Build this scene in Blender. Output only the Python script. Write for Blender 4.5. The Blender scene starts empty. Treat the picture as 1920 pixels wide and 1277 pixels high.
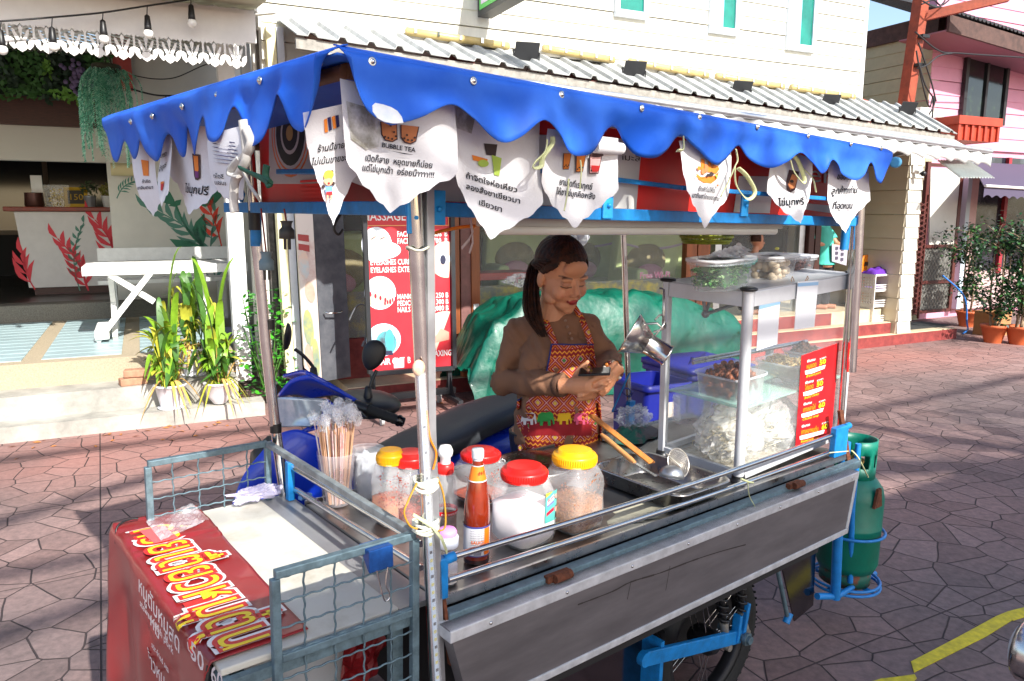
import bpy, math, random
import numpy as np
from mathutils import Vector as V, Matrix, noise as MN
from mathutils.bvhtree import BVHTree
random.seed(7)
SC = bpy.context.scene
COL = SC.collection
R_ = math.radians
EYE = 1.65; FPX = 1420.0; PITCH = R_(9.34)
cam = bpy.data.cameras.new('camera'); co = bpy.data.objects.new('camera', cam); COL.objects.link(co)
co.location = (0, 0, EYE); co.rotation_euler = (math.pi/2-PITCH, 0, 0)
cam.sensor_width = 36; cam.lens = 36*FPX/1920; cam.clip_start = .05; cam.clip_end = 500
SC.camera = co
SUN_EL = R_(37); SUN_AZ = R_(-55.3)          # azimuth measured from +X towards +Y
SDIR = V((math.cos(SUN_EL)*math.cos(SUN_AZ), math.cos(SUN_EL)*math.sin(SUN_AZ), math.sin(SUN_EL)))
w = bpy.data.worlds.new('World'); SC.world = w; w.use_nodes = True
nt = w.node_tree; sky = nt.nodes.new('ShaderNodeTexSky'); sky.sky_type = 'NISHITA'; sky.sun_disc = False
sky.sun_elevation = SUN_EL; sky.sun_rotation = math.pi/2-SUN_AZ; sky.air_density = 1.0; sky.dust_density = 1.6
bg = nt.nodes['Background']; nt.links.new(sky.outputs[0], bg.inputs[0]); bg.inputs[1].default_value = .15
sl = bpy.data.lights.new('sun', 'SUN'); sl.energy = 4.6; sl.angle = R_(.6); sl.color = (1, .96, .89)
so = bpy.data.objects.new('sun', sl); COL.objects.link(so); so.rotation_euler = SDIR.to_track_quat('Z', 'Y').to_euler()
so.location = SDIR*30
SC.view_settings.view_transform = 'Standard'; SC.view_settings.look = 'None'
SC.view_settings.exposure = .88; SC.view_settings.gamma = 1; SC.view_settings.use_curve_mapping = False
SC.cycles.max_bounces = 8; SC.cycles.transparent_max_bounces = 16; SC.cycles.caustics_reflective = False; SC.cycles.caustics_refractive = False
SC.cycles.use_denoising = True

cp_, sp_ = math.cos(PITCH), math.sin(PITCH)
def ray(x, y): return V(((x-960)/FPX, 0, 0)) - V((0, sp_, cp_))*((y-638.5)/FPX) + V((0, cp_, -sp_))
def euler(yaw, dip=0, ty=0): return Matrix.Rotation(yaw, 4, 'Z') @ Matrix.Rotation(dip, 4, 'Y') @ Matrix.Rotation(ty, 4, 'X')
CART = Matrix.Translation((-.214, 1.430, .001)) @ euler(.684, .0195, .0097)
FAC = Matrix.Translation((-.549, 6.976, 0)) @ euler(R_(26))
WORLD = Matrix.Identity(4)
CAMV = V((0, 0, EYE))
def hit(fr, x, y, ax, val):
    """where the sight line of photo pixel x,y meets the plane local[ax]=val of a frame, in that frame"""
    inv = fr.inverted(); d = inv.to_3x3() @ ray(x, y); c = inv @ CAMV
    return c + d*((val-c[ax])/d[ax])
def cp(x, y, ax, val): return hit(CART, x, y, ax, val)
def fp(x, y, yy): return hit(FAC, x, y, 1, yy)
def fz(x, y, z): return hit(FAC, x, y, 2, z)
def wy(x, y, yy): return hit(WORLD, x, y, 1, yy)

def s(r, g, b):
    f = lambda c: (c/255/12.92) if c/255 <= .04045 else ((c/255+.055)/1.055)**2.4
    return (f(r), f(g), f(b))
MATS = {}
def mat(name, c, rough=.5, metal=0, var=0, vs=8, bump=0, bs=40, c2=None, spec=None, trans=0, alpha=1, ior=None, coat=0, thr=None, emis=0, sss=0, stretch=None):
    """procedural material: base colour broken up by noise (var or a second colour c2), bump from noise"""
    if name in MATS: return MATS[name]
    m = bpy.data.materials.new(name); m.use_nodes = True; n = m.node_tree.nodes; l = m.node_tree.links
    b = n['Principled BSDF']; c = tuple(c)+(1,)
    b.inputs['Base Color'].default_value = c; b.inputs['Roughness'].default_value = rough; b.inputs['Metallic'].default_value = metal
    if spec is not None: b.inputs['Specular IOR Level'].default_value = spec
    if trans: b.inputs['Transmission Weight'].default_value = trans
    if ior: b.inputs['IOR'].default_value = ior
    if alpha < 1: b.inputs['Alpha'].default_value = alpha
    if coat: b.inputs['Coat Weight'].default_value = coat; b.inputs['Coat Roughness'].default_value = .08
    if emis: b.inputs['Emission Color'].default_value = c; b.inputs['Emission Strength'].default_value = emis
    if sss: b.inputs['Subsurface Weight'].default_value = sss; b.inputs['Subsurface Scale'].default_value = .01
    tc = n.new('ShaderNodeTexCoord'); src = tc.outputs['Object']
    if stretch:
        mp = n.new('ShaderNodeMapping'); mp.inputs['Scale'].default_value = stretch; l.new(src, mp.inputs[0]); src = mp.outputs[0]
    if var or c2:
        t = n.new('ShaderNodeTexNoise'); t.inputs['Scale'].default_value = vs; t.inputs['Detail'].default_value = 6; t.inputs['Roughness'].default_value = .65
        l.new(src, t.inputs[0])
        r = n.new('ShaderNodeValToRGB'); l.new(t.outputs[0], r.inputs[0])
        lo, hi = (thr or (.35, .65)); r.color_ramp.elements[0].position = lo; r.color_ramp.elements[1].position = hi
        if c2: r.color_ramp.elements[0].color = c; r.color_ramp.elements[1].color = tuple(c2)+(1,)
        else:
            r.color_ramp.elements[0].color = tuple(max(0, x*(1-var)) for x in c[:3])+(1,)
            r.color_ramp.elements[1].color = tuple(min(.95, x*(1+var*.6)) for x in c[:3])+(1,)
        l.new(r.outputs[0], b.inputs['Base Color'])
        mr = n.new('ShaderNodeMapRange'); l.new(t.outputs[0], mr.inputs[0]); mr.inputs[3].default_value = max(.02, rough-.1); mr.inputs[4].default_value = min(1, rough+.12)
        l.new(mr.outputs[0], b.inputs['Roughness'])
    if bump:
        t2 = n.new('ShaderNodeTexNoise'); t2.inputs['Scale'].default_value = bs; t2.inputs['Detail'].default_value = 5; l.new(src, t2.inputs[0])
        bp = n.new('ShaderNodeBump'); bp.inputs['Strength'].default_value = bump; bp.inputs['Distance'].default_value = .01
        l.new(t2.outputs[0], bp.inputs['Height']); l.new(bp.outputs[0], b.inputs['Normal'])
    MATS[name] = m; return m
def thin(name, c, alpha, rough=.15, var=0):
    """thin clear or milky sheet: part transparent, part glossy plastic or glass"""
    if name in MATS: return MATS[name]
    m = bpy.data.materials.new(name); m.use_nodes = True; n = m.node_tree.nodes; l = m.node_tree.links
    b = n['Principled BSDF']; b.inputs['Base Color'].default_value = tuple(c)+(1,); b.inputs['Roughness'].default_value = rough
    b.inputs['Alpha'].default_value = alpha
    if var:
        t = n.new('ShaderNodeTexNoise'); t.inputs['Scale'].default_value = 14; t.inputs['Detail'].default_value = 5
        tc = n.new('ShaderNodeTexCoord'); l.new(tc.outputs['Object'], t.inputs[0])
        mr = n.new('ShaderNodeMapRange'); l.new(t.outputs[0], mr.inputs[0]); mr.inputs[1].default_value = .35; mr.inputs[2].default_value = .7
        mr.inputs[3].default_value = max(0, alpha-var); mr.inputs[4].default_value = min(1, alpha+var); l.new(mr.outputs[0], b.inputs['Alpha'])
    MATS[name] = m; return m

class G:
    def __init__(self): self.v = []; self.f = []; self.mi = []; self.sm = []; self.m = 0; self.s = False; self.T = None; self.uv = {}
    def add(self, vs, fs, m=None, s=None):
        o = len(self.v)
        if self.T is not None: vs = [self.T @ V(p) for p in vs]
        self.v += [tuple(p) for p in vs]; self.f += [[i+o for i in f] for f in fs]
        self.mi += [self.m if m is None else m]*len(fs); self.sm += [self.s if s is None else s]*len(fs); return self
    def box(self, x0, x1, y0, y1, z0, z1, m=None):
        vs = [(x, y, z) for x in (x0, x1) for y in (y0, y1) for z in (z0, z1)]
        return self.add(vs, [(0, 1, 3, 2), (4, 6, 7, 5), (0, 4, 5, 1), (2, 3, 7, 6), (0, 2, 6, 4), (1, 5, 7, 3)], m, False)
    def hexa(self, b, t, m=None):
        """solid between bottom loop b and top loop t (same count)"""
        n = len(b); fs = [tuple(range(n))[::-1], tuple(range(n, 2*n))]+[(i, (i+1) % n, (i+1) % n+n, i+n) for i in range(n)]
        return self.add(list(b)+list(t), fs, m, False)
    def quad(self, a, b, c, d, th=0, m=None):
        a, b, c, d = V(a), V(b), V(c), V(d)
        if not th: return self.add([a, b, c, d], [(0, 1, 2, 3)], m, False)
        nrm = (b-a).cross(d-a).normalized()*th
        return self.hexa([a, b, c, d], [a+nrm, b+nrm, c+nrm, d+nrm], m)
    def bar(self, p, q, w, h=None, up=(0, 0, 1), m=None):
        p, q = V(p), V(q); h = h or w; d = (q-p).normalized(); u = V(up)
        if abs(d.dot(u)) > .98: u = V((0, 1, 0))
        sd = d.cross(u).normalized(); u = sd.cross(d).normalized(); c = [(-w/2, -h/2), (w/2, -h/2), (w/2, h/2), (-w/2, h/2)]
        return self.hexa([p+sd*a+u*b for a, b in c], [q+sd*a+u*b for a, b in c], m)
    def tube(self, pts, r, n=8, m=None, closed=False, flat=1, caps=True):
        pts = [V(p) for p in pts]; k = len(pts); rs = r if isinstance(r, (list, tuple)) else [r]*k
        vs = []; fs = []; prev = None
        for i, p in enumerate(pts):
            if closed: d = pts[(i+1) % k]-pts[i-1]
            else: d = pts[min(i+1, k-1)]-pts[max(i-1, 0)]
            d = d.normalized() if d.length > 1e-9 else V((0, 0, 1))
            if prev is None: a = d.orthogonal().normalized()
            else: a = (prev-d*prev.dot(d)); a = a.normalized() if a.length > 1e-6 else d.orthogonal().normalized()
            prev = a; b = d.cross(a)
            for j in range(n):
                t = 2*math.pi*j/n; vs.append(p+(a*math.cos(t)+b*math.sin(t)*flat)*rs[i])
        for i in range(k if closed else k-1):
            for j in range(n): i2 = (i+1) % k; fs.append((i*n+j, i*n+(j+1) % n, i2*n+(j+1) % n, i2*n+j))
        self.add(vs, fs, m, True)
        if caps and not closed:
            self.add(vs[:n], [tuple(range(n))[::-1]], m, False); self.add(vs[-n:], [tuple(range(n))], m, False)
        return self
    def lathe(self, prof, n=24, M=None, m=None, sq=0, s=True, caps=True):
        """turned profile [(r,z)..]; sq>0 makes the section a rounded square"""
        vs = []
        for r, z in prof:
            for j in range(n):
                t = 2*math.pi*j/n; k = 1
                if sq: k = 1/(abs(math.cos(t))**sq+abs(math.sin(t))**sq)**(1/sq)
                p = V((r*k*math.cos(t), r*k*math.sin(t), z)); vs.append(M @ p if M else p)
        fs = [(i*n+j, i*n+(j+1) % n, (i+1)*n+(j+1) % n, (i+1)*n+j) for i in range(len(prof)-1) for j in range(n)]
        self.add(vs, fs, m, s)
        if caps:
            if prof[0][0] > 1e-5: self.add(vs[:n], [tuple(range(n))[::-1]], m, False)
            if prof[-1][0] > 1e-5: self.add(vs[-n:], [tuple(range(n))], m, False)
        return self
    def cyl(self, p, q, r, n=14, m=None, r2=None): return self.tube([p, q], [r, r if r2 is None else r2], n, m)
    def ell(self, c, r, nu=14, nv=9, M=None, m=None):
        c = V(c); r = r if isinstance(r, (tuple, list)) else (r, r, r); vs = []
        for i in range(nv+1):
            a = -math.pi/2+math.pi*i/nv
            for j in range(nu):
                t = 2*math.pi*j/nu; p = V((r[0]*math.cos(a)*math.cos(t), r[1]*math.cos(a)*math.sin(t), r[2]*math.sin(a))); vs.append(c+(M @ p if M else p))
        return self.add(vs, [(i*nu+j, i*nu+(j+1) % nu, (i+1)*nu+(j+1) % nu, (i+1)*nu+j) for i in range(nv) for j in range(nu)], m, True)
    def grid(self, fn, nu, nv, m=None, s=True, keep=None, closed=False):
        vs = [fn(i/nu, j/nv) for j in range(nv+1) for i in range(nu+1)]; fs = []
        for j in range(nv):
            for i in range(nu):
                if keep is None or keep((i+.5)/nu, (j+.5)/nv): fs.append((j*(nu+1)+i, j*(nu+1)+i+1, (j+1)*(nu+1)+i+1, (j+1)*(nu+1)+i))
        return self.add(vs, fs, m, s)
    def poly(self, pts, fn=None, m=None):
        """flat outline put through fn(u,v)->3D as one face"""
        vs = [fn(*p) if fn else p for p in pts]; return self.add(vs, [tuple(range(len(vs)))], m, False)
    def prism(self, pts, M, d, m=None, s=False):
        """outline in the xy plane of M, pushed d along its z"""
        b = [M @ V((x, y, 0)) for x, y in pts]; t = [M @ V((x, y, d)) for x, y in pts]; return self.hexa(b, t, m)
    def text(self, string, fn, size, m=None, off=0, align='CENTER', lift=0, shear=0, sp=1):
        vs, fs = text_mesh(string, off, align, shear, sp)
        return self.add([fn(x*size, y*size) for x, y in vs], fs, m, False)
    def join(self, o, M=None, m=None):
        T = self.T; self.T = M; self.add(o.v, o.f); self.T = T
        self.mi[-len(o.f):] = o.mi if m is None else [m]*len(o.f); self.sm[-len(o.f):] = o.sm; return self
    def mesh(self, name, mats):
        me = bpy.data.meshes.new(name); me.from_pydata([tuple(p) for p in self.v], [], self.f)
        for k in (mats if isinstance(mats, (list, tuple)) else [mats]): me.materials.append(k)
        me.polygons.foreach_set('material_index', self.mi); me.polygons.foreach_set('use_smooth', self.sm); me.update(); return me
    def build(self, name, mats, parent=None, M=None, bevel=0, solid=0, sub=0, weld=False):
        me = self.mesh(name, mats)
        if weld:
            import bmesh; bm = bmesh.new(); bm.from_mesh(me); bmesh.ops.remove_doubles(bm, verts=bm.verts, dist=1e-5); bm.to_mesh(me); bm.free()
        o = bpy.data.objects.new(name, me); COL.objects.link(o)
        if parent: o.parent = parent
        if M is not None: o.matrix_local = M
        if solid:
            k = o.modifiers.new('solid', 'SOLIDIFY'); k.thickness = solid; k.offset = 0
        if bevel:
            k = o.modifiers.new('bevel', 'BEVEL'); k.width = bevel; k.segments = 2; k.limit_method = 'ANGLE'; k.angle_limit = R_(40)
        if sub:
            k = o.modifiers.new('sub', 'SUBSURF'); k.levels = sub; k.render_levels = sub
        return o
_TX = {}
def text_mesh(string, off=0, align='CENTER', shear=0, sp=1):
    key = (string, off, align, shear, sp)
    if key not in _TX:
        c = bpy.data.curves.new('lettering', 'FONT'); c.body = string; c.size = 1; c.offset = off; c.align_x = align; c.shear = shear; c.space_line = sp; c.resolution_u = 2
        o = bpy.data.objects.new('lettering', c); COL.objects.link(o)
        dg = bpy.context.evaluated_depsgraph_get(); me = bpy.data.meshes.new_from_object(o.evaluated_get(dg))
        _TX[key] = ([(p.co.x, p.co.y) for p in me.vertices], [tuple(p.vertices) for p in me.polygons])
        bpy.data.objects.remove(o); bpy.data.meshes.remove(me); bpy.data.curves.remove(c)
    return _TX[key]
def tag(o, label=None, cat=None, group=None, kind=None):
    if label: o['label'] = label
    if cat: o['category'] = cat
    if group: o['group'] = group
    if kind: o['kind'] = kind
    return o
def thing(name, label, cat, M=WORLD, group=None, kind=None):
    o = bpy.data.objects.new(name, None); COL.objects.link(o); o.matrix_world = M; o.empty_display_size = .1
    return tag(o, label, cat, group, kind)
def one(name, g, mats, label, cat, M=WORLD, group=None, **k):
    return tag(g.build(name, mats, None, M, **k), label, cat, group)
def at(fr, x, y, z, rz=0, ry=0, rx=0): return fr @ Matrix.Translation((x, y, z)) @ euler(rz, ry, rx)
def copy_thing(o, M, label, group):
    c = o.copy(); COL.objects.link(c); c.matrix_world = M; c['label'] = label; c['group'] = group
    for ch in o.children:
        d = ch.copy(); COL.objects.link(d); d.parent = c
        for ch2 in ch.children: e = ch2.copy(); COL.objects.link(e); e.parent = d
    return c
def lerp(a, b, t): return a+(b-a)*t
def spline(pts, n):
    """Catmull-Rom through pts, n steps a span"""
    pts = [V(p) for p in pts]; out = []
    for i in range(len(pts)-1):
        p0, p1, p2, p3 = pts[max(i-1, 0)], pts[i], pts[i+1], pts[min(i+2, len(pts)-1)]
        for k in range(n):
            t = k/n; out.append(.5*((2*p1)+(p2-p0)*t+(2*p0-5*p1+4*p2-p3)*t*t+(3*p1-p0-3*p2+p3)*t**3))
    out.append(pts[-1]); return out
def nz(x, y=0, z=0, sc=1): return MN.noise(V((x*sc, y*sc, z*sc)))

steel = mat('stainless steel', s(190, 188, 186), .28, 1, var=.15, vs=30, bump=.05, bs=60)
chrome = mat('polished steel tube', s(215, 213, 210), .14, 1, var=.12, vs=20)
galv = mat('galvanised painted steel', s(105, 128, 138), .5, .35, var=.3, vs=40, bump=.15, bs=80)
alu = mat('aluminium', s(200, 203, 207), .38, .85, var=.08, vs=20)
blue = mat('bright blue paint', s(20, 128, 200), .45, 0, var=.25, vs=25, bump=.1, bs=60)
rust = mat('rusty steel', s(110, 62, 40), .85, .2, var=.5, vs=60, bump=.4, bs=90)
black = mat('black plastic', s(24, 24, 26), .4, 0, var=.2)
rubber = mat('black rubber', s(28, 28, 28), .75, 0, var=.25, vs=30, bump=.2)
white = mat('white paint', s(232, 232, 228), .55, 0, var=.06, vs=5)
def ground_mat():
    m = bpy.data.materials.new('stamped concrete paving'); m.use_nodes = True; n = m.node_tree.nodes; l = m.node_tree.links; b = n['Principled BSDF']
    N = lambda t, **k: n.new('ShaderNode'+t)
    tc = N('TexCoord'); mp = N('Mapping'); mp.inputs['Rotation'].default_value = (0, 0, -R_(28.3)); l.new(tc.outputs['Object'], mp.inputs[0])
    wn = N('TexNoise'); wn.inputs['Scale'].default_value = 2.2; l.new(mp.outputs[0], wn.inputs[0])
    wx = N('VectorMath'); wx.operation = 'SCALE'; wx.inputs[3].default_value = .05; l.new(wn.outputs['Color'], wx.inputs[0])
    wa = N('VectorMath'); wa.operation = 'ADD'; l.new(mp.outputs[0], wa.inputs[0]); l.new(wx.outputs[0], wa.inputs[1])
    vo = N('TexVoronoi'); vo.feature = 'DISTANCE_TO_EDGE'; vo.inputs['Scale'].default_value = 5.3; vo.inputs['Randomness'].default_value = .88; l.new(wa.outputs[0], vo.inputs[0]); vo.voronoi_dimensions = '2D'
    vc = N('TexVoronoi'); vc.feature = 'F1'; vc.inputs['Scale'].default_value = 5.3; vc.inputs['Randomness'].default_value = .88; vc.voronoi_dimensions = '2D'; l.new(wa.outputs[0], vc.inputs[0])
    sx = N('SeparateXYZ'); l.new(mp.outputs[0], sx.inputs[0])
    def joint(sock, off):
        a = N('Math'); a.operation = 'ADD'; a.inputs[1].default_value = off; l.new(sock, a.inputs[0])
        p = N('Math'); p.operation = 'PINGPONG'; p.inputs[1].default_value = .525; l.new(a.outputs[0], p.inputs[0]); return p.outputs[0]
    j1 = joint(sx.outputs[0], .12); j2 = joint(sx.outputs[1], .35)
    mn = N('Math'); mn.operation = 'MINIMUM'; l.new(j1, mn.inputs[0]); l.new(j2, mn.inputs[1])
    jm = N('Math'); jm.operation = 'MULTIPLY'; jm.inputs[1].default_value = 5.4; l.new(mn.outputs[0], jm.inputs[0])
    ed = N('Math'); ed.operation = 'MINIMUM'; l.new(vo.outputs['Distance'], ed.inputs[0]); l.new(jm.outputs[0], ed.inputs[1])
    line = N('MapRange'); l.new(ed.outputs[0], line.inputs[0]); line.inputs[1].default_value = .008; line.inputs[2].default_value = .022
    big = N('TexNoise'); big.inputs['Scale'].default_value = .55; big.inputs['Detail'].default_value = 5; l.new(tc.outputs['Object'], big.inputs[0])
    fine = N('TexNoise'); fine.inputs['Scale'].default_value = 26; fine.inputs['Detail'].default_value = 8; fine.inputs['Roughness'].default_value = .7; l.new(tc.outputs['Object'], fine.inputs[0])
    grey = N('ValToRGB'); e = grey.color_ramp.elements; e[0].position = .36; e[1].position = .62; e[0].color = s(120, 105, 103)+(1,); e[1].color = s(154, 126, 120)+(1,); l.new(big.outputs[0], grey.inputs[0])
    pv = N('ValToRGB'); e = pv.color_ramp.elements; e[0].position = .3; e[1].position = .8; e[0].color = (.6, .6, .6, 1); e[1].color = (1.3, 1.22, 1.2, 1); l.new(fine.outputs[0], pv.inputs[0])
    mx = N('Mix'); mx.data_type = 'RGBA'; mx.blend_type = 'MULTIPLY'; mx.inputs[0].default_value = 1; l.new(grey.outputs[0], mx.inputs[6]); l.new(pv.outputs[0], mx.inputs[7])
    cell = N('Mix'); cell.data_type = 'RGBA'; cell.blend_type = 'SOFT_LIGHT'; cell.inputs[0].default_value = .28; l.new(mx.outputs[2], cell.inputs[6]); bwc = N('RGBToBW'); l.new(vc.outputs['Color'], bwc.inputs[0]); l.new(bwc.outputs[0], cell.inputs[7])
    mf = N('Mapping'); mf.inputs['Rotation'].default_value = (0, 0, -R_(26)); l.new(tc.outputs['Object'], mf.inputs[0]); sf = N('SeparateXYZ'); l.new(mf.outputs[0], sf.inputs[0])
    ba = N('MapRange'); l.new(sf.outputs[1], ba.inputs[0]); ba.inputs[1].default_value = 5.0; ba.inputs[2].default_value = 5.9
    bb = N('MapRange'); l.new(sf.outputs[1], bb.inputs[0]); bb.inputs[1].default_value = 6.75; bb.inputs[2].default_value = 6.2
    rb = N('Math'); rb.operation = 'MULTIPLY'; l.new(ba.outputs[0], rb.inputs[0]); l.new(bb.outputs[0], rb.inputs[1])
    rn = N('MapRange'); l.new(big.outputs[0], rn.inputs[0]); rn.inputs[1].default_value = .38; rn.inputs[2].default_value = .6; rn.inputs[3].default_value = .15; rn.inputs[4].default_value = .5
    rm = N('Math'); rm.operation = 'MULTIPLY'; l.new(rb.outputs[0], rm.inputs[0]); l.new(rn.outputs[0], rm.inputs[1])
    red = N('Mix'); red.data_type = 'RGBA'; l.new(rm.outputs[0], red.inputs[0]); l.new(cell.outputs[2], red.inputs[6]); red.inputs[7].default_value = s(176, 112, 100)+(1,)
    fin = N('Mix'); fin.data_type = 'RGBA'; l.new(line.outputs[0], fin.inputs[0]); fin.inputs[6].default_value = s(62, 51, 52)+(1,); l.new(red.outputs[2], fin.inputs[7])
    l.new(fin.outputs[2], b.inputs['Base Color']); b.inputs['Roughness'].default_value = .82
    add = N('Math'); add.operation = 'MULTIPLY_ADD'; l.new(fine.outputs[0], add.inputs[0]); add.inputs[1].default_value = .25; l.new(line.outputs[0], add.inputs[2])
    bp = N('Bump'); bp.inputs['Strength'].default_value = .9; bp.inputs['Distance'].default_value = .012; l.new(add.outputs[0], bp.inputs['Height']); l.new(bp.outputs[0], b.inputs['Normal'])
    return m
g = G(); g.add([(-70, -30, 0), (70, -30, 0), (70, 90, 0), (-70, 90, 0)], [(0, 1, 2, 3)])
tag(g.build('ground', ground_mat()), 'grey pink paving stamped in irregular polygons', kind='structure')
ytape = mat('worn yellow tape', s(214, 196, 40), .6, var=.25, vs=30, bump=.2)
def strip(pix, name, label, m):
    g = G(); pts = [hit(WORLD, x, y, 2, .004) for x, y in pix]; g.hexa([p-V((0, 0, .003)) for p in pts], pts)
    return one(name, g, m, label, 'tape', group='yellow tape on the paving')
strip([(1708, 1240), (1745, 1221), (1800, 1192), (1868, 1155), (1890, 1146), (1898, 1162), (1850, 1192), (1790, 1222), (1740, 1247), (1714, 1260)], 'tape_strip', 'long strip of worn yellow tape on the paving at lower right', ytape)
strip([(1890, 1146), (1922, 1138), (1922, 1156), (1899, 1163)], 'tape_strip', 'short torn yellow tape end at the far end of the long strip', ytape)
strip([(1630, 1279), (1652, 1272), (1680, 1269), (1715, 1264), (1719, 1271), (1700, 1290), (1640, 1290)], 'tape_strip', 'torn yellow tape corner at the bottom edge beside the long strip', ytape)
g = G(); lf = mat('dry leaf', s(190, 120, 60), .7, var=.3, vs=30)
leaves = thing('leaf_litter', None, None, kind='stuff')
leaves['label'] = 'brown dry leaves scattered along the kerb'; leaves['kind'] = 'stuff'
random.seed(3)
for i in range(46):
    x = random.uniform(-3.6, .2); y = -.08-abs(random.gauss(0, .22)); p = FAC @ V((x, y, .006)); a = random.uniform(0, 6.3); L = random.uniform(.018, .038)
    d = V((math.cos(a), math.sin(a), 0)); e = V((-d.y, d.x, 0)); g.add([p-d*L, p+e*L*.4+V((0, 0, .006)), p+d*L, p-e*L*.4], [(0, 1, 2, 3)])
g.build('leaf', lf, leaves)

conc = mat('stained pale concrete', s(140, 138, 131), .85, c2=s(184, 180, 170), vs=3.5, bump=.3, bs=30)
beige = mat('beige washed gravel', s(170, 156, 132), .85, var=.2, vs=90, bump=.3, bs=120)
granite = mat('dark speckled terrazzo', s(120, 116, 106), .7, var=.45, vs=120)
g = G()
g.T = FAC
g.box(-9, -1.72, -.06, .152, -.05, .12, 0); g.box(-9, -1.9, .15, .452, -.05, .30, 0)
st = g.build('step', conc); tag(st, kind='structure')
g = G(); g.T = FAC; g.box(-9, -1.9, .45, 3.2, -.05, .496); tag(g.build('terrace', beige), kind='structure')
tile = mat('pale blue glazed tile', s(160, 182, 186), .35, var=.1, vs=2.5)
gout = mat('tile joint', s(150, 140, 120), .9)
g = G(); g.T = FAC
for cx in range(7):
    x0 = -6.95+cx*.72
    for r in range(13):
        y0 = .60+r*.198
        g.box(x0, x0+.58, y0, y0+.172, .49, .503)
tag(g.build('floor_tiles', tile), kind='structure')
g = G(); g.T = FAC; g.box(-9, -2.2, 3.2, 3.5, .3, .69); tag(g.build('kerb', granite, bevel=.02), kind='structure')
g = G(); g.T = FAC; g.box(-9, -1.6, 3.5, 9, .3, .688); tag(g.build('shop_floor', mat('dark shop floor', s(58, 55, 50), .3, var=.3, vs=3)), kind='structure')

wallw = mat('off white plaster', s(206, 203, 192), .8, var=.06, vs=3)
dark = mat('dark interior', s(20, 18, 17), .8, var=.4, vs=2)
dwood = mat('dark brown wood', s(66, 34, 26), .5, var=.4, vs=14, stretch=(1, 1, 8))
rest = thing('restaurant', 'open fronted restaurant with white mural wall and dark interior', 'building')
g = G(); g.T = FAC
g.box(-2.84, -1.15, 3.32, 3.45, .3, 3.9)           # mural wall facing the street
g.box(-2.84, -2.70, 3.45, 6.5, .3, 3.9)
g.build('wall', wallw, rest)
g = G(); g.T = FAC
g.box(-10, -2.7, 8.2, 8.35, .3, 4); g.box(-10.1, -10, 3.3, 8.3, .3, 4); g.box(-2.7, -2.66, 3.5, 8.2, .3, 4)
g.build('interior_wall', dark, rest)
g = G(); g.T = FAC; g.box(-10, -2.84, 3.4, 8.3, 3.42, 3.5); g.build('ceiling', mat('white ceiling', s(205, 203, 196), .8), rest)
g = G(); g.T = FAC
g.box(-10, -2.84, 3.45, 3.6, 2.25, 2.62); g.build('lintel', mat('off white beam', s(190, 186, 176), .8), rest)
g = G(); g.T = FAC; g.box(-10, -2.84, 3.38, 3.5, 2.62, 2.98); g.build('fascia_board', dwood, rest)
g = G(); g.T = FAC
for x in (-8.6, -7.4, -6.2, -5.0, -3.9): g.box(x, x+.07, 8.1, 8.19, .7, 3.2)
g.box(-10, -2.8, 8.1, 8.19, 1.35, 1.42); g.box(-10, -2.8, 8.1, 8.19, 2.9, 3.0); g.build('window_frame', mat('brown frame', s(84, 66, 40), .5), rest)
g = G(); g.T = FAC; g.box(-9.8, -2.9, 8.14, 8.17, 1.42, 2.9); g.build('pane', mat('dark glass', s(40, 44, 46), .1, spec=.8), rest)

def branch(g, fn, x0, y0, x1, y1, n, ll, lw, m, curve=.1, tip=True, spread=.75):
    d = V((x1-x0, y1-y0, 0)); L = d.length; d /= L; e = V((-d.y, d.x, 0)); P = lambda t: V((x0, y0, 0))+d*L*t+e*curve*L*math.sin(math.pi*t)
    w = .006+lw*.05
    for i in range(12):
        a, b = P(i/12), P((i+1)/12); g.poly([(a.x+e.x*w, a.y+e.y*w), (a.x-e.x*w, a.y-e.y*w), (b.x-e.x*w*.8, b.y-e.y*w*.8), (b.x+e.x*w*.8, b.y+e.y*w*.8)], fn, m)
    def leaf(p, ang, L1):
        q = V((math.cos(ang), math.sin(ang), 0)); r = V((-q.y, q.x, 0)); o = []
        for t, h in ((0, 0), (.2, .6), (.45, 1), (.7, .7), (1, 0)): o.append(p+q*L1*t+r*h*lw/2+r*.12*L1*math.sin(t*3.1))
        for t, h in ((.7, -.7), (.45, -1), (.2, -.6)): o.append(p+q*L1*t+r*h*lw/2+r*.12*L1*math.sin(t*3.1))
        g.poly([(k.x, k.y) for k in o], fn, m)
    base = math.atan2(d.y, d.x)
    for i in range(n):
        t = .22+.75*i/n; p = P(t); k = 1-.35*t
        leaf(p, base+spread*(1-.3*t), ll*k); leaf(p+d*L*.03, base-spread*(1-.3*t), ll*k)
    if tip: leaf(P(1), base, ll*.8)
redp = mat('red mural paint', s(214, 52, 66), .6); grnp = mat('grey green mural paint', s(78, 130, 112), .6); grn2 = mat('dark green mural paint', s(40, 112, 82), .6); orp = mat('orange red mural paint', s(226, 66, 44), .6)
def M_at(y): return lambda u, v: FAC @ V((u, y, v))
def pxy(x, y, pl): p = fp(x, y, pl); return p.x, p.z
g = G(); f = M_at(3.316); B = lambda a, b, n, ll, lw, m, **k: branch(g, f, *pxy(*a, 3.316), *pxy(*b, 3.316), n, ll, lw, m, **k)
B((402, 500), (285, 392), 6, .30, .06, 1, curve=-.12, spread=.6)
B((417, 470), (375, 360), 4, .26, .055, 3, curve=-.05, spread=.6)
B((420, 560), (405, 400), 6, .22, .05, 1, spread=.9)
B((219, 372), (262, 338), 7, .10, .018, 1, curve=.15, spread=.9)
B((405, 480), (330, 385), 1, .42, .16, 2, curve=.1)
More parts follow.
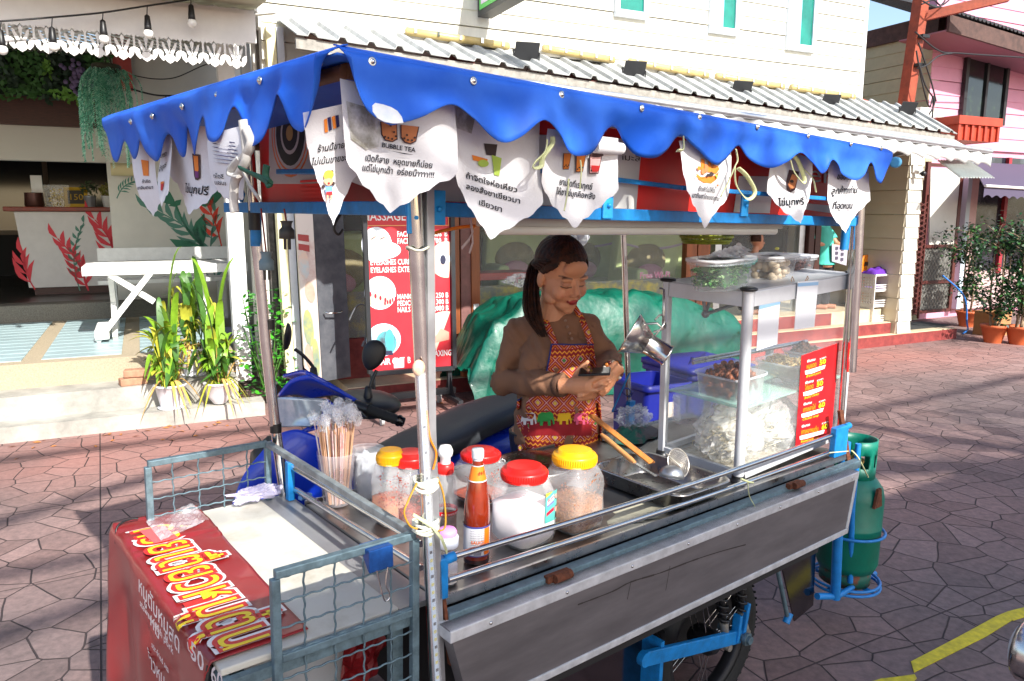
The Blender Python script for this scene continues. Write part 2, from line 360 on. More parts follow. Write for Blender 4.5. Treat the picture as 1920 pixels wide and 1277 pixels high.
g.poly([pxy(x, y, 3.316) for x, y in [(375, 385), (392, 372), (400, 345), (412, 355), (416, 368), (405, 380), (385, 388)]], f, 2)
g.poly([pxy(x, y, 3.316) for x, y in [(316, 386), (330, 376), (340, 374), (338, 384), (328, 388)]], f, 2)
tag(g.build('mural', [redp, grnp, grn2, orp], rest), 'green and red painted palm leaves on the pale wall')

ct = thing('bar_counter', 'white bar counter painted with red leaves and dark wooden top', 'counter')
y0 = 4.4
a = fp(30, 400, y0); b = fp(222, 400, y0); c = fp(55, 543, y0)
g = G(); g.T = FAC; g.hexa([(c.x, y0, .78), (-2.6, y0, .78), (-2.6, y0+.7, .78), (c.x, y0+.7, .78)], [(a.x-.02, y0, 1.70), (-2.6, y0, 1.70), (-2.6, y0+.7, 1.70), (a.x-.02, y0+.7, 1.70)])
g.build('body', mat('white counter paint', s(212, 208, 204), .6, var=.05), ct)
g = G(); g.T = FAC; g.box(a.x-.12, -2.55, y0-.08, y0+.8, 1.705, 1.76); g.build('top', mat('red brown wood', s(128, 50, 32), .45, var=.3, vs=10), ct, bevel=.01)
g = G(); g.T = FAC; g.box(c.x+.05, -2.6, y0+.04, y0+.7, .68, .777); g.build('plinth', dwood, ct)
g = G(); f = M_at(y0-.006); B = lambda a, b, n, ll, lw, m, **k: branch(g, f, *pxy(*a, y0), *pxy(*b, y0), n, ll, lw, m, **k)
B((166, 545), (108, 447), 5, .26, .055, 0, curve=-.08, spread=.55); B((66, 543), (46, 480), 3, .3, .055, 0, curve=.08, spread=.45)
B((150, 545), (157, 418), 7, .13, .035, 1, spread=.8); B((222, 500), (178, 412), 4, .32, .06, 0, curve=-.08, spread=.5); B((166, 545), (160, 500), 2, .2, .05, 0)
g.build('painted_leaves', [redp, grnp], ct)
def pot_small(px, py, h, lab, pm, fm, n=40, rad=.12):
    p = fp(px, py, y0+.25); t = thing('counter_plant', lab, 'plant', FAC @ Matrix.Translation((p.x, y0+.25, 1.762)))
    g = G(); g.lathe([(.055, 0), (.075, .13), (.08, .14), (.07, .14), (.065, .11)], 14); g.build('pot', pm, t)
    g = G(); random.seed(int(px))
    for i in range(n*3):
        d = V((random.gauss(0, 1), random.gauss(0, 1), random.gauss(.3, 1))).normalized()*random.uniform(.4, 1)*rad; c = V((0, 0, .14+rad*.6))+d
        a = V((random.gauss(0, 1), random.gauss(0, 1), random.gauss(0, 1))).normalized()*.03; b2 = a.orthogonal().normalized()*.012; g.add([c-a, c+b2, c+a, c-b2], [(0, 1, 2, 3)])
    g.build('foliage', fm, t)
greym = mat('dusty green foliage', s(74, 92, 62), .7, var=.5, vs=30); pail = mat('zinc pail', s(170, 175, 180), .35, .7)
pot_small(170, 393, .3, 'small grey green bush in a zinc pail on the counter top', pail, greym)
pot_small(204, 393, .3, 'little yellow flowering plant in a white pot at the counter end', white, mat('yellow green foliage', s(140, 136, 50), .7, var=.4, vs=30), rad=.1)
gold = mat('gold frame', s(190, 150, 30), .35, .4, var=.2)
p = fp(144, 392, y0+.2); t = thing('picture_frame', 'small gold framed sign leaning on the counter top', 'frame', FAC @ at(WORLD, p.x, y0+.2, 1.762, 0, 0, -.2))
g = G()
for q in [(-.13, .13, 0, .04), (-.13, .13, .21, .25), (-.13, -.09, .04, .21), (.09, .13, .04, .21)]: g.box(q[0], q[1], 0, .02, q[2], q[3])
g.build('frame', gold, t); g = G(); g.box(-.09, .09, .008, .015, .04, .21); g.build('panel', mat('dark panel', s(50, 44, 30), .5), t)
g = G(); g.text('150', lambda u, v: V((u, .004, .09+v)), .11); g.build('lettering', gold, t)
p = fp(108, 392, y0+.2); t = thing('flower_case', 'clear display case with small yellow flowers on the counter', 'display case', FAC @ Matrix.Translation((p.x, y0+.2, 1.762)))
g = G(); g.box(-.14, .14, 0, .12, 0, .27); g.build('case', thin('dusty glass', (.8, .85, .85), .22), t)
g = G(); random.seed(5)
for i in range(60): g.ell((random.gauss(0, .05), .06, .12+random.gauss(0, .04)), .012, 6, 4)
g.build('flower', mat('yellow petal', s(200, 170, 40), .6), t)
p = fp(66, 392, y0+.2); t = thing('payment_terminal', 'dark card stand with pale upright card on the counter', 'stand', FAC @ Matrix.Translation((p.x, y0+.2, 1.762)))
g = G(); g.lathe([(.1, 0), (.11, .02), (.1, .16), (.105, .17), (0, .17)], 16); g.build('base', mat('copper tin', s(90, 58, 50), .35, .5), t)
g = G(); g.box(-.02, .1, -.005, .005, .17, .38); g.build('card', white, t)
p = fp(110, 290, 5.6); t = thing('ceiling_fan', 'dark ceiling fan hanging inside the restaurant', 'fan', FAC @ Matrix.Translation((p.x, 5.6, p.z)))
fan = mat('dark fan', s(60, 56, 46), .5)
g = G(); g.lathe([(.02, .9), (.02, .16), (.09, .13), (.13, .06), (.12, -.03), (.06, -.08), (0, -.09)], 18); g.build('motor', fan, t)
for k in range(4): g = G(); g.box(.12, .9, -.07, .07, 0, .012); g.build('blade', fan, t, Matrix.Rotation(k*math.pi/2+.2, 4, 'Z'))

a = fp(206, 98, 3.25); b = fp(250, 170, 3.25)
g = G(); g.T = FAC; g.box(a.x+.02, b.x, 3.2, 3.3, b.z, a.z+.25)
one('wall_board', g, mat('dull red board', s(176, 72, 66), .6, var=.15), 'dull red rectangular board on the mural wall behind the hanging plant', 'board')
a = fp(236, 318, 3.2)
g = G(); g.T = FAC; g.cyl((a.x-.15, 3.2, a.z), (a.x+.15, 3.2, a.z), .07, 16); one('wall_lamp', g, mat('cream shade', s(200, 186, 140), .7), 'small cream tube lamp low on the mural wall under the valance', 'lamp')
wire = mat('black cable', s(30, 30, 32), .6)
def cable(pix, pl, r, label, cat='cable', fr=None, m=None, name='cable', n=8):
    pts = spline([FAC @ fp(x, y, pl) for x, y in pix], n); g = G(); g.tube(pts, r, 5); return one(name, g, m or wire, label, cat)
cable([(248, 141), (290, 148), (330, 145), (378, 124), (402, 117)], 3.2, .006, 'thin cable drooping across the top of the mural wall')
cable([(246, 167), (290, 178), (335, 180), (400, 182)], 3.2, .01, 'thicker bundled cable running under the drooping one')
cable([(310, 178), (314, 192), (320, 200)], 3.2, .005, 'short loose cable end hanging down the mural wall')

g = G(); a = fp(412, 0, .86); 
def post(x0, x1, y, z0, z1, w, name, label, m, cat='post', lean=0):
    g = G(); g.T = FAC; g.hexa([(x0+lean, y, z0), (x1+lean, y, z0), (x1+lean, y+w, z0), (x0+lean, y+w, z0)], [(x0, y, z1), (x1, y, z1), (x1, y+w, z1), (x0, y+w, z1)]); return one(name, g, m, label, cat, bevel=.006)
xa = fp(421, 300, .85).x; xb = fp(450, 300, .85).x
post(xa-.01, xb, .85, .12, 4.6, .16, 'post', 'thick square white post in front of the terrace', mat('glossy white paint', s(240, 240, 238), .4, var=.03), lean=.0)
xa = fp(462, 300, .95).x; xb = fp(480, 300, .95).x
post(xa, xb, .95, .12, 4.6, .1, 'post', 'narrow white post right of the thick white one', mat('aged white paint', s(225, 224, 216), .5, var=.1))
g = G(); g.T = FAC; a = fp(477, 30, .7); g.tube([(a.x, .7, 4.4), (a.x, .7, a.z)], .045, 14); g.tube([(a.x, .7, a.z+.04), (a.x, .7, a.z-.16)], .058, 14); g.tube([(a.x, .7, a.z-.16), (a.x+.01, .7, .1)], .045, 14)
one('drain_pipe', g, mat('grey white pvc', s(196, 204, 208), .4, var=.12, vs=4), 'pale grey plastic drain pipe with a wide collar beside the post', 'pipe')

carve = mat('white carved board', s(226, 225, 222), .6, var=.05)
def motif(g, fn):
    """one carved tulip motif, unit width, z from 0 (top) to -1"""
    for sgn in (-1, 1):
        g.poly([(sgn*.02, -.62), (sgn*.16, -.42), (sgn*.24, -.28), (sgn*.34, -.24), (sgn*.30, -.42), (sgn*.16, -.66)], fn)
        g.poly([(sgn*.28, -.60), (sgn*.40, -.52), (sgn*.5, -.56), (sgn*.5, -.66), (sgn*.44, -.80), (sgn*.30, -.92), (sgn*.18, -.86), (sgn*.26, -.74)], fn)
        g.poly([(0, -.66), (sgn*.14, -.66), (sgn*.24, -.80), (sgn*.16, -.92), (0, -1.0)], fn)
        g.poly([(sgn*.5, 0), (sgn*.5, -.18), (sgn*.455, -.18), (sgn*.40, -.1), (sgn*.34, -.16), (sgn*.22, -.12), (sgn*.1, -.16), (0, -.06), (0, 0)], fn)
        g.poly([(sgn*.5, -.18), (sgn*.5, -.62), (sgn*.45, -.56), (sgn*.46, -.18)], fn)
    g.poly([(-.09, -.22), (0, -.12), (.09, -.22), (.04, -.4), (0, -.64), (-.04, -.4)], fn)
t = thing('carved_fascia', 'white fretwork fascia board with tulip cutouts along the terrace eaves', 'fascia')
x0 = -7.6; x1 = fp(462, 100, 0).x; W = .158; zt = 3.0
g = G()
n = int((x1-x0)/W)
for i in range(n):
    cx = x1-W*(i+.5); fn = lambda u, v, cx=cx: FAC @ V((cx+u*W, .0, zt-.01+v*.205)); motif(g, fn)
g.build('fretwork', carve, t, solid=.018)
g = G(); g.T = FAC; g.box(x0, x1+.08, -.01, .03, zt-.01, zt+.20); g.build('board', carve, t)
g = G(); g.T = FAC; g.box(x0, x1+.08, .03, .09, zt+.16, zt+.24); g.build('rail', carve, t)
t = thing('lattice_soffit', 'white diagonal lattice ceiling under the terrace roof', 'lattice')
g = G(); g.T = FAC
for k in range(-40, 60):
    x = x0+k*.15
    for sg in (1, -1):
        a = (x, .1, zt+.26+(.012 if sg > 0 else 0)); b = (x+sg*2.2, 2.3, zt+.26+(.012 if sg > 0 else 0)); 
        if max(a[0], b[0]) < x1+.3: g.bar(a, b, .05, .01)
g.build('slat', carve, t)
tr = mat('dull cream roof sheet', s(196, 192, 170), .7, var=.2, vs=3)
g = G(); g.T = FAC; g.quad((x0-1, -.45, 3.22), (x1+.12, -.45, 3.22), (x1+.12, 4, 3.75), (x0-1, 4, 3.75), .03); one('terrace_roof', g, tr, 'cream sheet roof over the terrace above the lattice', 'roof')
t = thing('string_lights', 'black festoon cable with round white bulbs strung under the carved fascia', 'string lights')
pl = -.15
pts = [fp(x, y, pl) for x, y in [(-60, 42), (0, 40), (93, 33), (190, 24), (276, 11), (350, 0), (400, -12)]]
g = G(); g.tube([FAC @ p for p in spline(pts, 6)], .007, 5); g.build('cable', wire, t)
bulb = mat('white glass bulb', s(235, 235, 230), .25, spec=.6)
for x, y, yb in [(2, 40, 90), (98, 33, 84), (193, 24, 70), (276, 11, 60), (358, -2, 40)]:
    p = fp(x, y, pl); q = fp(x+(2 if x > 0 else 2), yb, pl); g = G(); g.T = FAC; g.tube([p, V((q.x, pl, q.z+.12))], .004, 5); g.lathe([(.006, .12), (.018, .11), (.024, .04), (.026, .0), (0, 0)], 10, Matrix.Translation(q)); so_ = g.build('socket', black, t)
    g = G(); g.T = FAC; g.ell(q+V((0, 0, -.012)), .034, 14, 10); g.build('bulb', bulb, so_)
c = fp(200, 135, 1.2); HP = FAC @ Matrix.Translation((c.x, 1.2, c.z))
t = thing('hanging_plant', 'trailing pale green artificial plant in a hanging basket', 'plant', HP)
g = G(); g.tube([(0, 0, .0), (-.02, 0, .45)], .006, 5); g.tube([(.05, 0, .0), (-.02, 0, .45)], .006, 5); g.lathe([(0, -.02), (.1, 0), (.12, .05), (.11, .06)], 14); g.build('basket', mat('dark basket', s(50, 52, 36), .8), t)
g = G(); random.seed(11); 
for i in range(95):
    a = random.uniform(0, 6.28); r0 = random.uniform(.02, .12); L = random.choice([.35, .5, .62, .75, .85])*random.uniform(.8, 1.05); out = random.uniform(.03, .13)
    for k in range(int(L/.017)):
        t_ = k/(L/.017); z = .05-.02-L*t_+.05*math.sin(min(t_*6, 1.57)); rr = r0+out*math.sin(min(t_*4, 1.57)); p = V((math.cos(a)*rr*1.1, math.sin(a)*rr*.9, z))
        for sd in (-1, 1):
            b = a+sd*1.2+random.uniform(-.3, .3); q = p+V((math.cos(b)*.026, math.sin(b)*.026, -.022)); e = V((-math.sin(b), math.cos(b), .4))*.0055
            g.add([p, (p+q)/2+e, q, (p+q)/2-e], [(0, 1, 2, 3)], random.choice([0, 0, 1, 2]))
g.build('foliage', [mat('mint leaf', s(112, 190, 160), .5), mat('deep mint leaf', s(62, 138, 112), .5), mat('pale mint leaf', s(172, 222, 200), .5)], t)
c0 = fp(0, 108, 3.1); c1 = fp(190, 185, 3.1)
t = thing('green_wall', 'strip of artificial ferns and leaves above the restaurant opening', 'green wall')
g = G(); g.T = FAC; g.box(-9, c1.x+.05, 3.2, 3.26, c1.z, c0.z+.1); g.build('backing', mat('dark green backing', s(22, 34, 20), .9), t)
g = G(); random.seed(21)
for i in range(3800):
    x = random.uniform(-7.2, c1.x+.1); z = random.uniform(c1.z-.05, c0.z+.1); y = 3.19-random.uniform(0, .13); a = random.uniform(0, 6.28); L = random.uniform(.03, .085)
    cl = 0 if MN.noise(V((x*3, z*3, 0))) > .05 else (1 if MN.noise(V((x*2, z*4, 5))) > -.1 else 2)
    if MN.noise(V((x*3.1, z*5, 9))) > .42: cl = 3
    d = V((math.cos(a), -.5*random.random(), math.sin(a)))*L; e = V((-math.sin(a), .3, math.cos(a)))*L*.28; p = V((x, y, z)); g.add([FAC @ k for k in (p, p+d*.5+e, p+d, p+d*.5-e)], [(0, 1, 2, 3)], cl)
g.build('foliage', [mat('green fern', s(48, 92, 34), .6), mat('dark fern', s(20, 48, 26), .6), mat('bright fern', s(92, 140, 46), .6), mat('pale flower', s(150, 158, 132), .7)], t)
p = fp(147, 145, 3.0); g = G(); g.T = FAC; random.seed(4)
for i in range(60):
    c = V((p.x+random.gauss(0, .06), 3.02+random.uniform(-.03, .03), p.z+random.gauss(0, .07))); g.ell(c, (.025, .012, .025), 6, 4)
g.build('flower_cluster', mat('mauve flower', s(104, 88, 124), .7, var=.3, vs=40), t)

TA = mat('white painted timber', s(226, 226, 222), .6, var=.08, vs=12)
a = fp(153, 505, 1.35); b = fp(372, 505, 1.35); zt = a.z
t = thing('picnic_table', 'white slatted picnic table with crossed legs on the terrace', 'table')
g = G(); g.T = FAC; w_ = (b.x+.5-a.x); k = 5
for i in range(7): g.box(a.x, b.x+.45, 1.35+i*.115, 1.35+i*.115+.105, zt-.02, zt+.02)
g.build('table_top', TA, t, bevel=.004)
g = G(); g.T = FAC; g.box(a.x, b.x+.45, 1.33, 1.35, zt-.06, zt+.022); g.build('apron', TA, t)
for xx in (a.x+.22, b.x+.05):
    for sg in (0, 1):
        g = G(); g.T = FAC; q = V((xx, 1.45 if sg else 2.1, zt-.05)); r = V((xx+.0, 2.1 if sg else 1.42, .505)); g.bar(q, r, .09, .045, up=(1, 0, 0)); g.build('leg', TA, t)
p0 = fp(262, 545, 1.42); p1 = fp(183, 640, 1.42); p2 = fp(205, 520, 1.42); p3 = fp(262, 560, 1.42)
g = G(); g.T = FAC; g.bar(V((p2.x, 1.40, zt-.05)), V((p3.x+.12, 1.40, .85)), .05, .10, up=(0, 1, 0)); g.bar(V((p0.x+.1, 1.36, zt-.05)), V((p1.x, 1.36, .51)), .05, .10, up=(0, 1, 0)); g.build('leg', TA, t)
g = G(); g.T = FAC; c_ = fp(190, 608, 1.36); g.box(c_.x-.06, c_.x+.06, 1.28, 1.9, .53, .62); g.build('foot_bar', TA, t, bevel=.01)
bench = thing('bench', 'white wooden bench against the mural wall behind the picnic table', 'bench')
a2 = fp(182, 480, 2.9); b2 = fp(430, 480, 2.9)
g = G(); g.T = FAC; g.box(a2.x, b2.x, 2.6, 2.95, .93, .97); g.build('seat', TA, bench)
g = G(); g.T = FAC; g.box(a2.x, b2.x, 2.96, 3.0, 1.16, 1.3); g.build('backrest', TA, bench)
for xx in (a2.x+.1, b2.x-.15): g = G(); g.T = FAC; g.box(xx, xx+.07, 2.62, 2.98, .5, .928); g.build('leg', TA, bench)
brk = mat('weathered brick', s(176, 130, 104), .9, var=.25, vs=30, bump=.3)
for (x, y, z, rz, lab) in [(250, 728, .30, .2, 'lower weathered brick beside the flower pots'), (259, 716, .365, -.1, 'upper weathered brick lying on the other one')]:
    p = hit(FAC, x, y, 2, z); g = G(); g.box(-.1, .1, -.05, .05, 0, .06); one('brick', g, brk, lab, 'brick', at(FAC, p.x, max(p.y, .24), z, rz), 'bricks by the pots', bevel=.008)

def blade(g, base, az, L, w, droop, rise, m, n=9, twist=0):
    pts = []; 
    for i in range(n+1):
        t = i/n; h = rise*L*math.sin(min(1.57, t*1.5)) if droop < .5 else rise*L*(t-droop*t*t); out = L*(.25*t+.75*t*t)*math.cos(math.atan(rise))
        pts.append(base+V((math.cos(az)*out, math.sin(az)*out, h)))
    vs = []; s_ = V((-math.sin(az+twist), math.cos(az+twist), 0))
    for i, p in enumerate(pts):
        t = i/n; ww = w*math.sin(math.pi*min(1, (t*.92+.08)))**.7*.5; vs += [p-s_*ww+V((0, 0, ww*.35)), p, p+s_*ww+V((0, 0, ww*.35))]
    fs = []
    for i in range(n): fs += [(3*i, 3*i+1, 3*i+4, 3*i+3), (3*i+1, 3*i+2, 3*i+5, 3*i+4)]
    g.add(vs, fs, m, True)
lg = [mat('fresh green blade', s(120, 160, 40), .45, var=.2, vs=20), mat('yellow green blade', s(178, 178, 60), .5, var=.2, vs=20), mat('dry straw blade', s(196, 158, 88), .7, var=.25, vs=20), mat('dark green blade', s(62, 104, 36), .45, var=.2, vs=20)]
potw = mat('white plastic pot', s(226, 226, 230), .4, var=.05); soil = mat('dry soil', s(90, 70, 50), .95, bump=.5)
def reed(px, py, z, yy, R, H, lab, seed, n, hmax, prof, sau=True, big=()):
    p = fp(px, py, yy); t = thing('potted_plant', lab, 'potted plant', at(FAC, p.x, yy, z)); random.seed(seed)
    g = G(); g.lathe([(prof[0]*R, .012), (prof[1]*R, H*.45), (R, H*.9), (R*1.08, H*.92), (R*1.1, H), (R*.98, H), (R*.95, H*.8)], 26); pt = g.build('pot', potw, t)
    if sau: g = G(); g.lathe([(0, 0), (R*.85, 0), (R*.95, .014), (R*.9, .014), (0, .01)], 24); g.build('saucer', potw, pt)
    g = G(); g.lathe([(R*.95, H*.82), (0, H*.86)], 16, caps=False); g.build('soil', soil, t)
    g = G()
    for i in range(n):
        a = random.uniform(0, 6.28); r = random.uniform(0, R*.55); b = V((math.cos(a)*r, math.sin(a)*r, H*.82)); L = random.uniform(.35, 1)*hmax; c = random.choices([0, 1, 2, 3], [3, 3, 2, 2])[0]
        top = b+V((random.gauss(0, .06), random.gauss(0, .06), L*.75)); g.tube([b, (b+top)/2+V((random.gauss(0, .01), 0, 0)), top], [.006, .005, .003], 5, c)
        for k in range(random.choice([2, 3, 4])):
            q = b.lerp(top, random.uniform(.35, 1)); az = random.uniform(0, 6.28); 
            if c == 2: blade(g, q, az, random.uniform(.12, .25), .02, .9, random.uniform(-.6, .4), 2)
            else: blade(g, q, az, random.uniform(.16, .30), random.uniform(.042, .07), random.choice([.2, .8, 1.2]), random.uniform(.5, 2.4), c)
    for az, L, w_, ri, c in big: blade(g, V((0, 0, H*.82+L*.3)), az, L, w_, .2, ri, c)
    for i in range(14):
        a = random.uniform(0, 6.28); blade(g, V((math.cos(a)*R*.5, math.sin(a)*R*.5, H)), a, random.uniform(.2, .34), .022, 1.9, .9, random.choice([1, 2]))
    g.build('foliage', lg, t)
reed(323, 768, .12, .04, .115, .20, 'reedy green plant in a white tapered pot on a saucer', 5, 34, .56, (.72, .86), big=[(2.4, .36, .07, 1.3, 0), (.2, .42, .07, 2.4, 0)])
reed(413, 765, .12, -.0, .11, .19, 'dry yellowing plant in a round white pot without saucer', 8, 34, .54, (.45, .92), sau=False, big=[(.3, .48, .07, 1.9, 0), (2.6, .42, .075, 2.2, 0)])
reed(365, 700, .3, .42, .11, .24, 'straw coloured plant in a white pot one step above the others', 14, 18, .62, (.7, .9))
g = G()
p = fp(505, 735, .3); t = thing('leafy_shrub', 'bright green leafy shrub growing against the foot of the cream post', 'shrub', at(FAC, p.x, .32, 0)); random.seed(31)
g = G()
for i in range(9): a = random.uniform(0, 6.28); g.tube([(0, 0, 0), (math.cos(a)*.08, math.sin(a)*.06, .3), (math.cos(a)*.2, math.sin(a)*.12, .55+random.random()*.4)], [.01, .008, .004], 5)
g.build('stem', lg[3], t); g = G()
for i in range(420):
    z = random.uniform(.08, 1.02); r = .26*(1-abs(z-.45)*.7); a = random.uniform(0, 6.28); q = V((math.cos(a)*r*random.random()**.5*1.1, math.sin(a)*r*.6, z)); d = V((random.gauss(0, 1), random.gauss(0, 1), random.gauss(.2, .6))).normalized()*random.uniform(.03, .05); e = d.cross(V((0, 0, 1))).normalized()*.02
    g.add([q, q+d*.35+e, q+d*.75+e*.9, q+d*1.1, q+d*.75-e*.9, q+d*.35-e], [(0, 1, 2, 3, 4, 5)], random.choice([0, 0, 1]))
g.build('foliage', [mat('glossy leaf', s(70, 160, 40), .35, var=.3, vs=20), mat('deep green leaf', s(40, 110, 34), .4)], t)  # a random share of the leaves gets a deeper green
def siding(g, x0, x1, y, z0, z1, pitch, fr=FAC, axis=0, prot=.014, m=None, side=-1, slope=0):
    """lapped boards; axis 0: along x facing -y; axis 1: along y (x0..x1 are y's) at x=y facing side*x"""
    n = int((z1-z0)/pitch)+1
    for i in range(n):
        a = z0+i*pitch+.004*math.sin(i*2.7); b = min(a+pitch-.004, z1)
        if b <= a: continue
        def P(u, d, z): return fr @ (V((u, y-d, z+slope*(u-x0))) if axis == 0 else V((y+side*d, u, z)))
        k = [P(x0, prot, a), P(x1, prot, a), P(x1, .002, b), P(x0, .002, b)]; bk = [P(x0, -.03, a), P(x1, -.03, a), P(x1, -.03, b), P(x0, -.03, b)]
        g.hexa(bk, k, m)
cream = mat('cream siding', s(214, 212, 200), .6, var=.09, vs=2.5, bump=.05, bs=20, stretch=(2.5, 2.5, .5))
beigs = mat('beige siding', s(206, 196, 172), .6, var=.05, vs=2)
brown = mat('varnished brown timber', s(150, 84, 46), .45, var=.35, vs=12, stretch=(1, 1, .12), bump=.1)
mauve = mat('faded mauve timber', s(128, 88, 84), .6, var=.2, vs=14)
redstep = mat('worn red painted step', s(146, 62, 58), .6, var=.25, vs=9, c2=s(112, 42, 42), bump=.15)
tread = mat('cream tiled tread', s(206, 190, 158), .5, var=.12, vs=10)
shop = thing('massage_shop', 'cream clapboard massage shop with brown glazed front behind the cart', 'building')
WY = .4; XL = fp(486, 0, WY).x; XR = fp(1608, 180, WY).x
g = G(); siding(g, XL, XR, WY, 2.95, 5.6, .152); g.build('upper_wall', cream, shop)
g = G(); g.T = FAC; g.box(XR, XR+.05, WY-.03, WY+.1, 2.9, 5.6); g.box(XL-.02, XL, WY-.03, WY+.1, 3.2, 5.6); g.box(XL, XR, WY+.03, WY+.2, 2.6, 5.6); g.build('corner_trim', white, shop)
g = G(); siding(g, .03+WY, 6, XR+.04, 2.9, 5.6, .152, axis=1, side=1); g.build('side_wall', cream, shop)
teal = mat('green tinted glass', s(20, 120, 104), .1, var=.35, vs=3, spec=.8); winf = mat('pale window frame', s(214, 222, 232), .4)  # mottled tone in the pane colour stands in for reflections
for (xa, xb, yb, split) in [(1160, 1205, 18, 1), (1336, 1376, 50, .55), (1480, 1520, 82, .7)]:
    a = fp(xa, yb, WY-.02); b = fp(xb, yb, WY-.02); z = a.z; z1 = z+1.1
    wn = None
    g = G(); g.T = FAC; fr_ = .05
    g.box(a.x-fr_, a.x, WY-.05, WY, z-fr_, z1); g.box(b.x, b.x+fr_, WY-.05, WY, z-fr_, z1); g.box(a.x-fr_*.99, b.x+fr_*.99, WY-.055, WY, z-fr_-.02, z); g.box(a.x, b.x, WY-.05, WY, z1-.06, z1)
    wo = g.build('window', winf, shop)
    g = G(); g.T = FAC; g.box(a.x, b.x, WY-.03, WY-.02, z, z1-.06); g.build('pane', teal, wo)
    if split < 1: g = G(); g.T = FAC; k = a.x+(b.x-a.x)*.45; g.box(a.x, k, WY-.036, WY-.032, z, z1-.06); g.build('curtain', mat('pale curtain', s(150, 205, 225), .6), wo)
g = G(); g.T = FAC; g.box(-1.0, 7.35, .012, 1.6, -.05, .146, 0); g.box(-1.0, 7.35, 0, .011, -.05, .135, 1)
g.build('step', [tread, redstep], shop)
g = G(); g.T = FAC; g.box(2.9, 6.12, .09, 1.6, .146, .292, 0); g.box(2.9, 6.12, .08, .089, .146, .282, 1); g.box(2.9, 6.12, .24, 1.6, .292, .45, 0); g.box(2.9, 5.2, .23, .239, .292, .44, 1)
g.build('entrance_step', [tread, redstep], shop)
g = G(); g.T = FAC; g.box(-1.0, 3.2, .38, .7, .146, .52); g.build('plinth', redstep, shop)
mott = mat('mottled yellow grey panel', s(120, 126, 118), .3, c2=s(206, 190, 70), vs=7, thr=(.45, .72), spec=.8)
g = G(); g.T = FAC; g.box(-1.0, 3.0, .46, .5, .52, .95); g.build('lower_panel', mott, shop)
for (xa, xb, mm, yy) in [(846, 862, brown, .36), (864, 884, mauve, .38), (884, 900, brown, .36), (1287, 1306, brown, .36), (1308, 1331, brown, .4), (1340, 1352, alu, .5), (1496, 1506, alu, .5), (1514, 1524, dwood, .45), (1526, 1536, dwood, .5)]:
    a = fp(xa, 500, yy).x; b = fp(xb, 500, yy).x; g = G(); g.T = FAC; g.box(a, b, yy, yy+.09, .5 if xa < 1280 else .3, 2.75); g.build('door_post', mm, shop, bevel=.004)
g = G(); g.T = FAC; a = fp(884, 560, .355); b = fp(899, 560, .355); z0 = fp(890, 590, .355).z; z1 = fp(890, 570, .355).z; g.box(a.x+.02, b.x-.01, .345, .36, z0, z1); g.build('switch_plate', white, shop)
glass = thin('shop window glass', (.5, .55, .55), .13, .03)
g = G(); g.T = FAC; g.box(fp(899, 500, .45).x, fp(1290, 500, .45).x, .44, .446, .93, 2.75); g.box(fp(1352, 500, .55).x, fp(1497, 500, .55).x, .54, .546, .45, 2.75); g.box(-1.0, -.2, .44, .446, .52, 2.75); g.build('glass', glass, shop)
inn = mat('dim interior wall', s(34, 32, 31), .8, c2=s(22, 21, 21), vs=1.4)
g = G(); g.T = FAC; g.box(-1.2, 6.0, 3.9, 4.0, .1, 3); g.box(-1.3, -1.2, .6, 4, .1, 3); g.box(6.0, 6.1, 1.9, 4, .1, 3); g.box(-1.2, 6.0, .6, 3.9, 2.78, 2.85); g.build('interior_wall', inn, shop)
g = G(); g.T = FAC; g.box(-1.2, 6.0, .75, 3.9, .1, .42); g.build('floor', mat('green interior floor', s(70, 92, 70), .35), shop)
g = G(); g.T = FAC; g.box(-1.0, 3.3, .35, .75, 2.75, 3.0); g.box(3.3, 6.1, .4, .75, 2.75, 3.0); g.build('lintel', dwood, shop)
p = fp(1228, 516, .435); g = G(); g.text('Free Wi-Fi', lambda u, v: FAC @ V((p.x+u, .434, p.z-.03+v)), .095, off=.035, m=1, lift=0); g.text('Free Wi-Fi', lambda u, v: FAC @ V((p.x+u, .432, p.z-.03+v)), .095, m=0)
tag(g.build('window_lettering', [mat('pink letter', s(214, 80, 150), .5), mat('white letter edge', s(240, 240, 240), .5)], shop), 'Free Wi-Fi written in pink on the window')
g = G(); siding(g, 6.15, 6.4, .02, .15, 2.85, .152, prot=.02); g.T = FAC; g.box(6.16, 6.39, .03, .2, .15, 2.9); g.build('pillar', cream, shop)
g = G(); siding(g, .03, 2.0, 6.15, .15, 2.9, .152, axis=1, side=-1); g.build('return_wall', beigs, shop)
g = G(); g.T = FAC; g.box(6.165, 6.3, .2, 2.0, .15, 2.9); g.build('wall_core', beigs, shop)

zr = mat('weathered fibre cement roof', s(166, 168, 166), .8, var=.25, vs=4, bump=.15, bs=30)
RY = -.75
TL = fp(520, 36, WY-.03); TR = fp(1603, 186, WY-.03); BL = fp(556, 64, RY); BR = fp(1795, 251, RY); TR2 = fp(1715, 226, .35)
roof = thing('canopy_roof', 'grey corrugated canopy roof along the front of the massage shop', 'roof')
def rp(u, v):   # u along, v down
    t = TL.lerp(TR, u*1.16) if u*1.16 < 1 else TR.lerp(V((TR2.x, TR.y, TR.z-.04)), (u*1.16-1)/.16)
    b = BL.lerp(BR, u); return t.lerp(b, v)
NR = 34; g = G(); prof = [(0, 0), (.36, 0), (.44, .028), (.62, .028), (.70, 0), (1, 0)]
cols = []
for i in range(NR):
    for a, h in prof[:-1]: cols.append(((i+a)/NR, h))
cols.append((1, 0)); vs = []
for v_ in (0, 1):
    for u, h in cols: p = rp(u, v_); vs.append(FAC @ (p+V((0, 0, h))))
k = len(cols); g.add(vs, [(i, i+1, k+i+1, k+i) for i in range(k-1)]); g.build('sheet', zr, roof, solid=.008)
